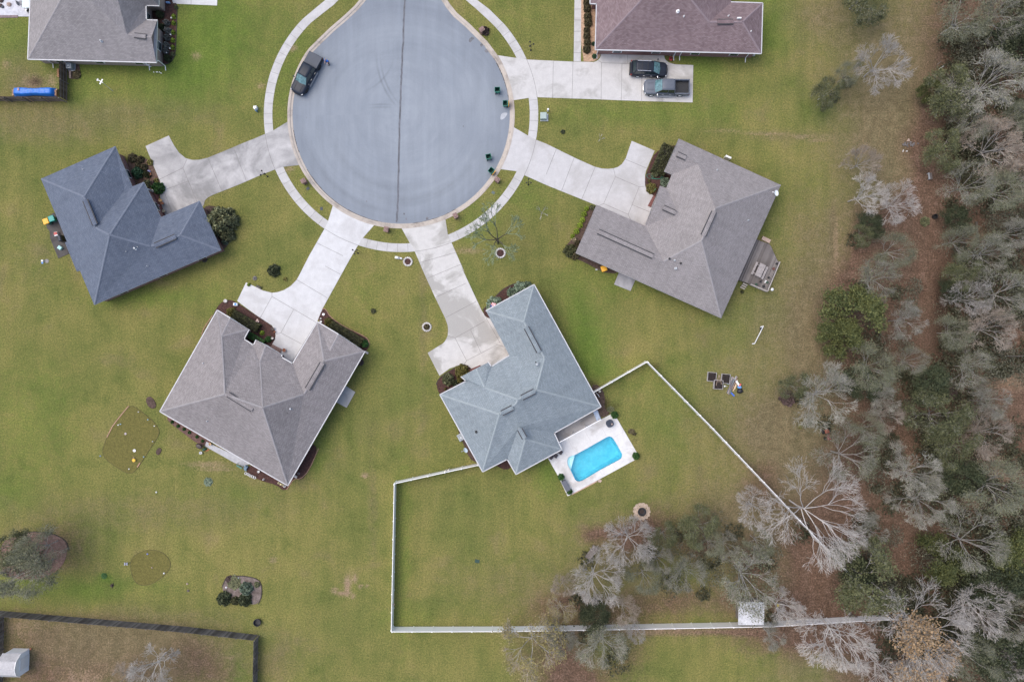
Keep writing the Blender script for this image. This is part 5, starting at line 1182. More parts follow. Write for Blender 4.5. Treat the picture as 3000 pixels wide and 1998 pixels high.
# ------------------------------------------------------------------ wheelie bins
def cart(label, px, py, rz, lid='none', group='green wheelie bins', z=-.09, full=True):
    p = W(px, py, 1.0); root = thing('wheelie_bin', label, 'bin', (p.x, p.y, z), rz, group)
    wx, wy, H_ = .58, .66, 1.02      # x forward (front), -x hinge side
    def rg(k, z_): return [(wx / 2 * k, wy / 2 * k, z_), (-wx / 2 * k, wy / 2 * k, z_), (-wx / 2 * k, -wy / 2 * k, z_), (wx / 2 * k, -wy / 2 * k, z_)]
    mb = MB(); loft(mb, [rg(.74, .08), rg(.96, .80), rg(1.0, .96), rg(1.10, .97), rg(1.10, H_), rg(.95, H_), rg(.90, .8), rg(.68, .12)], cap=False)
    mb.face(rg(.74, .08)[::-1]); mb.build('body', GREENP, root)
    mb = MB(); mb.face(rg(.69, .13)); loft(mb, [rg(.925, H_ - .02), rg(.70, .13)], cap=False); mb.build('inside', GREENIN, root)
    for s in (1, -1): mb = MB(); mb.tube((-wx / 2 + .02, s * .24, .14), (-wx / 2 + .02, s * .30, .14), .14, n=14); mb.build('wheel', RUBBER, root)
    mb = MB(); mb.tube((-wx / 2 - .09, -.26, .98), (-wx / 2 - .09, .26, .98), .02, n=6)
    for s in (1, -1): mb.tube((-wx / 2 - .09, s * .26, .98), (-wx / 2, s * .26, .94), .02, n=6)
    mb.build('handle', GREENP, root)
    if lid != 'none':
        closed = lid.endswith('closed'); lm = YELLOWP if lid.startswith('yellow') else mat('teal_lid', (.03, .30, .26), .45, .08, 3)
        mb = MB()
        if closed:
            rr = lambda k, z_, x0=0: [(wx / 2 * k + .03 + x0, wy / 2 * k, z_), (-wx / 2 * k - .05, wy / 2 * k, z_), (-wx / 2 * k - .05, -wy / 2 * k, z_), (wx / 2 * k + .03 + x0, -wy / 2 * k, z_)]
            loft(mb, [rr(1.16, H_), rr(1.16, H_ + .05), rr(1.0, H_ + .10), rr(.3, H_ + .12)])
        else: mb.box((-wx / 2 - .15, 0, .62), (.06, wy * 1.08, .74), ry=-.10)
        mb.build('lid', lm, root, bevel=.02)
    return root
cart('open green bin standing in the road, uppermost of the four by the right kerb', 1457, 262, R(90))
cart('open green bin with yellow lid hanging toward the kerb, beside the pale road patch', 1480, 302, R(180), 'yellow')
cart('open green bin in the road, third down along the right kerb', 1431, 458, R(102))
cart('open green bin with hanging yellow lid at the kerb, lowest of the four', 1439, 499, R(142), 'yellow')
cart('teal lidded bin beside the slate blue house, next to the yellow lidded one', 151, 641, R(200), 'teal_closed', 'closed bins beside houses', 0)
cart('yellow lidded bin outermost on the black slab left of the slate blue house', 134.5, 649, R(200), 'yellow_closed', 'closed bins beside houses', 0)
cart('orange yellow lidded bin by the lower wall of the taupe roofed house', 1769, 787, R(200), 'yellow_closed', 'closed bins beside houses', 0)

# ------------------------------------------------------------------ street side furniture
def mailbox_brick(label, px, py, rz, m_=BRICKM):
    p = W(px, py, .5); root = thing('brick_mailbox', label, 'mailbox', (p.x, p.y, 0), rz, 'brick mailboxes round the turning circle')
    RBm = mat('mailbox_brick_plain', (0.26, 0.15, 0.125), .9, .3, 7, fine=.3)
    mb = MB(); mb.box((0, 0, .55), (.54, .48, 1.1)); mb.build('pillar', RBm, root)
    mb = MB(); mb.box((0, 0, 1.13), (.66, .58, .08)); mb.box((0, 0, 1.20), (.5, .44, .08), taper=.6); mb.build('cap', mat('mailbox_cap', (.24, .16, .145), .85, .2, 5), root)
    mb = MB(); mb.box((.30, 0, .85), (.12, .22, .24)); mb.build('letter_box', BLACK, root, bevel=.02)
    return root
mailbox_brick('brick mailbox pillar on the left verge above the dark meter cover', 892, 533, R(30))
mailbox_brick('brick mailbox pillar on the bottom verge between the two central driveways', 1133, 674, R(80))
mailbox_brick('brick mailbox pillar at the kerb right of the damp driveway', 1335, 634, R(120))
mailbox_brick('brick mailbox pillar on the verge just below the lowest green bin', 1457, 529, R(145))
mailbox_brick('brick mailbox pillar on the upper right verge of the turning circle', 1412, 92, R(215))
def lamp3(label, px, py, rz):
    p = W(px, py, 0); root = thing('garden_lamp', label, 'lamp post', (p.x, p.y, 0), rz, 'black three headed lamps')
    mb = MB(); mb.tube((0, 0, 0), (0, 0, 1.9), .04, n=8); mb.lathe([(.12, 0), (.12, .05), (.05, .12)], (0, 0, 0), 10); mb.build('pole', BLACK, root)
    mb = MB()
    for a in (90, 210, 330): mb.tube((0, 0, 1.85), (.32 * math.cos(R(a)), .32 * math.sin(R(a)), 1.95), .02, n=5)
    mb.build('arms', BLACK, root)
    for a in (90, 210, 330):
        mb = MB(); mb.lathe([(.05, 0), (.10, .06), (.11, .2), (.04, .3), (0, .31)], (.32 * math.cos(R(a)), .32 * math.sin(R(a)), 1.93), 8); mb.build('lantern', BLACK, root)
lamp3('black three-headed lamp post below the stained driveway', 784, 518, 0.3); lamp3('black three-headed lamp post right of the lowest brick mailbox', 1548, 542, 0)
lamp3('black three-headed lamp post below the pavement at the bright white driveway', 1049, 742, 1.0); 
root = lamp3('small bluish three-headed lamp post on the upper right lawn', 1555, 148, .5)
def small(name, label, cat, px, py, mbfn, m_, rz=0, group=None, z=0, **kw):
    p = W(px, py, z); mb = MB(); mbfn(mb); o = mb.build(name, m_, **kw); o.location = (p.x, p.y, z); o.rotation_euler = (0, 0, rz); return setp(o, label, cat, group)
for i, (x, y, l_) in enumerate(((902, 553, 'dark square meter cover in the left verge below the brick mailbox'), (942, 612, 'small blue grey meter cover in the left verge near the white driveway'), (1445, 565, 'grey green meter cover in the lower right verge'))):
    small('meter_cover', l_, 'cover', x, y, lambda mb: (mb.box((0, 0, .02), (.42, .34, .06)), mb.box((0, 0, .055), (.16, .06, .02))), mat('cover_grey', (.06, .07, .08), .7) if i != 2 else mat('cover_green_grey', (.11, .14, .13), .7), .6 + i)
small('valve_cover', 'dark green rectangular valve cover lying in the fenced lawn', 'cover', 1398, 1643, lambda mb: (mb.box((0, 0, .04), (.60, .42, .10)), mb.box((0, 0, .10), (.4, .05, .02))), mat('dark_green', (.02, .06, .045), .6), -.15)
# transformer
p = W(1592, 342, .4); t_ = thing('utility_transformer', 'pale green utility transformer box on a concrete pad beside the right pavement', 'utility box', (p.x, p.y, 0))
mb = MB(); mb.box((.12, -.05, .05), (1.05, .95, .12)); mb.build('pad', PALEGREY, t_); mb = MB(); mb.box((0, 0, .45), (.82, .85, .72)); mb.build('cabinet', mat('transformer_green', (.27, .35, .33), .6, .06, 3), t_, bevel=.05); mb = MB(); mb.box((0, 0, .84), (.86, .89, .06), taper=.9); mb.build('lid', mat('transformer_lid', (.33, .41, .39), .5), t_, bevel=.02)
def cyl(r, h_): return lambda mb: mb.lathe([(r, 0), (r, h_), (r * .9, h_ + .03), (0, h_ + .04)], (0, 0, 0), 14)
small('utility_pedestal', 'white round capped pedestal next to the pale green transformer', 'pedestal', 1605, 326, cyl(.13, .8), WHITE)
p = W(752, 322, 0); t_ = thing('utility_box', 'white utility box with blue marker on the left lawn by the pavement', 'utility box', (p.x, p.y, 0), .1)
mb = MB(); mb.box((.0, .12, .35), (.42, .36, .7)); mb.build('cabinet', WHITE, t_, bevel=.03); mb = MB(); mb.lathe([(.09, 0), (.09, .8), (0, .85)], (-.02, -.12, 0), 10); mb.build('cap', WHITE, t_); mb = MB(); mb.tube((.05, -.3, 0), (.05, -.3, .7), .07, n=10); mb.build('marker', mat('marker_blue', (.08, .22, .42), .5), t_)
p = W(1170, 757, 0); t_ = thing('utility_box', 'pale grey utility box with round white pedestal left of the stone tree ring', 'utility box', (p.x, p.y, 0), -.12)
mb = MB(); mb.box((-.32, .02, .3), (.36, .30, .6)); mb.build('cabinet', WHITE, t_, bevel=.03); mb = MB(); mb.box((-.05, 0, .2), (.25, .3, .4)); mb.build('base', PALEGREY, t_); mb = MB(); mb.lathe([(.12, 0), (.12, .6), (0, .66)], (.30, -.03, 0), 12); mb.build('pedestal', WHITE, t_)
# ------------------------------------------------------------------ stone tree rings
def stone_ring(label, px, py, r, n_, m_=STONEW, fill=MULCH):
    p = W(px, py, 0); root = thing('stone_tree_ring', label, 'stone ring', (p.x, p.y, 0), 0, 'stone tree rings'); rnd = random.Random(int(px))
    for k in range(n_):
        a = 2 * math.pi * k / n_; mb = MB(); mb.box((r * math.cos(a), r * math.sin(a), .09), (.24, 2 * math.pi * r / n_ * .9, .2 + rnd.uniform(-.02, .02)), a, taper=.9); mb.build('edging_stone', m_, root, bevel=.02)
    mb = MB(); mb.lathe([(r - .1, 0), (r - .1, .10), (r * .5, .15), (0, .17)], (0, 0, 0), 20); mb.build('mulch', fill, root)
stone_ring('white stone ring around the green lichened tree trunk', 1466, 742, .58, 16); stone_ring('white stone ring with dark mulch left of the damp driveway, nearer the street', 1195, 767, .52, 15); stone_ring('white stone ring with mulch and bare stems beside the widened end of the damp driveway', 1250.5, 958, .52, 15)
# fire pit
p = W(1880, 1498, 0); t_ = thing('fire_pit', 'round dark fire pit on a scalloped pad of beige stone in the back lawn', 'fire pit', (p.x, p.y, 0))
rnd = random.Random(3)
for ring_, (rr, cnt) in enumerate(((.95, 14), (.62, 10))):
    for k in range(cnt):
        a = 2 * math.pi * (k + .5 * ring_) / cnt; q = [( (rr + .0) * math.cos(a) + .24 * rnd.uniform(.8, 1.15) * math.cos(b2), rr * math.sin(a) + .24 * rnd.uniform(.8, 1.15) * math.sin(b2)) for b2 in np.linspace(0, 2 * math.pi, 8)[:-1]]
        mb = MB(); mb.prism(q, 0, .05 + .01 * rnd.random() + .012 * ring_ + .002 * k / cnt); mb.build('paving_stone', mat('beige_stone', (.46, .36, .28), .9, .22, 3, fine=.2), t_)
mb = MB(); mb.lathe([(.52, .04), (.56, .25), (.52, .36), (.46, .36), (.44, .12), (0, .10)], (0, 0, 0), 24); mb.build('bowl', BLACK, t_)
mb = MB(); mb.lathe([(.30, .115), (.15, .15), (0, .17)], (0, 0, 0), 12); mb.build('ash', mat('ash', (.05, .035, .03), .95, .4, 8), t_)
# ------------------------------------------------------------------ raised beds, lumber, bags on the right lawn
ZR = ZF(2060, 1070, 14.257)
def raised_bed(label, x0, y0, x1, y1, rz, hh=.35):
    a = W(*ZR((x0 + x1) / 2, (y0 + y1) / 2), hh); wx, wy = (x1 - x0) / 14.257 / S * .94, (y1 - y0) / 14.257 / S * .94
    root = thing('raised_garden_bed', label, 'raised bed', (a.x, a.y, 0), rz, 'raised garden beds on the right lawn'); fm = mat('grey_frame', (.40, .38, .38), .8, .15, 4)
    for s in (1, -1):
        mb = MB(); mb.box((0, s * wy / 2, hh / 2), (wx + .04, .05, hh)); mb.build('side_board', fm, root); mb = MB(); mb.box((s * wx / 2, 0, hh / 2 - .003), (.05, wy - .05, hh)); mb.build('side_board', fm, root)
    mb = MB(); mb.box((0, 0, hh / 2 - .05), (wx - .05, wy - .05, hh - .06)); mb.build('soil', mat('black_soil', (.025, .018, .016), .98, .5, 4, bump=.6), root)
    return root
raised_bed('raised bed with black soil, leftmost of the three on the right lawn', 185, 290, 560, 680, -.10); raised_bed('raised bed with black soil touching the lumber pile, rightmost of the three', 765, 360, 1135, 770, -.10, .38); raised_bed('raised bed with canes sloping across it, lowest of the three', 455, 620, 840, 1005, -.06, .55)
for i, (x0, y0, x1, y1) in enumerate(((650, 400, 545, 850), (662, 450, 662, 720), (670, 400, 770, 800))):
    mb = MB(); mb.tube(W(*ZR(x0, y0), .2), W(*ZR(x1, y1), .75), .03, n=6)
    o = mb.build('garden_cane', mat('cane', (.36, .27, .20), .8)); setp(o, ['wooden cane leaning to the left over the lowest raised bed', 'short upright-looking cane, middle of three over the lowest raised bed', 'wooden cane leaning to the right over the lowest raised bed'][i], 'cane', 'canes on the lowest raised bed')
rnd = random.Random(5)
lum = [(1215, 480, 1030, 1180, .16, 0), (1260, 480, 1060, 1230, .13, 1), (1290, 560, 1100, 1200, .15, 2), (1380, 450, 1150, 1050, .13, 0), (1430, 480, 1190, 1020, .12, 1), (1450, 600, 1240, 1090, .10, 3), (1400, 800, 1310, 1010, .09, 3), (1235, 600, 990, 1150, .12, 4), (1330, 620, 1130, 1150, .15, 2), (1190, 640, 1170, 1000, .12, 4), (1360, 560, 1260, 900, .12, 5), (1290, 520, 1230, 700, .10, 5)]
lmat = [mat('lumber_grey', (.36, .35, .36), .8, .2, 4), mat('lumber_brown', (.26, .19, .17), .85, .2, 4), mat('lumber_slate', (.12, .16, .17), .7, .2, 4), mat('lumber_new', (.62, .45, .30), .8, .1, 4), mat('lumber_dark', (.14, .13, .14), .8, .2, 4), mat('lumber_pale', (.52, .49, .46), .8, .1, 4)]
tl = thing('lumber_pile', 'loose pile of grey, brown and new lumber planks right of the raised beds', 'lumber pile', tuple(W(2145, 1125)))
for i, (x0, y0, x1, y1, w_, mi) in enumerate(lum):
    z = .06 + .045 * (i % 5); a, b_ = W(*ZR(x0, y0), z), W(*ZR(x1, y1), z + .02); d = b_ - a; mb = MB(); mb.box((a + b_) / 2, (d.length, w_, .04), math.atan2(d.y, d.x)); mb.build('plank', lmat[mi], tl, world=True)
def blobmesh(name, label, cat, px, py, rx, ry, rz_, hgt, m_, seed, group=None, z=0):
    rnd = random.Random(seed); mb = MB(); prof = []; n_ = 14; vs = []; rings = 6
    for k in range(rings + 1):
        t = k / rings; rr = math.cos(t * math.pi / 2) ** .6; zz = hgt * math.sin(t * math.pi / 2)
        for i in range(n_):
            a = 2 * math.pi * i / n_; w_ = 1 + rnd.uniform(-.14, .14); vs.append((rx * rr * w_ * math.cos(a), ry * rr * w_ * math.sin(a), zz * (1 + rnd.uniform(-.1, .1))))
    fs = [(k * n_ + i, k * n_ + (i + 1) % n_, (k + 1) * n_ + (i + 1) % n_, (k + 1) * n_ + i) for k in range(rings) for i in range(n_)]
    mb.mesh(vs, fs); mb.f.append(tuple(rings * n_ + i for i in range(n_))); mb.mi.append(0); mb.uv.append(None)
    o = mb.build(name, m_, smooth=True); p = W(px, py, z); o.location = p; o.rotation_euler = (0, 0, rz_); return setp(o, label, cat, group)
blobmesh('rubbish_bag', 'black rubbish bag at the lower right end of the lumber pile', 'bag', 2167, 1145, .42, .33, .1, .42, mat('bag_black', (.02, .02, .024), .35), 4)
blobmesh('blue_sack', 'blue and pale sack lying on top of the black rubbish bag', 'sack', 2166.5, 1134, .30, .20, -.1, .16, mat('sack_blue', (.03, .22, .65), .5, .0, 3, col2=(.3, .5, .75)), 9, z=.36)
mb = MB(); mb.box((0, 0, .2), (.95, .26, .06), 0, ry=.1); o = mb.build('white_sheet', WHITE); o.location = W(2161, 1124, .12); o.rotation_euler = (0, 0, -.95); setp(o, 'white folded sheet lying over the lumber above the blue sack', 'sheet')
mb = MB(); mb.box((0, 0, 0), (.42, .16, .07)); o = mb.build('red_packet', mat('packet_red', (.62, .12, .10), .6, .1)); o.location = W(2168, 1128, .5); o.rotation_euler = (0, 0, .95); setp(o, 'small red and white packet on the blue sack', 'packet')
mb = MB(); mb.box((0, 0, .06), (.62, .17, .09)); o = mb.build('blue_box', mat('box_blue', (.04, .14, .60), .5)); o.location = W(2146, 1155, 0); o.rotation_euler = (0, 0, -.8); setp(o, 'narrow bright blue box on the grass below the lumber', 'box')
small('watering_can', 'white watering can between the lowest raised bed and the lumber', 'watering can', 2122, 1131, lambda mb: (mb.lathe([(.12, 0), (.12, .22), (.08, .26), (0, .26)], (0, 0, 0), 12), mb.tube((.1, 0, .08), (.34, 0, .28), .02, n=6)), WHITE)
small('blue_bucket', 'pale blue bucket between the right raised bed and the lumber', 'bucket', 2131.5, 1123, lambda mb: mb.lathe([(.10, 0), (.14, .26), (.12, .26), (.09, .04), (0, .04)], (0, 0, 0), 14), LBLUE)
# basketball / swing arm pole
p = W(2212, 1003, 0); t_ = thing('bird_house_pole', 'straight white pole leaning alone on the right lawn', 'pole', (p.x, p.y, 0))
mb = MB(); mb.tube((-.05, -.15, 0), (.55, 2.0, 1.5), .06, n=8); mb.tube((-.4, -.2, .06), (-.05, -.15, .06), .06, n=8); mb.build('shaft', WHITE, t_)
mb = MB(); mb.box((.42, 2.04, 1.5), (.42, .10, .10), .25); mb.build('crossbar', WHITE, t_)
mb = MB(); mb.lathe([(.0, .0), (.24, .03), (.2, .08), (0, .10)], (.8, 1.8, 0), 10); mb.build('base_net', BLACK, t_)
# ------------------------------------------------------------------ shed, bench, tub, stones in and near the woods
def shed_roofed(): pass
c0 = W(2201, 1796, 2.2); t_ = thing('garden_shed', 'garden shed with flat pale mottled metal roof beside the bottom white fence', 'shed', (c0.x, c0.y, 0), R(-.5))
mb = MB(); mb.box((0, 0, 1.05), (2.7, 2.5, 2.1)); mb.build('wall', WOODGREY, t_)
mb = MB(); mb.box((0, 0, 2.2), (3.30, 3.02, .08), rx=.05)
for k in range(9): mb.box((-1.5 + k * .375, 0, 2.26), (.03, 3.0, .03), rx=.05)
mb.build('roof', mat('mottled_metal_roof', (.50, .51, .54), .6, 0, .9, col2=(.74, .75, .78), fine=.25, fscale=4), t_)
mb = MB(); mb.box((-.4, 1.27, .95), (.85, .05, 1.85)); mb.build('door', WOODGREY, t_)
p = W(2283, 1775, 0); t_ = thing('storage_table', 'grey slab table in the trees right of the mottled shed', 'table', (p.x, p.y, 0), R(3))
mb = MB(); mb.box((.15, 0, .72), (.62, 1.2, .05)); mb.build('tabletop', WOODGREY, t_)
for s in (1, -1): mb = MB(); mb.box((.15, s * .5, .35), (.5, .06, .7)); mb.build('leg', WOODGREY, t_)
small('yellow_bucket', 'yellow bucket beside the grey slab table under the trees', 'bucket', 2276, 1770, lambda mb: mb.lathe([(.16, 0), (.20, .3), (.22, .34), (0, .38)], (0, 0, 0), 14), mat('bucket_yellow', (.50, .40, .08), .6, .15, 4))
small('white_jug', 'white jug on the ground below the yellow bucket', 'jug', 2275, 1780, lambda mb: (mb.box((0, 0, .14), (.18, .3, .28)), mb.tube((0, 0, .28), (0, 0, .36), .04, n=8)), WHITE, .6)
small('wooden_crate', 'pink brown wooden crate lying in the leaf litter right of the shed', 'crate', 2343, 1779, lambda mb: (mb.box((0, 0, .12), (.40, .66, .24)), mb.box((0, 0, .25), (.3, .5, .02))), mat('crate_pink', (.42, .26, .20), .8, .15, 4), -.05)
p = W(2723, 517, .3); t_ = thing('garden_bench', 'small pale grey bench at the edge of the right woods', 'bench', (p.x, p.y, 0), R(8))
mb = MB(); [mb.box((-.12 + k * .12, 0, .42), (.10, .85, .04)) for k in range(4)]; mb.build('seat', WOODGREY, t_)
mb = MB(); [mb.box((-.26, 0, .55 + k * .12), (.04, .85, .09)) for k in range(3)]; mb.build('backrest', PALEGREY, t_)
for s in (1, -1): mb = MB(); mb.box((.05, s * .36, .2), (.4, .05, .4)); mb.build('leg', PALEGREY, t_)
small('black_tub', 'black round tub at the edge of the woods beside a small green bush', 'tub', 2735, 636, lambda mb: mb.lathe([(.26, 0), (.32, .5), (.28, .5), (.22, .08), (0, .08)], (0, 0, 0), 18), BLACK)
small('black_planter', 'large black round planter on the lawn above the grey board fence', 'planter', 756, 1820, lambda mb: mb.lathe([(.40, 0), (.50, .45), (.44, .47), (.36, .15), (0, .13)], (0, 0, 0), 20), mat('planter_black', (.03, .03, .034), .7, .3, 4))
rnd = random.Random(8); t_ = thing('stone_pile', 'low oval pile of dark stones on the brown grass near the woods', 'stone pile', tuple(W(2666, 424)))
for k in range(26):
    a = rnd.uniform(0, 6.28); rr = math.sqrt(rnd.random()); q = (1.15 * rr * math.cos(a), .28 * rr * math.sin(a), .06)
    mb = MB(); mb.lathe([(.0, -.06), (.13, -.02), (.14, .04), (.07, .09), (0, .10)], q, 7, rz=rnd.uniform(0, 3), sx=rnd.uniform(.6, 1.2), sy=rnd.uniform(.5, 1)); mb.build('stone', mat('dark_stone', (.14, .13, .13), .9, .35, 4), t_)
small('sandstone_block', 'triangular tan rock just above the dark stone pile', 'rock', 2659, 412, lambda mb: mb.prism([(-.18, -.18), (.18, -.16), (.06, .22)], 0, .25), STONEP)
small('white_block', 'narrow pale block just below the dark stone pile, left one', 'rock', 2645, 443, lambda mb: mb.box((0, 0, .08), (.10, .28, .16)), STONEW, -.3); small('white_block', 'short pale block just below the dark stone pile, right one', 'rock', 2655.5, 444, lambda mb: mb.box((0, 0, .08), (.20, .12, .16)), STONEW)
# red garden tractor under the pale tree
p = W(2423, 1270, .4); t_ = thing('garden_tractor', 'small rusty red garden tractor parked under the bare trees', 'tractor', (p.x, p.y, 0), R(-75))
RUST = mat('rusty_red', (.28, .09, .06), .7, .3, 4)
mb = MB(); mb.box((-.35, 0, .62), (.52, .55, .14)); mb.build('seat_pan', RUST, t_, bevel=.05); mb = MB(); mb.box((.45, 0, .62), (.75, .38, .36)); mb.build('bonnet', mat('dark_red', (.20, .035, .035), .5, .2, 3), t_, bevel=.06)
mb = MB(); mb.box((.05, 0, .36), (1.3, .30, .14)); mb.build('chassis', BLACK, t_)
for x, y, r_ in ((-.35, .42, .32), (-.35, -.42, .32), (.62, .36, .2), (.62, -.36, .2)): mb = MB(); mb.tube((x, y - .09, r_), (x, y + .09, r_), r_, n=16); mb.build('wheel', RUBBER, t_)
mb = MB(); mb.lathe([(.17, 0), (.18, .02), (.15, .02)], (.0, 0, .95), 14); mb.tube((.12, 0, .6), (0, 0, .96), .02, n=5); mb.build('steering_wheel', BLACK, t_)
p = W(1733, 1617, .5); t_ = thing('picnic_bench', 'weathered grey brown plank table under the bare trees in the back lawn', 'table', (p.x, p.y, 0), R(52))
mb = MB(); [mb.box((0, -.32 + k * .16, .72), (1.9, .14, .04)) for k in range(5)]; mb.build('tabletop', WOODGREY, t_)
for s in (1, -1): mb = MB(); mb.box((s * .7, 0, .35), (.08, .7, .7)); mb.build('leg', WOODGREY, t_)
# white shed bottom left (barn style)
ZS = ZF(0, 1500, 3.14)
b0 = W(62, 1930, 0); t_ = thing('white_barn_shed', 'white gambrel roofed shed in the bottom left corner of the brown yard', 'shed', (b0.x, b0.y, 0), R(-1.5))
SW = mat('shed_white', (.86, .89, .91), .6, .06, 2); sl_ = 1.28; wd_ = 1.42
gp = [(-wd_, 0), (wd_, 0), (wd_, 1.95), (wd_ * .62, 2.75), (0, 3.05), (-wd_ * .62, 2.75), (-wd_, 1.95)]
mb = MB(); L_ = 1.05
mb.face([(L_, y, z) for y, z in gp]); mb.face([(-L_, y, z) for y, z in gp[::-1]])
for i in (1, 6): a, b2 = gp[i], gp[(i + 1) % 7]; mb.face([(-L_, a[0], a[1]), (-L_, b2[0], b2[1]), (L_, b2[0], b2[1]), (L_, a[0], a[1])])
for k in range(7): mb.box((L_ + .012, -wd_ + .2 + k * .4, 1.0), (.02, .02, 1.9))
mb.build('wall', SW, t_)
mb = MB(); rp = [(-wd_ - .1, 1.86), (-wd_ * .62, 2.80), (0, 3.11), (wd_ * .62, 2.80), (wd_ + .1, 1.86)]
for i in range(4): a, b2 = rp[i], rp[i + 1]; mb.face([(-L_ - .1, a[0], a[1]), (L_ + .1, a[0], a[1]), (L_ + .1, b2[0], b2[1]), (-L_ - .1, b2[0], b2[1])][::-1])
mb.build('roof', mat('shed_roof_grey', (.50, .495, .51), .8, .12, 2, fine=.2, fscale=12), t_)
mb = MB()
for i in range(4):
    a, b2 = rp[i], rp[i + 1]
    for x in (L_ + .1, -L_ - .1): mb.tube((x, a[0], a[1]), (x, b2[0], b2[1]), .05, n=4)
mb.build('trim', WHITE, t_)
mb = MB(); mb.box((L_ + .03, 0, .95), (.05, 1.5, 1.85)); mb.build('door', WHITE, t_)
small('red_toy', 'small orange ball on the ground beside the white shed', 'ball', 92, 1899, lambda mb: mb.lathe([(0, 0), (.1, .05), (.14, .14), (.1, .23), (0, .28)], (0, 0, 0), 12), TERRA)
# ------------------------------------------------------------------ top left garden
p = W(46, 273, .9); t_ = thing('covered_wood_stack', 'long wood stack under a bright blue tarp against the brown fence', 'tarp', (W(106, 273).x, W(106, 273).y, 0))
mb = MB(); rnd = random.Random(2); n1, n2 = 26, 9; vs = []
for i in range(n1):
    for j in range(n2):
        u, v_ = i / (n1 - 1), j / (n2 - 1); x = (u - .5) * 5.45; y = (v_ - .5) * 1.05; e_ = min(u, 1 - u) * 12; f_ = min(v_, 1 - v_) * 4
        z = .95 * min(1, e_ + .25) * min(1, f_ + .35) + .05 * math.sin(i * 1.9) * (1 if 0 < j < 8 else .2) + rnd.uniform(-.03, .03) - .12 * math.sin(u * 3.14) * math.sin(v_ * 3.14)
        vs.append((x + rnd.uniform(-.03, .03), y * (1 + .1 * math.sin(u * 9)) + rnd.uniform(-.02, .02), z))
mb.mesh(vs, [(i * n2 + j, (i + 1) * n2 + j, (i + 1) * n2 + j + 1, i * n2 + j + 1) for i in range(n1 - 1) for j in range(n2 - 1)]); mb.build('tarp', mat('blue_tarp_cloth', (.015, .16, .62), .38, .12, 1.5), t_, smooth=True)
for x in (-2.78, 2.8):
    mb = MB()
    for k in range(9): mb.tube((x - .12, -.4 + .2 * (k % 5), .15 + .22 * (k // 5)), (x + .12, -.4 + .2 * (k % 5), .15 + .22 * (k // 5)), .09, n=7)
    mb.build('log_stack', mat('log_ends', (.40, .26, .17), .9, .25, 6), t_)
mb = MB(); mb.box((-1.75, .18, .93), (.18, .34, .05)); mb.build('label_patch', mat('patch_pink', (.5, .3, .3), .7), t_)
def ac_unit(label, px, py, rz=0):
    p = W(px, py, .5); root = thing('air_conditioner', label, 'air conditioner', (p.x, p.y, 0), rz, 'outdoor air conditioners')
    mb = MB(); mb.box((0, 0, .05), (.95, .95, .1)); mb.build('pad', PALEGREY, root); mb = MB(); mb.box((0, 0, .48), (.76, .76, .76)); mb.build('case', mat('ac_grey', (.26, .30, .33), .6, .08, 4), root, bevel=.06)
    mb = MB(); mb.lathe([(.34, .87), (.34, .90), (.31, .90), (.31, .87)], (0, 0, 0), 20); [mb.tube((0, 0, .885), (.32 * math.cos(a), .32 * math.sin(a), .885), .012, n=4) for a in np.linspace(0, 6.28, 13)[:-1]]; mb.lathe([(.11, .87), (.11, .92), (0, .93)], (0, 0, 0), 12); mb.build('fan_grille', mat('ac_white', (.60, .64, .66), .5), root)
ac_unit('air conditioner by the brown fence below the tan brick house', 205, 195)
ac_unit('air conditioner against the left wall of the pale blue green house', 1351, 1281, .5)
# airplane shaped weathervane
p = W(296, 240, 2.2); t_ = thing('windmill_ornament', 'white airplane shaped lawn ornament on a pole below the tan brick house', 'lawn ornament', (p.x, p.y, 0), R(-28))
mb = MB(); mb.tube((.55, -.25, 0), (0.05, 0, 2.15), .025, n=6); mb.build('pole', PALEGREY, t_)
mb = MB(); mb.tube((-.50, 0, 2.2), (.28, 0, 2.2), .05, .06, 8); mb.build('fuselage', WHITE, t_); mb = MB(); mb.box((.06, 0, 2.26), (.17, .74, .03)); mb.build('wing', WHITE, t_, bevel=.01); mb = MB(); mb.box((-.50, 0, 2.22), (.14, .30, .03)); mb.box((-.52, 0, 2.3), (.12, .02, .2)); mb.build('tail', WHITE, t_)
small('bird_bath', 'white oval bird bath below the tan brick house wall', 'bird bath', 440, 195, lambda mb: (mb.lathe([(.16, 0), (.05, .1), (.05, .6), (.30, .72), (.30, .76), (0, .70)], (0, 0, 0), 18, sy=.6)), WHITE, -.1)
for i, (x, l_) in enumerate(((453, 'leftmost'), (461, 'second'), (464.5, 'third'), (470, 'fourth'), (474.5, 'rightmost'))):
    small('path_light', f'small white solar light, {l_} in the row below the bird bath', 'garden light', x, 214 + (3 if i == 4 else 0), lambda mb: (mb.tube((0, 0, 0), (0, 0, .25), .015, n=5), mb.lathe([(.06, .25), (.07, .28), (0, .32)], (0, 0, 0), 8)), WHITE, group='white solar lights below the house')
for i, (x, y) in enumerate(((835, 450), (818, 835), (803, 1150), (722, 1247), (590, 1420))):
    q = ZG4(x, y); small('path_light', ['white globe light in the red mulch bed, topmost by the round shrubs', 'white globe light in the red mulch bed, second from the top', 'white globe light in the red mulch bed, third from the top', 'white globe light in the red mulch bed, tucked between dark and lime shrubs', 'white globe light at the bottom left tip of the red mulch bed'][i], 'garden light', q[0], q[1],
          lambda mb: (mb.tube((0, 0, 0), (0, 0, .4), .02, n=5), mb.lathe([(0, .36), (.08, .40), (.10, .47), (.07, .54), (0, .56)], (0, 0, 0), 10)), WHITE, group='globe lights in the red mulch bed')
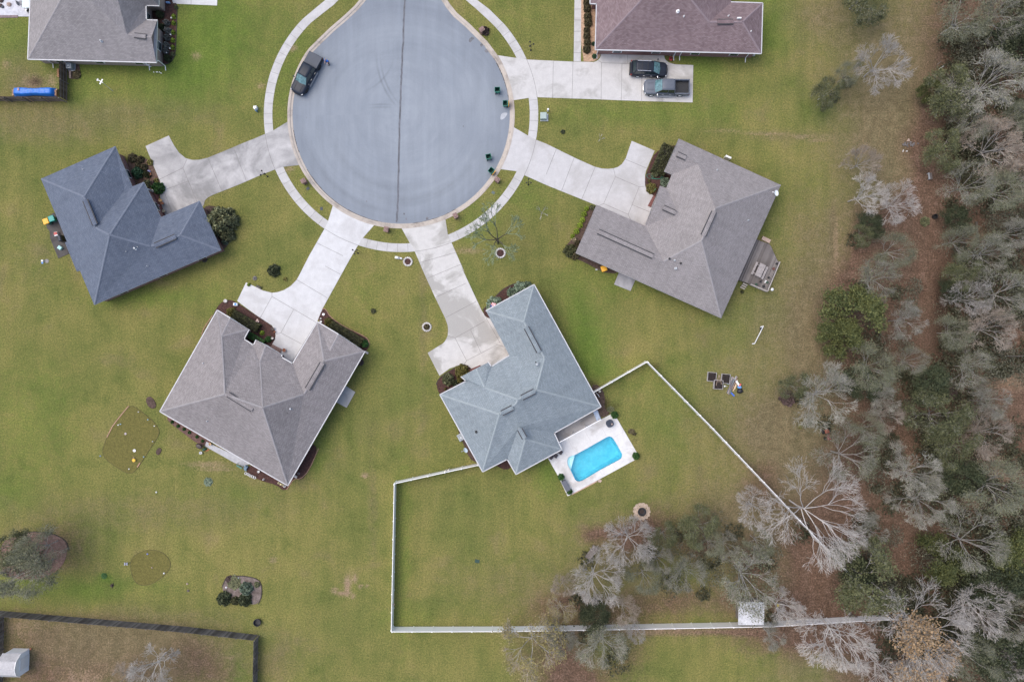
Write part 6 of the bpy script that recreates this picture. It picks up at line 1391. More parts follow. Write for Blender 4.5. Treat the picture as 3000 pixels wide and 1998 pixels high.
small('garden_tap', 'small white and blue garden ornament at the top of the red mulch bed', 'ornament', 493, 11, lambda mb: (mb.box((0, 0, .2), (.3, .14, .4)), mb.lathe([(.09, 0), (.11, .35), (0, .45)], (.22, 0, 0), 10)), mat('ornament_blue', (.25, .42, .68), .5, .3, 8))
t_ = thing('log_pile', 'small pile of orange brown split logs left of the brown fence', 'log pile', tuple(W(172, 215)))
for k in range(9): mb = MB(); mb.tube((-.12, -.5 + k * .12, .09 + .1 * (k % 2)), (.14, -.48 + k * .12, .1 + .1 * (k % 2)), .075, n=7); mb.build('log', mat('log_orange', (.36, .20, .11), .9, .25, 6), t_)
small('stone_slab', 'narrow pale stone slab in the small bed by the air conditioner', 'stone', 206.5, 219, lambda mb: mb.box((0, 0, .07), (.24, 1.05, .14)), STONEP)
bed([(199, 196), (232, 184), (236, 215), (232, 228), (222, 233), (200, 231)], MULCHB, .04, 1)
for i, (x, y, s_, m_) in enumerate(((28, 15, .55, 0), (5, 3, .6, 0), (3, 18, .5, 1), (9, 22, .4, 2))):
    blobmesh('boulder', ['orange and brown boulder standing alone on the white patio', 'dark brown boulder at the top left corner of the photo', 'tan boulder at the left edge below the dark brown one', 'blue grey boulder among those at the left edge'][i], 'boulder', x, y, s_ * .55, s_ * .5, i, s_ * .6, [STONEP, mat('dark_boulder', (.13, .09, .08), .9, .3, 4), mat('blue_boulder', (.10, .11, .13), .9, .3, 4)][m_ if i != 1 else 1], i + 3, 'boulders on the white patio')
p = W(76, 6, .7); t_ = thing('patio_table', 'pale glass patio table against the wall of the top left house', 'table', (p.x, p.y, 0)); mb = MB(); mb.box((0, 0, .72), (.95, 1.6, .04)); mb.build('tabletop', mat('pale_glass_top', (.50, .62, .64), .2), t_)
for x in (-.42, .42):
    for y in (-.72, .72): mb = MB(); mb.tube((x, y, 0), (x, y, .72), .025, n=6); mb.build('leg', PALEGREY, t_)
p = W(79, 30, .5); t_ = thing('garden_chair', 'white garden chair with dark backrest by the top left house', 'chair', (p.x, p.y, 0), R(-25)); mb = MB(); mb.box((0, 0, .42), (.5, .5, .05)); mb.build('seat', WHITE, t_); mb = MB(); mb.box((.27, 0, .68), (.06, .5, .5), ry=.2); mb.build('backrest', mat('chair_navy', (.06, .07, .11), .6), t_)
for x in (-.2, .2):
    for y in (-.2, .2): mb = MB(); mb.tube((x, y, 0), (x, y, .42), .02, n=5); mb.build('leg', PALEGREY, t_)
p = W(58, 9, .5); t_ = thing('garden_chair', 'grey wicker chair left of the glass patio table', 'chair', (p.x, p.y, 0), R(200)); mb = MB(); mb.box((0, 0, .40), (.55, .55, .08)); mb.build('seat', mat('wicker_grey', (.30, .30, .32), .8, .3, 14), t_, bevel=.05); mb = MB(); mb.box((.27, 0, .65), (.08, .6, .5)); mb.build('backrest', mat('wicker_grey', (.3, .3, .32)), t_, bevel=.03)
# hand truck / red mower
p = W(1967, 167, .5); t_ = thing('lawn_mower', 'small red push mower beside the plum roofed house', 'lawn mower', (p.x, p.y, 0), R(78)); mb = MB(); mb.box((-.18, 0, .28), (.48, .42, .2)); mb.build('deck', RED, t_, bevel=.06); mb = MB(); mb.box((-.18, 0, .42), (.2, .2, .14)); mb.build('engine', BLACK, t_, bevel=.02)
for x in (-.36, .02):
    for y in (-.22, .22): mb = MB(); mb.tube((x, y - .03, .11), (x, y + .03, .11), .11, n=12); mb.build('wheel', RUBBER, t_)
mb = MB(); [mb.tube((.02, s * .18, .25), (.55, s * .2, .85), .018, n=5) for s in (1, -1)]; mb.tube((.55, -.2, .85), (.55, .2, .85), .02, n=5); mb.build('handle', PALEGREY, t_)
small('white_crate', 'small white crate against the wall at the right end of the plum roofed house', 'crate', 2206, 163, lambda mb: (mb.box((0, 0, .15), (.38, .24, .3)), mb.box((0, 0, .31), (.3, .16, .02))), STONEW)
for i, (x, y, l_) in enumerate(((1556, 143, 0),)): pass
# ------------------------------------------------------------------ around the slate blue house
small('drum_table', 'red topped white cool box on the black stained slab', 'cool box', 169, 687, lambda mb: (mb.box((0, 0, .22), (.44, .5, .44)), mb.box((0, .05, .46), (.4, .34, .06), mi=1)), [WHITE, RED], R(12))
p = W(179, 699, .6); t_ = thing('barbecue', 'dark covered barbecue against the wall on the black stained slab', 'barbecue', (p.x, p.y, 0), R(15)); mb = MB(); mb.box((0, 0, .45), (.5, .75, .7)); mb.build('cabinet', BLACK, t_); mb = MB(); mb.tube((0, -.36, .85), (0, .36, .85), .24, n=14); mb.build('hood', mat('bbq_navy', (.03, .04, .06), .5), t_); mb = MB(); [mb.tube((-.2, s * .3, .08), (-.2, s * .36, .08), .08, n=8) for s in (1, -1)]; mb.build('wheel', RUBBER, t_)
small('cool_box', 'pale aqua box standing on the black stained slab', 'cool box', 180, 727, lambda mb: (mb.box((0, 0, .2), (.46, .40, .4)), mb.box((0, 0, .43), (.5, .44, .07))), mat('aqua_box', (.35, .62, .62), .5, .08, 3), R(-35), bevel=.02)
t_ = thing('garden_ornaments', 'scattered little garden ornament of white post, blue disc and grey stone on the left lawn', 'ornament', tuple(W(130, 765)))
mb = MB(); mb.lathe([(.28, 0), (.26, .03), (0, .04)], (.32, 0, 0), 9, sx=1.1); mb.build('stone', mat('flat_stone', (.24, .23, .22), .9, .3, 4), t_); mb = MB(); mb.box((-.1, 0, .18), (.24, .22, .36)); mb.build('post', WHITE, t_); mb = MB(); mb.lathe([(.13, 0), (.13, .04), (0, .05)], (-.26, -.25, 0), 12); mb.build('disc', mat('disc_blue', (.08, .25, .6), .5), t_)
small('tyre', 'black hose reel leaning on the lower wall of the slate blue house', 'hose reel', 601, 763, lambda mb: (mb.lathe([(.28, 0), (.34, .05), (.34, .16), (.28, .2), (.12, .2), (.12, 0)], (0, 0, 0), 18, sy=.75)), mat('reel_dark', (.05, .04, .035), .8, .3, 5), .35)
def pot(label, px, py, r, m_, z=0, group='flower pots', hgt=.35): return small('flower_pot', label, 'flower pot', px, py, lambda mb: mb.lathe([(r * .7, 0), (r, hgt), (r * 1.08, hgt), (r * 1.08, hgt + .04), (r * .85, hgt + .04), (r * .8, hgt - .05), (0, hgt - .05)], (0, 0, 0), 16), m_, z=z, group=group)
for i, (x, y, r_, m_, l_) in enumerate(((765, 1185, .20, mat('pot_orange', (.62, .38, .17), .7), 'orange topped pot on the brick steps of the slate blue house'), (805, 1245, .17, TERRA, 'brown pot just below the orange topped pot at the brick steps'), (838, 1415, .19, mat('pot_cream', (.40, .36, .26), .7), 'cream rimmed pot at the foot of the brick steps'), (555, 1040, .16, mat('pot_navy', (.05, .06, .10), .5), 'dark pot on the porch between the two white columns'), (540, 615, .17, TERRA, 'terracotta ring planter in the needle mulch bed'))):
    q = ZG2(x, y); pot(l_, q[0], q[1], r_, m_, z=.17 if i < 3 else .0)
small('garden_gnome', 'pale violet figurine in the needle mulch bed', 'figurine', *ZG2(515, 545), lambda mb: (mb.lathe([(.10, 0), (.12, .2), (.05, .34), (.08, .42), (0, .55)], (0, 0, 0), 10, sx=1.6)), mat('pale_violet', (.40, .38, .62), .6), -.6)
small('white_stone', 'small pink white stone at the top of the needle mulch bed', 'stone', *ZG2(365, 312), lambda mb: mb.lathe([(.10, 0), (.11, .08), (0, .14)], (0, 0, 0), 7), STONEW)
# ------------------------------------------------------------------ around the warm grey house
small('storage_box', 'white box with blue lid at the corner of the bright white driveway', 'box', *ZG1(372, 228), lambda mb: (mb.box((0, 0, .2), (.52, .36, .4)), mb.box((.02, 0, .42), (.26, .26, .05), mi=1)), [WHITE, mat('lid_blue', (.02, .24, .55), .5)], -.1)
small('stone_basin', 'round white stone basin at the top left of the warm grey house', 'stone', *ZG1(152, 157), lambda mb: mb.lathe([(.20, 0), (.26, .16), (.20, .2), (.08, .14), (0, .14)], (0, 0, 0), 14, sy=.9), STONEW)
for i, (x, y, r_, m_, l_) in enumerate(((1385, 1180, .21, TERRA, 'terracotta pot on the damp walkway by the warm grey house door'), (1145, 740, .20, mat('pot_dark', (.10, .075, .065), .8, .3), 'dark brown round planter at the tip of the mulch bed'), (1140, 935, .14, STONEW, 'small white pot near the end of the mulch bed'), (1188, 800, .10, TERRA, 'little brown pot beside the dark brown planter'), (1352, 1300, .14, mat('pot_dark2', (.08, .06, .05), .8), 'dark pot in the corner by the front door of the warm grey house'))):
    q = ZG1(x, y); pot(l_, q[0], q[1], r_, m_, z=.03)
small('orange_planter', 'little orange and white planter group on the driveway edge of the mulch bed', 'planter', *ZG1(818, 565), lambda mb: (mb.lathe([(.10, 0), (.13, .16), (0, .16)], (0, .08, 0), 10), mb.lathe([(.09, 0), (.11, .14), (0, .14)], (-.14, -.1, 0), 10), mb.lathe([(.09, 0), (.11, .14), (0, .14)], (.13, -.12, 0), 10)), mat('orange_white', (.62, .30, .20), .7, 0, 6, col2=(.65, .62, .6)))
RG = mat('ring_white', (.66, .67, .68), .6); RY = mat('ring_cream', (.68, .62, .36), .6)
def ring(r, h_=.28): return lambda mb: (mb.lathe([(r * .75, 0), (r, h_ - .05), (r, h_), (r * .68, h_), (r * .62, h_ * .6), (0, h_ * .55)], (0, 0, 0), 18))
for i, (x, y) in enumerate(((1192, 776), (1240, 797), (1284, 824), (1336, 845), (1384, 868))):
    o = small('ring_planter', f"white ring planter, {['first', 'second', 'third', 'fourth', 'last'][i]} from the left in the touching row of five", 'planter', *ZP2(x, y), ring(.17), RG, group='row of five white ring planters')
    bpy.data.objects[o.name].data.materials.append(MULCHB)
    for p_ in list(o.data.polygons)[-18:]: p_.material_index = 1
for i, (x, y, f_) in enumerate(((1893, 985, 0), (1937, 1012, 1), (1980, 1030, 0), (2022, 1060, 2))):
    o = small('ring_planter', ['cream ring planter, leftmost at the bottom corner of the warm grey house', 'solid yellow cream planter second at the bottom corner of the warm grey house', 'small cream planter third at the bottom corner of the warm grey house', 'white ring planter nearest the bottom roof corner'][i], 'planter', *ZP2(x, y), ring(.12 if i < 3 else .14, .22), RG if f_ == 2 else RY, group='ring planters at the bottom roof corner')
    if f_ != 1:
        o.data.materials.append(MULCHB)
        for p_ in list(o.data.polygons)[-18:]: p_.material_index = 1
pot('single white pot close to the lower wall of the warm grey house', *ZP2(1470, 737), .15, RG); pot('orange rimmed pot on the left end of the back patio', *ZP2(427, 145), .17, mat('pot_tan', (.52, .36, .2), .7), .05)
small('kettle_grill', 'dark oval grill beside the left end of the back patio', 'barbecue', *ZP2(215, 185), lambda mb: (mb.lathe([(.10, .3), (.30, .5), (.32, .62), (.22, .78), (0, .82)], (0, 0, 0), 16, sx=1.5), mb.tube((.2, .1, 0), (.1, .05, .4), .02, n=5), mb.tube((-.2, .1, 0), (-.1, .05, .4), .02, n=5), mb.tube((0, -.15, 0), (0, -.05, .4), .02, n=5)), mat('grill_dark', (.05, .035, .035), .5, .2, 5), -.5)
small('white_bucket', 'white bucket on the grass beside the dark oval grill', 'bucket', *ZP2(225, 335), lambda mb: mb.lathe([(.15, 0), (.19, .36), (.16, .36), (.12, .08), (0, .08)], (0, 0, 0), 14), WHITE)
small('hose_cart', 'dark green hose cart between the grill and the white bucket', 'hose cart', *ZP2(295, 262), lambda mb: (mb.tube((-.15, -.1, .25), (.15, .1, .25), .16, n=12), mb.tube((-.2, -.13, .14), (-.16, -.1, .14), .14, n=10), mb.tube((.16, .1, .14), (.2, .13, .14), .14, n=10), mb.tube((0, 0, .25), (-.2, .3, .7), .02, n=5)), mat('hose_green', (.02, .09, .07), .6, .2, 6))
small('orange_spade', 'rust orange garden tool lying by the back patio', 'garden tool', *ZP2(345, 285), lambda mb: (mb.prism([(.2, .18), (.24, 0), (-.1, -.16), (-.28, -.2)], .02, .06)), mat('tool_rust', (.40, .12, .06), .7))
p = W(*ZP2(1060, 610), .4); t_ = thing('potting_bench', 'grey framed potting bench with green shelf at the right end of the back patio', 'bench', (p.x, p.y, 0), R(-31)); mb = MB(); mb.box((0, -.22, .45), (.78, .2, .04)); mb.build('shelf', mat('bench_green', (.03, .20, .16), .5), t_)
for a, b2 in (((-.4, .12), (.4, .12)), ((-.4, -.12), (.4, -.12)), ((-.4, .12), (-.4, -.12)), ((.4, .12), (.4, -.12))): mb = MB(); mb.tube((*a, .7), (*b2, .7), .03, n=5); mb.tube((*a, 0), (*a, .7), .025, n=5); mb.build('frame_bar', mat('bench_grey', (.16, .18, .18), .6), t_)
small('planter_box', 'slate blue planter box with a blue bottle beside the potting bench', 'planter', *ZP2(1195, 650), lambda mb: (mb.box((0, 0, .2), (.38, .55, .4)), mb.lathe([(.07, .4), (.07, .6), (0, .66)], (0, .2, 0), 8), mb.box((.1, -.35, .12), (.3, .2, .24))), mat('slate_blue_pot', (.12, .20, .27), .6, .3, 5), -.5)
small('white_statue', 'little white statue in the mulch below the warm grey house', 'statue', *ZP2(1575, 905), lambda mb: mb.lathe([(.12, 0), (.08, .1), (.10, .3), (.04, .42), (.07, .5), (0, .58)], (0, 0, 0), 10), WHITE)
small('stone_bench', 'small black framed bench on the grass edge above the bright white driveway', 'bench', *ZD(715, 142), lambda mb: (mb.box((0, 0, .42), (.62, .28, .05)), mb.box((-.24, 0, .2), (.08, .24, .4)), mb.box((.24, 0, .2), (.08, .24, .4)), mb.box((0, .14, .6), (.6, .03, .3))), mat('bench_dark', (.06, .055, .05), .6, .5, 8), -.5)
small('stone_cairn', 'grey round stone ornament with white centre above the bright white driveway', 'ornament', *ZD(684, 82), lambda mb: (mb.lathe([(.30, 0), (.26, .1), (.12, .14), (.10, .2), (0, .22)], (0, 0, 0), 11), mb.lathe([(.07, .2), (.08, .3), (0, .36)], (0, 0, 0), 8)), mat('cairn_grey', (.15, .14, .135), .9, .4, 6))
for i, (x, y, r_) in enumerate(((1132, 375, .14), (1131, 354, .09))): pot(['white ring pot beside the right garage corner of the warm grey house', 'smaller white pot just above the white ring pot at the garage corner'][i], *ZD(x, y), r_, RG, group='pots at the garage corner', hgt=.2)
small('white_rock', 'white angular rock in the mulch by the right garage corner', 'rock', *ZD(1150, 325), lambda mb: mb.prism([(-.2, -.05), (-.08, .16), (.18, .08), (.12, -.15), (-.05, -.18)], 0, .22), WHITE)
pot('dark ringed pot in the narrow mulch bed right of the warm grey house', *ZD(985, 1397), .16, mat('pot_ring', (.20, .17, .16), .8, .3)); small('splash_block', 'white splash block at the bottom corner of the warm grey house', 'splash block', *ZD(958, 1418), lambda mb: (mb.box((0, 0, .05), (.5, .3, .1)), mb.box((0, .13, .12), (.5, .04, .06))), STONEW, -.5)
small('splash_block', 'pale splash block at the right roof corner of the warm grey house', 'splash block', *ZD(1440, 583), lambda mb: (mb.box((0, 0, .05), (.45, .25, .1)), mb.box((0, .11, .12), (.45, .04, .06))), STONEW, -.5)
small('pet_tub', 'dark round mound of plant debris by the right wall of the warm grey house', 'compost', *ZD(1398, 650), lambda mb: mb.lathe([(.45, 0), (.4, .2), (.2, .3), (0, .32)], (0, 0, 0), 11), mat('compost', (.05, .035, .03), .95, .4, 5))
# ornaments in the outlined turf bed
small('ring_ornament', 'bright white ring ornament in the outlined turf bed', 'ornament', *ZL(1547, 860), ring(.19, .12), WHITE); small('ring_ornament', 'small pinkish ring ornament higher in the outlined turf bed', 'ornament', *ZL(1444, 667), ring(.15, .10), mat('pinkish', (.48, .42, .42), .8, .2, 5))
small('flower_ornament', 'yellow sun shaped ornament in the outlined turf bed', 'ornament', *ZL(1550, 968), lambda mb: (mb.lathe([(.1, .3), (.12, .34), (0, .38)], (0, 0, 0), 10), [mb.box((.16 * math.cos(a), .16 * math.sin(a), .33), (.16, .08, .03), a) for a in np.linspace(0, 6.28, 9)[:-1]], mb.tube((0, 0, 0), (0, 0, .3), .02, n=5)), mat('sun_yellow', (.85, .50, .04), .5))
small('white_figurine', 'tiny pale figurine above the yellow sun ornament', 'figurine', *ZL(1541, 942), lambda mb: mb.lathe([(.07, 0), (.05, .15), (.07, .22), (0, .28)], (0, 0, 0), 8), STONEP)
for i, (x, y) in enumerate(((1600, 416), (1708, 504), (1783, 577), (1763, 754), (1661, 930), (1492, 1069), (1163, 920), (1395, 555), (1368, 566))):
    small('path_light', 'small ' + ['pale solar light on the upper edge of the outlined turf bed', 'pale solar light on the upper right edge of the outlined turf bed', 'pale solar light at the right corner of the outlined turf bed', 'white solar light on the right side of the outlined turf bed', 'blue solar light on the lower right edge of the outlined turf bed', 'white solar light at the bottom of the outlined turf bed', 'blue solar light at the left tip of the outlined turf bed', 'pale blue solar light inside the upper left of the outlined turf bed', 'violet white solar light beside the pale blue one in the outlined turf bed'][i], 'garden light', *ZL(x, y),
          lambda mb: (mb.tube((0, 0, 0), (0, 0, .25), .02, n=5), mb.lathe([(.07, .25), (.08, .28), (0, .33)], (0, 0, 0), 8)), [PALEGREY, LBLUE, WHITE][i % 3] if i != 6 else mat('light_blue2', (.15, .28, .6), .5), group='solar lights of the outlined turf bed')
small('white_ball', 'white ball lying on the open lawn below the outlined turf bed', 'ball', *ZL(1800, 1337), lambda mb: mb.lathe([(0, 0), (.08, .03), (.11, .11), (.08, .19), (0, .22)], (0, 0, 0), 12), WHITE)
ZL2 = ZF(0, 1500, 3.14)
for i, (x, y, r_, m_, l_) in enumerate(((1358, 383, .10, mat('orn_blue', (.2, .25, .6), .5), 'small blue ornament at the top of the oval turf bed'), (1510, 560, .11, WHITE, 'small white ornament at the right of the oval turf bed'), (1400, 508, .09, STONEP, 'tiny pink ornament in the middle of the oval turf bed'), (2195, 604, .13, PALEGREY, 'pale stone at the top of the bare soil bed'), (2082, 690, .12, WHITE, 'white marker at the left of the bare soil bed'), (1724, 657, .12, STONEP, 'pinkish stone alone on the lawn right of the oval turf bed'), (2160, 1000, 0, None, ''))):
    if r_: small('garden_stone', l_, 'ornament', *ZL2(x, y), lambda mb: mb.lathe([(r_, 0), (r_ * 1.05, .08), (r_ * .5, .15), (0, .17)], (0, 0, 0), 8), m_)
t_ = thing('lawn_ornament', 'blue grey butterfly shaped ornament left of the oval turf bed', 'ornament', tuple(W(*ZL2(1167, 470))))
mb = MB(); [mb.prism([(0, 0), (s * .12, q), (s * .24, q * .9), (s * .2, 0)], .25, .28) for s in (1, -1) for q in (.2, -.2)]; mb.build('wings', mat('wing_grey', (.28, .30, .38), .6), t_); mb = MB(); mb.tube((0, -.15, .28), (0, .15, .28), .03, n=6); mb.tube((0, 0, 0), (0, 0, .28), .015, n=4); mb.build('stem', BLACK, t_)
mb = MB(); mb.strip([W(*ZL2(1190, 462)), W(*ZL2(1235, 432))], .03, .0, .03); o = mb.build('ground_wire', BLACK); setp(o, 'thin dark wire from the butterfly ornament to the oval turf bed', 'wire')
small('tree_stump', 'dark uprooted stump on the lawn left of the oval turf bed', 'stump', *ZL2(1032, 672), lambda mb: (mb.lathe([(.22, 0), (.16, .12), (.14, .25), (0, .25)], (0, 0, 0), 9), mb.tube((0, 0, .1), (.2, .35, .1), .07, .03, 6), mb.tube((0, 0, .1), (-.22, .05, .1), .07, .03, 6), mb.tube((0, 0, .1), (.05, -.35, .06), .08, .03, 6)), mat('stump', (.07, .05, .045), .9, .3, 6))
small('tree_stump', 'small round dark stump on the lawn right of the oval turf bed', 'stump', *ZL2(1732, 721), lambda mb: mb.lathe([(.18, 0), (.16, .1), (.1, .14), (0, .12)], (0, 0, 0), 9), mat('stump2', (.12, .10, .085), .9, .3, 6))
# ------------------------------------------------------------------ pool side
p = W(*ZP(835, 210), .5); t_ = thing('chaise_longue', 'pale blue padded lounger under the screen beam by the pool', 'lounger', (p.x, p.y, .06), R(-68)); LG = mat('lounger_blue', (.42, .50, .62), .6, .05, 3)
mb = MB(); mb.box((.12, 0, .38), (.95, .60, .16)); mb.build('seat', LG, t_, bevel=.08); mb = MB(); mb.box((-.5, 0, .55), (.42, .60, .14), ry=.6); mb.build('backrest', LG, t_, bevel=.06)
for x in (-.4, .45): mb = MB(); mb.box((x, 0, .15), (.08, .5, .3)); mb.build('leg', WHITE, t_)
p = W(*ZP(1043, 335), .6); t_ = thing('patio_table', 'dark blue rounded square table at the top corner of the pool deck', 'table', (p.x, p.y, .06), R(25)); mb = MB()
mb.prism([(x, y) for x, y in smooth_poly([(-.5, -.5), (.5, -.5), (.5, .5), (-.5, .5)], 2)], .66, .72); mb.build('tabletop', mat('table_navy', (.03, .04, .06), .3, .15, 2), t_); mb = MB(); mb.lathe([(.3, 0), (.06, .08), (.06, .66)], (0, 0, 0), 12); mb.build('pedestal', BLACK, t_); mb = MB(); mb.lathe([(.1, .72), (.1, .76), (0, .77)], (.2, -.2, 0), 12); mb.build('dish', STONEP, t_)
p = W(*ZP(325, 1358), .5); t_ = thing('storage_chest', 'long dark grey storage chest on the lower left edge of the pool deck', 'chest', (p.x, p.y, .06), R(-62)); mb = MB(); mb.box((0, 0, .30), (1.42, .62, .56)); mb.build('body', mat('chest_grey', (.07, .08, .10), .6), t_, bevel=.03); mb = MB(); mb.box((0, 0, .61), (1.48, .68, .07)); mb.build('lid', mat('chest_lid', (.10, .11, .135), .5, .05, 3), t_, bevel=.03)
for i, (x, y, a) in enumerate(((230, 808, 28), (150, 865, 28), (75, 890, 20))):
    p = W(*ZP(x, y), .4); t_ = thing('pool_chair', ['dark brown folded lounger nearest the pool under the roof edge', 'dark brown lounger, middle of three under the roof edge by the pool', 'dark lounger furthest left under the roof edge by the pool'][i], 'chair', (p.x, p.y, .06), R(a - 60), 'dark loungers under the roof edge'); BRN = mat('chair_brown', (.05, .042, .05), .7, .2, 6)
    mb = MB(); mb.box((0, 0, .35), (.62, .5, .07)); mb.build('seat', BRN, t_, bevel=.02); mb = MB(); mb.box((-.32, 0, .55), (.07, .5, .45), ry=-.2); mb.build('backrest', BRN, t_, bevel=.02)
    for s in (1, -1): mb = MB(); mb.box((0, s * .22, .16), (.5, .04, .32)); mb.build('leg', BRN, t_)
small('stepping_stone', 'pale grey stepping stone on the grass at the lower edge of the pool deck', 'stone', *ZP(878, 1275), lambda mb: mb.prism([(-.3, -.12), (.1, -.25), (.3, .02), (-.1, .22)], 0, .06), STONEP)
small('equipment_can', 'round white pump lid by the right wall corner of the pale blue green house', 'pump', *ZE(1189, 843), cyl(.17, .45), mat('pump_cream', (.62, .60, .52), .5), group=None)
small('equipment_can', 'white pool filter pipe loop against the right corner of the pale blue green house', 'pipe', *ZE(1172, 872), lambda mb: mb.path([(-.1, .3, .1), (-.1, .3, .5), (.15, .1, .5), (.3, -.15, .3), (.3, -.15, 0)], .04, 6), WHITE)
p = W(*ZE(286, 1238), .8); t_ = thing('satellite_dish', 'pale satellite dish against the left wall of the pale blue green house', 'satellite dish', (p.x, p.y, 0), R(30)); mb = MB(); mb.tube((0, 0, 0), (0, 0, 1.5), .03, n=6); mb.build('mast', PALEGREY, t_); mb = MB(); mb.lathe([(0, 1.45), (.18, 1.48), (.33, 1.58), (.34, 1.6), (.18, 1.52), (0, 1.49)], (.06, 0, 0), 18, sx=.7); mb.build('dish', mat('dish_grey', (.40, .50, .58), .5), t_); mb = MB(); mb.tube((0, 0, 1.5), (-.4, .12, 1.75), .02, n=5); mb.box((-.42, .12, 1.78), (.1, .08, .08)); mb.build('receiver_arm', PALEGREY, t_)
for i, (x, y) in enumerate(((158, 1368), (178, 1362))):
    small('garden_globe', ['white globe on the fence left of the pale blue green house, left of the pair', 'white globe on the fence left of the pale blue green house, right of the pair'][i], 'garden light', *ZE(x, y), lambda mb: (mb.lathe([(.03, 0), (.03, 1.6)], (0, 0, 0), 6), mb.lathe([(0, 1.55), (.1, 1.6), (.14, 1.7), (.1, 1.8), (0, 1.85)], (0, 0, 0), 12)), mat('globe_pale', (.62, .58, .52), .4), group='pair of pale globes by the fence', z=0)
# flag on the garage corner
p = W(*ZE(455, 268), 2.6); t_ = thing('flag', 'small striped red, white and blue flag at the corner of the pale blue green roof', 'flag', (p.x, p.y, 0), R(60)); mb = MB(); mb.tube((-.1, -.35, 2.0), (.25, .2, 2.9), .02, n=6); mb.build('flag_pole', WHITE, t_)
mb = MB()
for k in range(7): mb.box((.18 + .02 * k, .02 - .075 * k, 2.45 + .01 * k), (.62, .075, .02), mi=k % 2)
mb.build('cloth', [mat('flag_red', (.5, .04, .06), .8), WHITE], t_); mb = MB(); mb.box((.02, -.06, 2.48), (.28, .26, .02)); mb.build('canton', mat('flag_blue', (.04, .06, .22), .8), t_)
# ------------------------------------------------------------------ timber deck and picnic table of the taupe house
ZK = ZF(2170, 690, 8.713)
dkp = W(*ZK(500, 800), .7); t_ = thing('timber_deck', 'weathered grey timber deck on the right side of the taupe roofed house', 'deck', (dkp.x, dkp.y, 0))
DKB = mat('deck_boards_dark', (.135, .12, .115), .85, .28, 1.2, fine=.25, fscale=8)
deck_poly = [(380, 90), (730, 215), (775, 270), (945, 645), (1005, 675), (680, 1430), (250, 1245), (-60, 1130), (-60, 900)]
mb = MB(); mb.prism([W(*ZK(*p), .55) for p in deck_poly], .1, .46); mb.build('deck_frame', WOODGREY, t_, world=True)
dirv = Vector((W(*ZK(250, 1245), .5) - W(*ZK(680, 1430), .5))[:2]).normalized(); perp = Vector((-dirv.y, dirv.x))
DP = [Vector(W(*ZK(*p), .55)[:2]) for p in deck_poly]
def clip_line(P, o_, d_):
    ts = []
    for i in range(len(P)):
        a, b_ = P[i], P[(i + 1) % len(P)]; e = b_ - a; den = d_.x * e.y - d_.y * e.x
        if abs(den) < 1e-9: continue
        q = a - o_; t = (q.x * e.y - q.y * e.x) / den; s_ = (q.x * d_.y - q.y * d_.x) / den
        if 0 <= s_ < 1: ts.append(t)
    ts.sort(); return ts
c_ = Vector(dkp[:2]); mb = MB(); rnd = random.Random(4)
for k in range(-50, 51):
    o_ = c_ + dirv * k * .15; ts = clip_line(DP, o_, perp)
    for i in range(0, len(ts) - 1, 2):
        a, b_ = o_ + perp * (ts[i] + .02), o_ + perp * (ts[i + 1] - .02)
        if (b_ - a).length > .1: mb.box(((a.x + b_.x) / 2, (a.y + b_.y) / 2, .49 + rnd.uniform(-.002, .002)), ((b_ - a).length, .135, .03), math.atan2((b_ - a).y, (b_ - a).x))
mb.build('boards', leaf_mat('deck_plank', (.10, .088, .085), (.20, .185, .18), .85), t_, world=True)
for pl_ in ([(1000, 672), (680, 1430)], [(680, 1430), (250, 1245)]):
    a, b_ = [W(*ZK(*p), 1.3) for p in pl_]; mb = MB(); mb.strip([a, b_], .13, 1.33, 1.38); mb.strip([a, b_], .04, .62, .70); mb.build('handrail', mat('rail_pale', (.36, .33, .31), .85, .15, 4), t_, world=True)
    mb = MB(); L = (b_ - a).length; k = int(L / .14)
    for i in range(k + 1): q = a.lerp(b_, i / k); mb.box((q.x, q.y, .92), (.035, .035, .84))
    mb.build('balusters', WOODGREY, t_, world=True)
for st in range(3):
    mb = MB(); mb.prism([W(*ZK(x, y), .2) for x, y in ((60 - st * 28, 1210 + st * 45), (170 - st * 26, 1265 + st * 45), (160 - st * 26, 1290 + st * 45), (45 - st * 28, 1240 + st * 45))], 0, .36 - .12 * st); mb.build('step', mat('rail_pale', (.36, .33, .31), .85), t_, world=True)
small('paving_slab', 'pink tan concrete slab step at the top of the timber deck', 'slab', *ZK(640, 115), lambda mb: mb.box((0, 0, .1), (1.15, .50, .2)), STONEP, R(-26))
p = W(*ZK(500, 890), 1.2); t_ = thing('picnic_table', 'pale weathered picnic table with two benches on the timber deck', 'picnic table', (p.x, p.y, .5), R(-115)); PTM = mat('picnic_pale', (.36, .33, .325), .85, .2, 3, fine=.2)
mb = MB(); [mb.box((0, -.33 + k * .165, .74), (1.75, .15, .04)) for k in range(5)]; mb.build('tabletop', PTM, t_)
for s in (1, -1): mb = MB(); [mb.box((0, s * (.66 + k * .14), .44), (1.75, .13, .04)) for k in range(2)]; mb.build('bench', PTM, t_)
for s in (1, -1): mb = MB(); mb.box((s * .6, 0, .42), (.06, 1.5, .08)); mb.tube((s * .6, -.25, .72), (s * .6, -.6, 0), .04, n=4); mb.tube((s * .6, .25, .72), (s * .6, .6, 0), .04, n=4); mb.build('leg', PTM, t_)
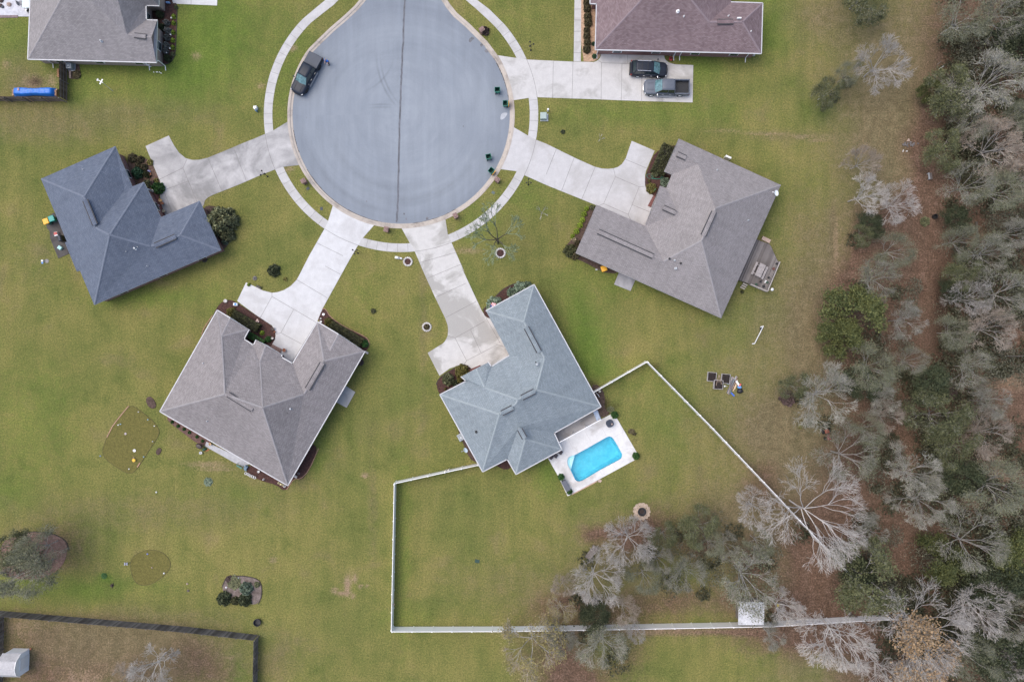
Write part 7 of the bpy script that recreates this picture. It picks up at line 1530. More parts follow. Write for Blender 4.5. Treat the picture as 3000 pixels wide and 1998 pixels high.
for i, (x, y, r_, m_, l_) in enumerate(((905, 725, .14, 0, 'black pot at the upper rail of the timber deck'), (825, 855, .18, 1, 'reddish pot beside the right rail of the timber deck'), (700, 1080, .13, 0, 'black pot right of the picnic table'), (495, 1180, .13, 0, 'black pot below the picnic table'), (625, 1165, .09, 2, 'tiny white pot, upper of those in the deck corner'), (605, 1200, .08, 2, 'tiny white pot, lower of those in the deck corner'), (660, 1200, .15, 3, 'green pot near the lower right deck corner'), (570, 1300, .17, 0, 'dark planter in the lower deck corner'), (380, 1250, .15, 3, 'dark green pot along the lower deck rail'))):
    pot(l_, *ZK(x, y), r_, [BLACK, mat('pot_red', (.16, .08, .07), .8, .3, 6), WHITE, mat('pot_green', (.05, .10, .07), .8, .3, 6)][m_], z=.5, group='pots on the timber deck', hgt=.25)
small('white_lamp', 'white round lamp on the lower right corner post of the timber deck', 'lamp', *ZK(720, 1395), lambda mb: (mb.tube((0, 0, 0), (0, 0, 1.2), .03, n=6), mb.lathe([(0, 1.15), (.14, 1.2), (.2, 1.3), (.12, 1.4), (0, 1.42)], (0, 0, 0), 12)), WHITE)
p = W(*ZFh(1765, 485), 3.4); t_ = thing('satellite_dish', 'white satellite dish on the right roof edge of the taupe roofed house', 'satellite dish', (p.x, p.y, 2.75), R(10)); mb = MB(); mb.tube((-.1, 0, 0), (0, 0, .5), .03, n=6); mb.build('mast', PALEGREY, t_); mb = MB(); mb.lathe([(0, .45), (.18, .48), (.29, .55), (.30, .58), (.18, .52), (0, .49)], (0, 0, 0), 20, sx=.85, sy=1.25); mb.build('dish', mat('dish_white', (.62, .68, .70), .5), t_); mb = MB(); mb.tube((-.1, 0, .5), (-.5, .15, .75), .02, n=5); mb.box((-.5, .16, .78), (.16, .1, .1)); mb.build('receiver_arm', WHITE, t_)
small('window_well', 'white window box at the upper wall of the taupe roofed house', 'window box', *ZFh(1380, 224), lambda mb: (mb.box((0, 0, .5), (.75, .25, 1.0)), mb.box((0, .02, 1.02), (.6, .18, .03))), WHITE, R(-24))
small('grey_tray', 'small blue grey tray on the grass left of the orange bin', 'tray', *ZG6(586, 1388), lambda mb: (mb.box((0, 0, .04), (.26, .18, .08)), mb.box((0, 0, .09), (.2, .12, .02))), PALEGREY)
t_ = thing('garden_hose', 'green garden hose looped in the red mulch by the taupe roofed house', 'hose', tuple(W(*ZG3(420, 690))))
hp = [ZG3(600 - 0 * k, 700) for k in range(0)]; pts = [W(*ZG3(470 + 110 * math.cos(a) * (1 + .25 * math.sin(a * .37)), 695 + 52 * math.sin(a) + 6 * math.sin(a * .7)), .08 + .01 * a) for a in np.linspace(0, 14, 60)] + [W(*ZG3(x, y), .1) for x, y in ((380, 745), (290, 735), (250, 700), (250, 655), (310, 645), (400, 650))]
mb = MB(); mb.path(pts, .022, 5); mb.build('hose', mat('hose_green2', (.05, .24, .17), .5), t_, world=True)
small('green_tool', 'bright green plastic tool on the small bush by the driveway bed', 'garden tool', *ZG3(395, 990), lambda mb: (mb.box((0, 0, .6), (.28, .06, .04)), mb.box((-.12, 0, .6), (.08, .14, .05))), mat('tool_green', (.12, .5, .28), .5), .7)
small('bird_box', 'tiny tan bird box on the inner side of the left white fence', 'birdhouse', 1158, 1761, lambda mb: (mb.box((0, 0, 1.1), (.14, .16, .2)), mb.box((0, 0, 1.22), (.18, .2, .04))), STONEP)
# ------------------------------------------------------------------ vegetation
def quad_mesh(name, V, F, m_):
    me = bpy.data.meshes.new(name); V = V.astype(np.float32)
    me.vertices.add(len(V)); me.vertices.foreach_set('co', V.ravel())
    me.loops.add(F.size); me.loops.foreach_set('vertex_index', F.ravel().astype(np.int32))
    me.polygons.add(len(F)); me.polygons.foreach_set('loop_start', np.arange(0, F.size, F.shape[1], dtype=np.int32))
    me.update(calc_edges=True); me.materials.append(m_); return me
def tubes(P0, P1, R0, R1):
    n = len(P0); D = P1 - P0; D /= np.linalg.norm(D, axis=1, keepdims=True) + 1e-9
    A = np.where(np.abs(D[:, 2:3]) < .9, [[0, 0, 1.]], [[1., 0, 0]]); U = np.cross(D, A); U /= np.linalg.norm(U, axis=1, keepdims=True); Vv = np.cross(D, U)
    V = []
    for P, Rr in ((P0, R0), (P1, R1)):
        for k in range(3):
            a = 2 * math.pi * k / 3; V.append(P + (U * math.cos(a) + Vv * math.sin(a)) * Rr[:, None])
    V = np.stack(V, 1).reshape(-1, 3); b0 = (np.arange(n) * 6)[:, None]
    F = np.concatenate([b0 + np.array([[k, (k + 1) % 3, 3 + (k + 1) % 3, 3 + k]]) for k in range(3)])
    return V, F
def leaves(Cn, s, rng, flat=.5, asp=1.5):
    n = len(Cn); a = rng.normal(size=(n, 3)); a[:, 2] *= flat; a /= np.linalg.norm(a, axis=1, keepdims=True)
    b_ = rng.normal(size=(n, 3)); b_[:, 2] *= flat; b_ -= (a * b_).sum(1, keepdims=True) * a; b_ /= np.linalg.norm(b_, axis=1, keepdims=True)
    sz = s * rng.uniform(.5, 1.3, (n, 1)); V = np.stack([Cn + a * sz * asp * .5, Cn + b_ * sz * .5, Cn - a * sz * asp * .5, Cn - b_ * sz * .5], 1).reshape(-1, 3)
    return V, (np.arange(n) * 4)[:, None] + np.arange(4)[None]
def skeleton(seed, ks, R_=4.5, Ht=11, r0=.105, trunk=.30, ang=(.55, .6, .6, .7, .8, .9), ratio=.68, up=.07, lean=0.):
    rng = np.random.default_rng(seed); segs = []; nb = None
    h0 = Ht * trunk; base = np.array([[0, 0, 0.]]); top = np.array([[lean * h0, lean * .3 * h0, h0]])
    mid = (base + top) / 2 + rng.normal(size=(1, 3)) * .12
    segs += [(base, mid, np.array([r0 * 1.25]), np.array([r0])), (mid, top, np.array([r0]), np.array([r0 * .85]))]
    P, D, L, Rd = mid, (top - mid) / np.linalg.norm(top - mid), np.array([h0 * .55]), np.array([r0 * .85])
    lens = Ht * .34; ends = None
    for lv, k in enumerate(ks):
        n = len(P); idx = np.repeat(np.arange(n), k); m_ = n * k
        t = rng.uniform(.30 if lv else .55, 1.0, m_); t[::k] = 1.0
        if lv == 0: t = rng.uniform(.25, 1.05, m_)
        S0 = P[idx] + D[idx] * (L[idx] * t)[:, None]
        q = rng.normal(size=(m_, 3)); q -= (q * D[idx]).sum(1, keepdims=True) * D[idx]; q /= np.linalg.norm(q, axis=1, keepdims=True)
        if lv == 0:
            th = np.arange(m_) * 2.4 + rng.uniform(0, .7, m_); q = np.stack([np.cos(th), np.sin(th), np.zeros(m_)], 1)
        a = np.array(ang[min(lv, len(ang) - 1)]) * rng.uniform(.65, 1.35, m_)
        if lv == 0: a = rng.uniform(.55, 1.40, m_)
        d = D[idx] * np.cos(a)[:, None] + q * np.sin(a)[:, None]
        d[:, 2] += up; out = S0.copy(); out[:, 2] = 0; on = np.linalg.norm(out, axis=1, keepdims=True) + .3; d += out / on * .26
        d /= np.linalg.norm(d, axis=1, keepdims=True)
        l_ = lens * rng.uniform(.7, 1.2, m_) * (1.1 - .35 * t if lv else 1); r1 = np.minimum(Rd[idx] * .72, np.maximum(.008, r0 * .62 * (.60 ** lv)))
        bend = rng.normal(size=(m_, 3)) * .14; M = S0 + d * (l_ * .5)[:, None]; d2 = d + bend; d2[:, 2] += .06; d2 /= np.linalg.norm(d2, axis=1, keepdims=True); E_ = M + d2 * (l_ * .5)[:, None]
        E_[:, 2] = np.maximum(E_[:, 2], .5)
        segs.append((S0, M, r1, r1 * .8)); segs.append((M, E_, r1 * .8, r1 * (.55 if lv < len(ks) - 1 else .3)))
        P, D, L, Rd = M, d2, l_ * .5, r1 * .75; ends = E_; lens *= ratio
    # fit the crown to the wanted radius and height
    e = ends; rr = np.percentile(np.hypot(e[:, 0], e[:, 1]), 95); zt = np.percentile(e[:, 2], 98); kx = R_ / rr; kz = Ht / zt
    sc_ = np.array([kx, kx, kz]); segs = [(a * sc_, b_ * sc_, c_, d_) for a, b_, c_, d_ in segs]; return segs, ends * sc_, rng
PROTO = {}
def make_proto(key, kind, seed, ks, bark, twig, R_=4.5, Ht=11, leaf=None, nleaf=0, lsize=.2, ljit=.4, nfirst=3, twig_r=1.0, **kw):
    segs, ends, rng = skeleton(seed, ks, R_, Ht, **kw)
    big, sm = segs[:2 + 2 * nfirst], segs[2 + 2 * nfirst:]
    cat_ = lambda L: [np.concatenate([s[i] for s in L]) for i in range(4)]
    V, F = tubes(*cat_(big)); tr = quad_mesh('trunk', V, F, bark)
    Vs, Fs = [], []
    if sm and twig is not None:
        c_ = cat_(sm); c_[2] = np.maximum(c_[2] * .8, .017) * twig_r; c_[3] = np.maximum(c_[3] * .8, .010) * twig_r; V, F = tubes(*c_); crown = quad_mesh('crown', V, F, twig)
    else: crown = None
    if leaf is not None:
        idx = rng.integers(0, len(ends), nleaf); Cn = ends[idx] + rng.normal(size=(nleaf, 3)) * ljit * np.array([1, 1, .7]); mk = rng.random(nleaf) < (.38 if twig is None else .22); u_ = rng.uniform(.05, .95, nleaf) ** .6; Cn[mk, :2] *= u_[mk, None]; Cn[mk, 2] += (1 - u_[mk]) * R_ * .35; V, F = leaves(Cn, lsize, rng)
        lf = quad_mesh('foliage', V, F, leaf)
    else: lf = None
    PROTO[key] = (kind, tr, crown, lf, R_, Ht)
B_GREY = leaf_mat('bark_grey', (.30, .285, .265), (.46, .44, .42), .9); B_PALE = leaf_mat('bark_pale', (.40, .375, .36), (.60, .575, .555), .9); B_DARK = leaf_mat('bark_dark', (.07, .06, .05), (.16, .14, .12), .9)
T_GREY = leaf_mat('twig_grey', (.21, .20, .165), (.54, .52, .46), .9); T_PALE = leaf_mat('twig_pale', (.32, .29, .265), (.66, .63, .595), .9); T_TAN = leaf_mat('twig_tan', (.24, .20, .155), (.56, .49, .42), .9)
T_MOSS = leaf_mat('twig_moss', (.18, .19, .13), (.46, .46, .37), .9); T_LICH = leaf_mat('twig_lichen', (.18, .24, .13), (.36, .41, .27), .9)
L_MOSS = leaf_mat('moss_leaf', (.075, .085, .048), (.22, .225, .14), .8); L_EV = leaf_mat('evergreen_leaf', (.032, .046, .018), (.130, .140, .048), .6); L_DK = leaf_mat('dark_leaf', (.022, .034, .018), (.080, .092, .048), .6)
L_PKT = leaf_mat('pale_bud', (.16, .12, .09), (.34, .27, .21), .8); L_YEL = leaf_mat('yellow_leaf', (.17, .15, .055), (.34, .29, .13), .7); L_TAN = leaf_mat('tan_leaf', (.25, .17, .095), (.42, .30, .18), .7); L_OLV = leaf_mat('olive_leaf', (.050, .062, .028), (.155, .16, .078), .7)
make_proto('G0', 'bare_tree', 11, (9, 5, 4, 4, 3), B_GREY, T_GREY, nfirst=2, leaf=L_MOSS, nleaf=1500, lsize=.11, ljit=.5); make_proto('G1', 'bare_tree', 12, (10, 5, 4, 4, 3), B_GREY, T_GREY, nfirst=2, leaf=L_MOSS, nleaf=1200, lsize=.11, ljit=.5); make_proto('G2', 'bare_tree', 13, (9, 5, 4, 4, 3), B_GREY, T_TAN, nfirst=2, leaf=L_PKT, nleaf=1400, lsize=.11, ljit=.5)
make_proto('P0', 'bare_tree', 21, (8, 5, 4, 4, 3), B_PALE, T_PALE, r0=.115, nfirst=3, twig_r=1.0); make_proto('P1', 'bare_tree', 25, (7, 5, 4, 4, 3), B_PALE, T_PALE, r0=.11, nfirst=3, twig_r=1.0, lean=.15)
make_proto('P2', 'bare_tree', 27, (9, 5, 4, 3, 3), B_PALE, T_PALE, r0=.075, nfirst=3, twig_r=.65); make_proto('M0', 'mossy_tree', 31, (9, 4, 4, 4, 2), B_GREY, T_MOSS, leaf=L_MOSS, nleaf=4200, lsize=.12, ljit=.42, nfirst=2); make_proto('M1', 'mossy_tree', 32, (9, 4, 4, 4, 2), B_GREY, T_GREY, leaf=L_MOSS, nleaf=2600, lsize=.12, ljit=.42, nfirst=2)
make_proto('E0', 'evergreen_tree', 41, (8, 4, 3), B_DARK, None, leaf=L_EV, nleaf=8500, lsize=.22, ljit=.50, nfirst=4, Ht=9.5); make_proto('D0', 'evergreen_tree', 42, (8, 4, 3), B_DARK, T_MOSS, leaf=L_DK, nleaf=7500, lsize=.22, ljit=.50, nfirst=4, Ht=9)
make_proto('D1', 'evergreen_tree', 43, (8, 4, 3, 4, 4), B_GREY, T_MOSS, leaf=L_OLV, nleaf=7000, lsize=.17, ljit=.34, nfirst=2, Ht=9)
make_proto('Y0', 'leafy_tree', 51, (6, 4, 4, 4, 3), B_PALE, T_TAN, leaf=L_YEL, nleaf=2200, lsize=.15, ljit=.35, nfirst=3); make_proto('T0', 'leafy_tree', 52, (7, 4, 4, 4, 3), B_PALE, T_PALE, leaf=L_TAN, nleaf=4500, lsize=.18, ljit=.35, nfirst=3)
make_proto('L0', 'bare_tree', 61, (6, 4, 3, 3, 3), B_DARK, T_LICH, r0=.15, nfirst=1, twig_r=1.9, Ht=10, trunk=.3)
make_proto('S0', 'sapling', 71, (4, 3, 3), B_PALE, T_PALE, R_=4.5, Ht=14, nfirst=1, twig_r=2.5, r0=.2)
trand = random.Random(99)
def tree(key, px, py, rpx, label, hk=None, cat='tree', group=None, rz=None):
    kind, tr, cr, lf, R0_, H0_ = PROTO[key]; z = 4.0
    for _ in range(4):
        rm = rpx / S * (1 - z / CH); s = rm / R0_; hh = hk if hk else min(13, max(2.2, .80 * (H0_ * s ** .6 if s < 1 else H0_ * s ** .6))); z = hh * .70
    p = W(px, py, z); root = thing(kind, label, cat, (p.x, p.y, 0), trand.uniform(0, 6.28) if rz is None else rz, group); root.scale = (s, s * trand.uniform(.9, 1.08), hh / H0_)
    for me_, nm in ((tr, 'trunk'), (cr, 'crown'), (lf, 'foliage' if cr else 'crown')):
        if me_ is None: continue
        o = bpy.data.objects.new(nm, me_); C.objects.link(o); o.parent = root
    return root
TR = [
 ('D1', 2535, -18, 85, 'dark mossy crown cut by the top edge left of the woods'), ('P0', 2592, 180, 88, 'pale bare tree standing alone on the grass at the upper right', ), ('D1', 2425, 270, 48, 'dense mossy tree at the lower left end of the pale bare tree'), ('M0', 2487, 215, 40, 'small mossy tree between the dense mossy one and the pale bare one'),
 ('M0', 2830, 48, 88, 'mossy grey green tree at the top of the woods, left of the corner trees'), ('M1', 2945, 25, 95, 'mossy bare tree in the top right corner'), ('G0', 2915, 240, 118, 'wide grey bare tree at the right edge, level with the silver pickup'), ('D1', 2790, 275, 80, 'dark olive tree left of the wide grey one, at the woods edge'), ('E0', 2727, 262, 30, 'small bright green crown bulging out of the upper woods edge'),
 ('D0', 2975, 125, 65, 'dark green crown at the right edge between the corner tree and the wide grey tree'), ('D1', 2762, 440, 62, 'olive yellow green crown at the woods edge right of the stone pile'), ('G2', 2925, 425, 98, 'pinkish tan bare tree at the right edge below the wide grey tree'), ('M1', 2850, 365, 62, 'mossy tree between the wide grey tree and the olive yellow crown'), ('M0', 2990, 340, 55, 'mossy crown touching the right edge above the pinkish tan tree'), ('G2', 2535, 472, 58, 'faint brownish bare tree on the dry grass left of the stone pile'),
 ('P1', 2535, 570, 72, 'pale forked bare tree left of the small grey bench'), ('P0', 2632, 595, 64, 'pale grey bare tree just below left of the small grey bench'), ('D0', 2555, 655, 38, 'small dark green bushy tree below the pale forked tree'), ('D1', 2530, 690, 34, 'low green bushy tree at the curved lawn edge'),
 ('M1', 2850, 540, 80, 'broad mossy tree in the woods right of the small grey bench'), ('M0', 2925, 560, 70, 'mossy tree right of the broad mossy tree, level with the bench'), ('G2', 2990, 520, 60, 'tan bare crown at the right edge level with the bench'), ('D0', 2805, 635, 42, 'dark green tree right of the black tub'), ('M0', 2815, 705, 54, 'mossy tree below the dark green tree by the black tub'),
 ('M0', 2622, 735, 62, 'mossy tree at the upper part of the inner grove, below the pale trees'), ('M1', 2575, 815, 82, 'wide grey green tree in the inner grove above the olive green tree'), ('E0', 2515, 920, 92, 'large olive green leafy tree bulging over the lawn edge'), ('E0', 2470, 985, 60, 'olive green leafy tree at the lower left of the large olive one'), ('G0', 2655, 938, 62, 'grey bare tree right of the large olive green tree'),
 ('G0', 2975, 680, 66, 'grey bare tree at the right edge level with the orange bin'), ('M1', 2905, 740, 76, 'mossy tree in the woods, second right from the reddish track'), ('D1', 2818, 800, 54, 'dark mossy tree just right of the reddish track'), ('P0', 2850, 875, 62, 'pale sparse tree above the middle of the right woods'), ('M1', 2955, 860, 84, 'tan and moss tree at the right edge beside the dark fallen branch'), ('D0', 2790, 850, 34, 'dark green understorey tree on the right bank of the track'), ('M0', 2800, 975, 56, 'mossy tree right of the grey bare tree by the track'), ('G2', 2915, 965, 84, 'pinkish tan bare tree above the dark fence stub at the right'),
 ('G0', 2415, 1160, 112, 'large whitish bare tree on the lawn edge right of the raised beds', ), ('D1', 2330, 1130, 45, 'small green crown on the left side of the large whitish bare tree'), ('M0', 2560, 1080, 72, 'mossy tree below the olive green leafy trees'), ('M1', 2670, 1060, 50, 'small mossy tree at the lower end of the reddish track'), ('D0', 2530, 1130, 52, 'dark green tree right of the large whitish bare tree'), ('G0', 2585, 1170, 58, 'small grey bare tree right of the dark green one'),
 ('G2', 2605, 1225, 54, 'small whitish bare tree in the middle of the grove'), ('D1', 2750, 1220, 90, 'tan and moss tree in the centre of the right woods'), ('M1', 2855, 1075, 66, 'mossy tree left of the dark fence stub'), ('D0', 2735, 1130, 60, 'very dark green tree hollow in the centre of the woods'), ('G0', 2905, 1180, 66, 'grey bare tree beside the bare brown clearing at the right edge'), ('M1', 2490, 1340, 92, 'mossy bare tree above the big pale tree over the diagonal fence'), ('D1', 2790, 1300, 78, 'yellowish mossy tree below the centre of the right woods'),
 ('G0', 2690, 1395, 92, 'wide white twigged bare tree, upper of the pair above the litter track'), ('G0', 2720, 1475, 84, 'wide white twigged bare tree, lower of the pair above the litter track'), ('G2', 2905, 1275, 76, 'tan bare tree below the brown clearing at the right edge'), ('M0', 2545, 1262, 52, 'little mossy tree left of the centre of the grove'), ('M0', 2925, 1430, 90, 'dull mossy tree at the right edge below the tan bare tree'), ('D0', 2830, 1400, 60, 'dark green tree between the white twigged pair and the dull mossy tree'),
 ('P2', 2395, 1512, 178, 'huge pale bare tree spreading over the diagonal white fence', 13), ('P1', 2225, 1490, 66, 'pale bare crown at the left side of the huge pale tree', ), ('G0', 2545, 1560, 60, 'small whitish crown at the right side of the huge pale tree'),
 ('D1', 2545, 1700, 108, 'broad olive green tree above the right end of the bottom white fence'), ('D0', 2515, 1675, 50, 'dark green tuft at the top left of the broad olive tree'), ('M1', 2860, 1600, 108, 'grey mossy tree over the bright green tree at the right'), ('E0', 2765, 1650, 72, 'bright yellow green tree at the woods edge in the lower right'), ('E0', 2975, 1620, 76, 'yellow green tree touching the right edge in the lower right'), ('D0', 2930, 1720, 84, 'dark green tree at the right edge below the yellow green one'),
 ('P1', 2470, 1862, 125, 'fan shaped grey bare tree below the right end of the bottom fence'), ('P2', 2710, 1850, 158, 'large pale bare tree over the tan leaved tree in the lower right'), ('T0', 2705, 1915, 112, 'tan leaved tree at the bottom edge in the lower right'), ('P0', 2870, 1780, 92, 'pale bare tree right of the large pale one in the lower right'), ('G0', 2965, 1815, 78, 'grey bare tree at the right edge near the bottom corner'), ('D0', 2950, 1925, 92, 'dark green tree in the bottom right corner'), ('M0', 2850, 1930, 80, 'mossy tree between the tan leaved tree and the corner'), ('P1', 2600, 1965, 88, 'pale bare tree cut by the bottom edge left of the tan leaved one'), ('P0', 2965, 1950, 62, 'small pale bare tree over the dark green corner tree'),
 ('P0', 1850, 1590, 86, 'pale bare tree in the fenced garden, closest below the fire pit'), ('P0', 1748, 1700, 90, 'pale bare tree left in the fenced grove, below the plank table'), ('G0', 1930, 1645, 52, 'small grey bare tree in the middle of the fenced grove'), ('M1', 2015, 1680, 72, 'grey green tree at the lower right of the fenced grove'), ('D1', 2045, 1545, 62, 'pale green leafy tree at the upper right of the fenced grove'), ('M0', 2080, 1590, 45, 'mossy tree below the pale green leafy tree'), ('D1', 1945, 1570, 42, 'small olive tree over the red litter of the fenced grove'), ('M0', 1890, 1690, 56, 'dark mossy tree between the left and middle bare trees of the grove'),
 ('M1', 2195, 1700, 112, 'wide mossy bare tree above the mottled shed roof'), ('G0', 2130, 1600, 42, 'faint small bare tree left of the huge pale tree'), ('M0', 2225, 1590, 46, 'mossy tree below left of the huge pale tree'), ('P1', 2290, 1790, 70, 'bare tree leaning over the grey slab table right of the shed'), ('G0', 2265, 1870, 42, 'small grey bare tree below the bottom fence by the shed'),
 ('D0', 1740, 1815, 50, 'dark green conifer-like tree across the bottom white fence'), ('Y0', 1645, 1790, 46, 'yellow green leafy tree across the bottom fence, left of the dark one'), ('G2', 1830, 1790, 50, 'tan bare tree on the upper side of the bottom fence'), ('M1', 1772, 1895, 84, 'mossy grey tree below the bottom fence under the dark green one'), ('Y0', 1560, 1895, 96, 'yellowish leafed tree below the bottom fence, cut by the bottom edge', ), ('G0', 1640, 1870, 56, 'grey bare tree between the yellowish tree and the mossy grey tree'), ('P1', 1870, 1850, 42, 'small pale bare tree right of the dark green one at the bottom fence'), ('G2', 1650, 1720, 40, 'small tan bare tree left of the fenced grove'),
 ('M0', 78, 1675, 92, 'large grey mossy tree over the red brown bed at the left edge'), ('M0', 105, 1612, 66, 'dark green tree behind the large mossy one at the left edge'), ('D1', 25, 1610, 62, 'dark green tree touching the left edge above the mossy one'), ('G0', 8, 1705, 52, 'pale grey bare tree cut by the left edge'), ('P1', 425, 1965, 92, 'pale bare tree in the brown yard, cut by the bottom edge'), ('G2', 350, 2000, 50, 'tan bare tree at the bottom edge left of the pale one'),
 ('L0', 1455, 690, 92, 'sparse green lichened tree beside the street, rooted in a white stone ring', 10), ('S0', 1588, 618, 24, 'thin pale bare sapling on the lawn right of the lichened tree', 4), ('S0', 1760, 403, 15, 'tiny bare sapling above the pale driveway', 2.5),
]
for t in TR: tree(t[0], t[1], t[2], t[3], t[4], hk=t[5] if len(t) > 5 else None)
# undergrowth: nobody could count it
rng = np.random.default_rng(77); cen = []
def in_woods(x, y):
    bxx = np.interp(y, [-100, 0, 300, 520, 700, 900, 1050, 1200, 1400, 1600, 1998, 2200], [2790, 2780, 2760, 2740, 2770, 2780, 2600, 2560, 2560, 2500, 2620, 2620]); return x > bxx
while len(cen) < 340:
    x, y = rng.uniform(2480, 3120), rng.uniform(-80, 2080)
    if in_woods(x, y) and not (2560 < x < 2760 and 1480 < y < 1700) and not (2660 < x < 2775 and 440 < y < 1080) and not (x > 2880 and 1110 < y < 1260): cen.append((x, y, rng.uniform(14, 44)))
for q in [(2520, 1050, 30), (2470, 1120, 25), (2560, 1010, 30), (2340, 1170, 18), (2500, 700, 20), (1720, 1640, 20), (1900, 1620, 28), (1960, 1700, 34), (2080, 1640, 30), (2240, 1640, 26), (1720, 1850, 34), (1800, 1930, 34), (2000, 1560, 24), (2060, 1740, 18), (2420, 1240, 20),
          (60, 1650, 40), (110, 1640, 30), (2350, 1560, 26), (2450, 1620, 30), (1640, 1850, 26), (2260, 1810, 20), (2150, 1560, 24), (1690, 1750, 18), (2480, 240, 14), (2440, 290, 12), (2520, 850, 26), (2470, 900, 26), (2560, 960, 26), (2620, 860, 20)]: cen.append(q)
Cn = []
for x, y, r_ in cen:
    p = W(x, y, 0); n_ = int(60 + r_ * 8); q = rng.normal(size=(n_, 3)); q /= np.linalg.norm(q, axis=1, keepdims=True); q *= rng.uniform(0.2, 1, (n_, 1)) ** .4; rm = r_ / S
    q[:, 2] = np.abs(q[:, 2]); th_ = np.arctan2(q[:, 1], q[:, 0]); lob = (1 + .45 * np.sin(th_ * 3 + x) * np.cos(th_ * 2 + y))[:, None]; Cn.append(np.array([[p.x, p.y, 0]]) + q * lob * np.array([[rm * 1.25, rm * 1.25, min(2.0, rm * .9)]]) + rng.normal(size=q.shape) * .12)
Cn = np.concatenate(Cn); V, F = leaves(Cn, .20, rng, .6)
o = bpy.data.objects.new('undergrowth', quad_mesh('undergrowth', V, F, leaf_mat('undergrowth_leaf', (.026, .032, .018), (.105, .100, .060), .8))); C.objects.link(o); o['kind'] = 'stuff'
Cm = []
for _ in range(260):
    x, y = rng.uniform(2440, 3080), rng.uniform(-60, 2060)
    if x < np.interp(y, [-100, 300, 600, 1000, 1200, 1998], [2780, 2760, 2780, 2560, 2480, 2600]) or (2680 < x < 2755 and 440 < y < 1080) or (x > 2880 and 1110 < y < 1260): continue
    r_ = rng.uniform(18, 50); p = W(x, y, 0); n_ = int(80 + r_ * 9); q = rng.normal(size=(n_, 3)); q /= np.linalg.norm(q, axis=1, keepdims=True); q *= rng.uniform(.1, 1, (n_, 1)) ** .5; q[:, 2] = np.abs(q[:, 2]); rm = r_ / S
    Cm.append(np.array([[p.x, p.y, .2]]) + q * np.array([[rm * 1.2, rm * 1.2, min(3.4, rm * 1.6)]]))
for x, y, r_ in ((1880, 1640, 60), (1980, 1650, 60), (2030, 1600, 60), (2120, 1620, 60), (2180, 1640, 60), (1800, 1660, 50), (2080, 1540, 60), (2160, 1700, 50), (1740, 1790, 50), (1800, 1880, 50), (1950, 1580, 50), (2240, 1610, 50), (2080, 1680, 40)):
    p = W(x, y, 0); n_ = 420; q = rng.normal(size=(n_, 3)); q /= np.linalg.norm(q, axis=1, keepdims=True); q *= rng.uniform(.1, 1, (n_, 1)) ** .5; q[:, 2] = np.abs(q[:, 2]); rm = r_ / S
    Cm.append(np.array([[p.x, p.y, .2]]) + q * np.array([[rm, rm, min(2.6, rm * 1.2)]]))
V, F = leaves(np.concatenate(Cm), .11, rng, .6, 2.2)
o = bpy.data.objects.new('brushwood', quad_mesh('brushwood', V, F, leaf_mat('brushwood_leaf', (.07, .072, .045), (.23, .225, .165), .85))); C.objects.link(o); o['kind'] = 'stuff'
# fallen logs and dark limbs
for i, (x0, y0, x1, y1, r_) in enumerate(((2862, 650, 2872, 765, .16), (2890, 820, 3010, 798, .15), (2915, 1530, 2945, 1545, .18), (2480, 1790, 2560, 1840, .2))):
    a, b_ = W(x0, y0, .3), W(x1, y1, .35); mb = MB(); nn = 5; pts = [a.lerp(b_, k / nn) + Vector((trand.uniform(-.1, .1), trand.uniform(-.1, .1), 0)) for k in range(nn + 1)]
    for k in range(nn): mb.tube(pts[k], pts[k + 1], r_ * (1 - k * .12), r_ * (1 - (k + 1) * .12), 7)
    o = mb.build('fallen_log', B_DARK, smooth=True); setp(o, ['dark fallen log lying along the red litter inside the upper woods', 'long dark fallen branch reaching in from the right edge', 'short black log in the woods above the bright green trees', 'dark fallen trunk crossing the right end of the bottom fence'][i], 'log', 'fallen logs')
t_ = thing('white_post', 'row of two small white posts at the upper woods edge', 'post', tuple(W(2751, 210)))
mb = MB(); mb.tube((0, .3, 0), (0, .3, 1.0), .05, n=6); mb.build('post', WHITE, t_); mb = MB(); mb.tube((-.25, .9, 0), (.25, 1.3, .1), .04, n=6); mb.build('stick', WOODGREY, t_)

# shrubs -----------------------------------------------------------
def cloud(n, shape, seed, s):
    rng = np.random.default_rng(seed)
    if shape == 'dome':
        q = rng.normal(size=(n, 3)); q /= np.linalg.norm(q, axis=1, keepdims=True); q[:, 2] = np.abs(q[:, 2]); lob = 1 + .17 * np.sin(q[:, 0] * 5 + seed) * np.cos(q[:, 1] * 6) + .05 * np.sin(q[:, 0] * 17 + q[:, 1] * 13)
        q *= (rng.uniform(.35, 1, (n, 1)) ** .35) * lob[:, None]
    elif shape == 'hedge':
        q = rng.uniform(-1, 1, (n, 3)); k = rng.integers(0, 3, n); q[np.arange(n), k] = np.sign(q[np.arange(n), k]) * rng.uniform(.86, 1, n); q[:, 2] = q[:, 2] * .5 + .5
        q[:, 0] *= 1 + .02 * np.sin(q[:, 1] * 9); q[:, 2] *= 1 + .05 * np.sin(q[:, 0] * 12) * np.cos(q[:, 1] * 5)
    return leaves(q, s, rng, .7)
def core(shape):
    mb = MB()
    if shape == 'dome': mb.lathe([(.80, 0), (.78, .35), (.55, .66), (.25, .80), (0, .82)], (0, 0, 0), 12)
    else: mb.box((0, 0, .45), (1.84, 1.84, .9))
    return mb
BUSH = {}
L_LIME = leaf_mat('lime_leaf', (.13, .20, .02), (.30, .38, .06), .6); L_GREEN = leaf_mat('green_leaf', (.03, .09, .025), (.10, .21, .065), .55); L_BRN = leaf_mat('brown_leaf', (.07, .06, .035), (.17, .145, .08), .8)
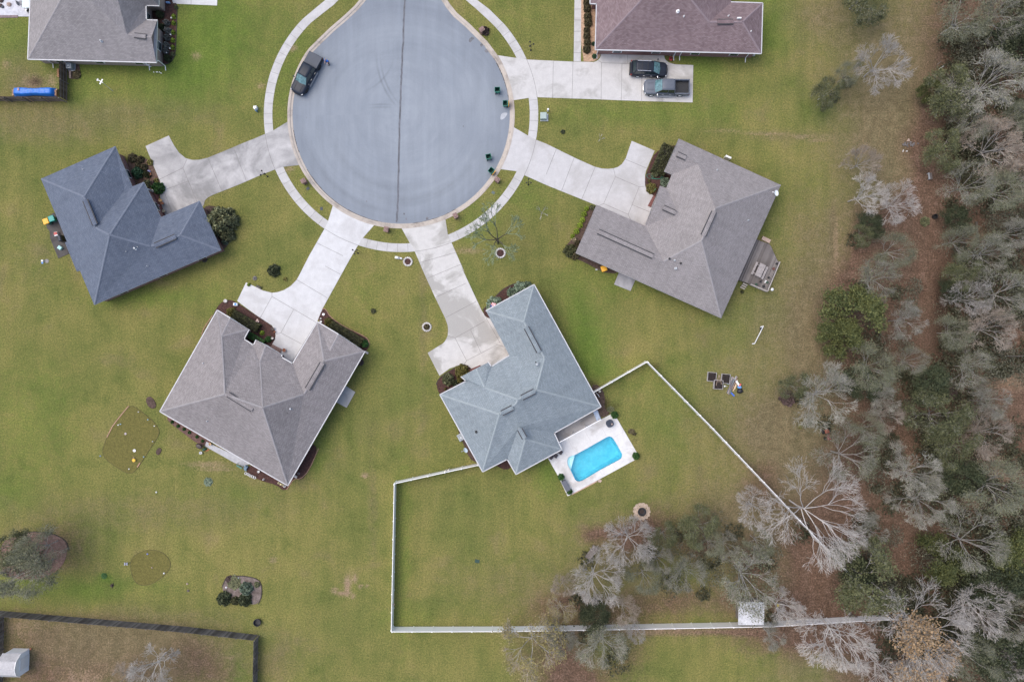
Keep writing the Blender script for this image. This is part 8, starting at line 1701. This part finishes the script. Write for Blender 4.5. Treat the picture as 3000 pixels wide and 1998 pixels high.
L_GRY = leaf_mat('grey_leaf', (.12, .12, .11), (.24, .24, .22), .8); L_SAGE = leaf_mat('sage_leaf', (.10, .15, .10), (.28, .34, .25), .7); L_TEAL = leaf_mat('teal_leaf', (.02, .055, .028), (.07, .13, .07), .55); L_OLB = leaf_mat('olive_bush_leaf', (.09, .085, .025), (.24, .215, .07), .7)
L_PUR = leaf_mat('purple_leaf', (.05, .035, .03), (.15, .105, .10), .7); L_HDG = leaf_mat('hedge_leaf', (.045, .05, .022), (.11, .115, .055), .75); L_STRAW = leaf_mat('straw_leaf', (.35, .28, .18), (.6, .52, .38), .8)
LM = {'lime': L_LIME, 'green': L_GREEN, 'brown': L_BRN, 'grey': L_GRY, 'sage': L_SAGE, 'teal': L_TEAL, 'olive': L_OLB, 'dark': L_DK, 'purple': L_PUR, 'hedge': L_HDG, 'straw': L_STRAW, 'lightolive': leaf_mat('light_olive_leaf', (.075, .085, .042), (.22, .225, .125), .7)}
def bush(col, px, py, rx, ry, h_, label, rz=0, shape='dome', group=None, z=0, cat='shrub', name='shrub'):
    key = (col, shape, 0 if max(rx, ry) < 9 else 1 if max(rx, ry) < 30 else 2)
    if key not in BUSH:
        n_, s = ((260, .42), (1500, .20), (4200, .115))[key[2]]
        if shape == 'hedge': n_, s = (3600, .11)
        V, F = cloud(n_, shape, len(BUSH) + 3, s); me_ = quad_mesh('leaf_mass', V, F, LM[col])
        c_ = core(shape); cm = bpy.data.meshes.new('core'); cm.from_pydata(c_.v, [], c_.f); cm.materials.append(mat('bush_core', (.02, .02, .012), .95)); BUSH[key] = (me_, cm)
    me_, cm = BUSH[key]; p = W(px, py, z + h_ * .7); root = thing(name, label, cat, (p.x, p.y, z), rz, group); root.scale = (rx / S, ry / S, h_)
    for m2, nm in ((me_, 'leaves'), (cm, 'shade_core')): o = bpy.data.objects.new(nm, m2); C.objects.link(o); o.parent = root  # solid near-black core, inner shade of the bush put into its colour
    return root
ordn = ['topmost', 'second', 'third', 'fourth', 'fifth', 'sixth', 'seventh', 'eighth', 'ninth']
for i, (x, y, r_) in enumerate(((888, 160, 42), (840, 380, 55), (838, 530, 48), (830, 745, 48), (820, 925, 50), (820, 1090, 52), (815, 1240, 52))): q = ZG4(x, y); bush('lightolive' if i in (0, 6) else 'lime', q[0], q[1], r_ / 7.84, r_ / 7.84, .5, f'round lime green shrub, {ordn[i]} along the red mulch bed edge', group='lime shrubs in the red mulch bed')
for i, (x, y, r_) in enumerate(((670, 510, 70), (690, 690, 80), (675, 855, 70), (665, 1030, 70), (650, 1170, 66))): q = ZG4(x, y); bush('grey', q[0], q[1], r_ / 7.84, r_ / 7.84, .8, f'dull grey shrub, {ordn[i]} of the middle row in the red mulch bed', group='grey shrubs in the red mulch bed')
for i, (x, y, r_) in enumerate(((500, 310, 80), (545, 600, 75), (680, 1320, 78))): q = ZG4(x, y); bush('dark', q[0], q[1], r_ / 7.84, r_ / 7.84, 1.1, ['dark green shrub by the brick wall, top of the red mulch bed', 'dark green shrub beside the tan brick gable', 'dark green shrub at the lower end of the red mulch bed'][i])
for i, (x, y, r_) in enumerate(((275, 20, 40), (280, 90, 42), (285, 180, 44), (290, 250, 46), (275, 335, 36), (275, 405, 40), (280, 480, 40), (275, 555, 44))): q = ZB(x, y); bush('brown', q[0], q[1], r_ / 3.92, r_ / 3.92, .95, f'dark brown green shrub, {ordn[i]} of the row on the straw bed', group='row of shrubs on the straw bed')
for i, (x, y, r_) in enumerate(((350, 500, 22), (360, 645, 26))): q = ZB(x, y); bush('teal', q[0], q[1], r_ / 3.92, r_ / 3.92, .5, ['small teal shrub against the plum roofed house wall', 'small teal shrub alone at the bottom of the straw bed'][i])
for i, (c_, x, y, r_, h_) in enumerate((('teal', 215, 550, 128, 1.2), ('green', 655, 890, 128, 1.4), ('brown', 290, 265, 70, .8), ('brown', 365, 440, 70, .8), ('hedge', 425, 600, 75, .9), ('olive', 500, 340, 62, .5), ('olive', 640, 735, 48, .45), ('lightolive', 440, 800, 80, .8), ('brown', 110, 240, 95, .6), ('brown', 240, 380, 60, .5), ('purple', 560, 790, 50, .5))):
    q = ZG2(x, y); bush(c_, q[0], q[1], r_ / 7.47, r_ / 7.47, h_, ['round bluish green shrub by the brick wall of the slate blue house', 'round dark green shrub next to the white column', 'brown shrub at the top of the needle mulch bed', 'brown shrub right of the bluish green one', 'brownish green round shrub below the small brown one', 'yellow and red grassy plant by the stained driveway edge', 'small yellow grassy plant above the dark green shrub', 'olive shrub tucked against the porch roof corner', 'low brown shrub along the upper wall of the slate blue house', 'low brown shrub above the bluish green one', 'purplish brown plant left of the small yellow grassy plant'][i])
q = ZC(1625, 795); bush('lightolive', q[0], q[1], 46, 44, 3.0, 'big round olive green shrub at the right end of the slate blue house'); q = ZC(1688, 930); bush('lightolive', q[0], q[1], 20, 14, 2.0, 'lower lobe shrub below the big round olive one'); q = ZC(1680, 990); bush('sage', q[0], q[1], 8, 8, .7, 'small bluish shrub at the corner below the big round olive one')
q = ZG1(565, 575); bush('hedge', q[0], q[1], 42, 12, 1.0, 'long clipped brownish green hedge in front of the warm grey house', R(-30), 'hedge', cat='hedge', name='hedge')
q = ZG1(790, 950); bush('green', q[0], q[1], 24, 8, .8, 'short dark green hedge in the shaded entry of the warm grey house', R(-30), 'hedge', cat='hedge', name='hedge')
q = ZD(1300, 458); bush('hedge', q[0], q[1], 52, 13, 1.1, 'long clipped dark olive hedge along the right wing of the warm grey house', R(-30), 'hedge', cat='hedge', name='hedge')
for i, (c_, x, y, r_, h_) in enumerate((('lime', 900, 820, 48, .5), ('green', 1030, 955, 68, .6), ('olive', 235, 385, 85, .8), ('olive', 300, 330, 40, .5))): q = ZG1(x, y); bush(c_, q[0], q[1], r_ / 7.127, r_ / 7.127, h_, ['bright lime shrub in the dark mulch of the warm grey house', 'dark green round shrub near the mulch bed tip', 'spiky olive shrub left of the long front hedge', 'small spiky olive tuft above the left end of the front hedge'][i])
for i, (c_, x, y, r_, h_) in enumerate((('olive', 1177, 377, 28, 1.0), ('green', 1422, 524, 26, .9), ('lime', 640, 125, 11, .35), ('olive', 887, 88, 13, .3), ('dark', 805, 28, 40, .9), ('lightolive', 1482, 303, 16, .5))): q = ZD(x, y); bush(c_, q[0], q[1], r_ / 2.306, r_ / 2.306, h_, ['round olive shrub at the left end of the right wing hedge', 'round green shrub at the right end of the right wing hedge', 'tiny lime plant at the left corner of the bright white driveway', 'tiny brownish plant on the lawn below the dark palm', 'dark spiky palm on the lawn between two driveways', 'small grey green plant alone on the lawn between the two bottom houses'][i])
for i, (x, y) in enumerate(((1972, 535), (2040, 582), (2107, 617), (2170, 655), (2257, 705), (2322, 753))): q = ZL(x, y); bush('green', q[0], q[1], 4.5, 4.5, .35, f"small dark green plant, {['first', 'second', 'third', 'fourth', 'fifth', 'last'][i]} from the left in the red mulch strip", group='plants in the red mulch strip')
for i, (c_, x, y, r_, h_) in enumerate((('olive', 620, 760, 205, 1.5), ('olive', 1115, 470, 235, 1.5), ('hedge', 900, 900, 130, .7), ('olive', 535, 1090, 45, .5), ('olive', 1050, 760, 110, .9))): q = ZG5(x, y); bush(['lightolive', 'olive', 'dark', 'olive', 'olive'][i], q[0], q[1], r_ / 12.06, r_ / 12.06, h_, ['large round olive shrub in the curved bed, left one', 'large round yellow olive shrub in the curved bed, right one', 'dark low shrub between the two round shrubs and the roof', 'small yellow plant at the lower tip of the curved bed', 'yellow flecked shrub lobe below the right round shrub'][i])
for i, (x, y, r_) in enumerate(((482, 262, 58), (662, 158, 56), (600, 178, 36), (705, 128, 28))): q = ZE(x, y); bush('sage', q[0], q[1], r_ / 2.306, r_ / 2.306, 1.2, ['sage green shrub by the striped flag', 'large sage green shrub at the top of the pale blue green house', 'smaller sage green shrub left of the large one', 'small sage shrub at the top roof corner'][i])
for i, (x, y, r_) in enumerate(((1130, 205, 62), (1482, 882, 62), (250, 1228, 56), (388, 1465, 46))):
    q = ZP(x, y); bush('green', q[0], q[1], r_ / 5.6, r_ / 5.6, 1.0, ['leafy green potted plant at the top corner of the pool deck', 'leafy green potted plant at the right corner of the pool deck', 'leafy green potted plant above the long grey chest', 'leafy green potted plant at the bottom corner of the pool deck'][i], group='potted plants round the pool deck', cat='plant', name='potted_plant')
for i, (x, y, r_) in enumerate(((1400, 470, 50), (1450, 510, 32), (1060, 110, 60))): q = ZP(x, y); bush('lightolive' if i == 2 else 'brown', q[0], q[1], r_ / 5.6, r_ / 7, .3, ['dark weedy tuft on the grass right of the pool deck', 'smaller weedy tuft beside the dark one right of the pool deck', 'weedy green tuft above the top corner of the pool deck'][i], cat='plant', name='weed_tuft')
q = ZG3(600, 340); bush('hedge', q[0], q[1], 42, 20, 1.5, 'large brown olive clipped bush at the upper left of the taupe roofed house', R(66), 'hedge'); q = ZG3(470, 560); bush('lightolive', q[0], q[1], 20, 12, 1.0, 'olive green lower end of the clipped bush by the pale driveway', R(60))
for i, (c_, x, y, r_, h_) in enumerate((('sage', 650, 800, 105, 1.1), ('olive', 355, 930, 105, .8), ('olive', 300, 785, 28, .4))): q = ZG3(x, y); bush(c_, q[0], q[1], r_ / 7.127, r_ / 7.127, h_, ['pale sage shrub in the roof notch of the taupe roofed house', 'round olive shrub at the tip of the bed with the hose', 'tiny olive plant above the round olive shrub'][i])
for i, (c_, x, y, r_, h_) in enumerate((('lightolive', 520, 290, 42, .6), ('lime', 420, 310, 40, .5), ('lime', 375, 405, 46, .5), ('lime', 345, 510, 46, .5), ('lime', 300, 605, 50, .5), ('lime', 240, 710, 50, .5), ('lime', 170, 795, 40, .5), ('straw', 200, 855, 42, .5), ('brown', 250, 905, 48, .8), ('hedge', 130, 1050, 120, 1.4), ('brown', 200, 1120, 80, 1.0))):
    q = ZG6(x, y); bush(c_, q[0], q[1], r_ / 6.03, r_ / 6.03, h_, ['olive shrub at the top of the bed left of the garage wing', 'lime plant at the top of the garage wing row', 'lime plant second in the garage wing row', 'lime plant third in the garage wing row', 'lime plant fourth in the garage wing row', 'lime plant fifth in the garage wing row', 'lime plant at the lower end of the garage wing row', 'pale straw coloured grass clump by the garage wing', 'brown shrub beside the pale straw clump', 'big brown olive shrub at the lower left roof corner of the taupe house', 'brown shrub under the lower left roof corner of the taupe house'][i])
for i, (c_, x, y, r_, h_) in enumerate((('dark', 2050, 805, 62, 1.0), ('sage', 2252, 715, 60, 1.1), ('dark', 2242, 815, 58, 1.0), ('hedge', 2155, 820, 40, .6), ('lightolive', 2150, 650, 62, .3), ('purple', 2105, 620, 34, .3), ('lightolive', 2360, 670, 26, .4))): q = ZL2(x, y); bush(c_, q[0], q[1], r_ / 3.14, r_ / 3.14, h_, ['dark green shrub at the lower left of the bare soil bed', 'grey green shrub in the middle of the bare soil bed', 'green shrub below the grey green one in the bare soil bed', 'small dark shrub between the two green shrubs of the bare soil bed', 'low olive ground plant at the top of the bare soil bed', 'low purple plant at the top left of the bare soil bed', 'small olive plant at the right of the bare soil bed'][i])
for i, (c_, x, y, r_, h_, l_) in enumerate((('purple', 1421, 88, 12, .9, 'dark purple bush behind the upper right brick mailbox'), ('lightolive', 2714, 648, 13, .7, 'small green bush left of the black tub'), ('sage', 609, 1412, 13, .2, 'low grey green plant patch on the lawn below the warm grey house'), ('dark', 1649, 386, 6, .3, 'tiny dark plant on the lawn above the pale driveway'),
    ('purple', 2310, 1168, 22, .8, 'purplish brown bush at the left foot of the large whitish tree'), ('green', 304, 1687, 9, .15, 'flat green weed patch near the dark uprooted stump'), ('hedge', 2175, 855, 5, .4, 'tiny dark plant beside the deck steps'), ('olive', 2345, 1250, 7, .25, 'small light green tuft on the lawn left of the red tractor'), ('brown', 1250.5, 958, 8, .5, 'thin brown stems inside the stone ring by the damp driveway'), ('brown', 222, 218, 12, .4, 'straggly brown green shrub by the air conditioner of the tan brick house'), ('purple', 2790, 1150, 20, .8, 'dark purplish bush deep in the centre of the woods'))):
    bush(c_, x, y, r_, r_, h_, l_)
for i, (x, y) in enumerate(((1768, 626), (1783, 655), (1700, 915))): pass
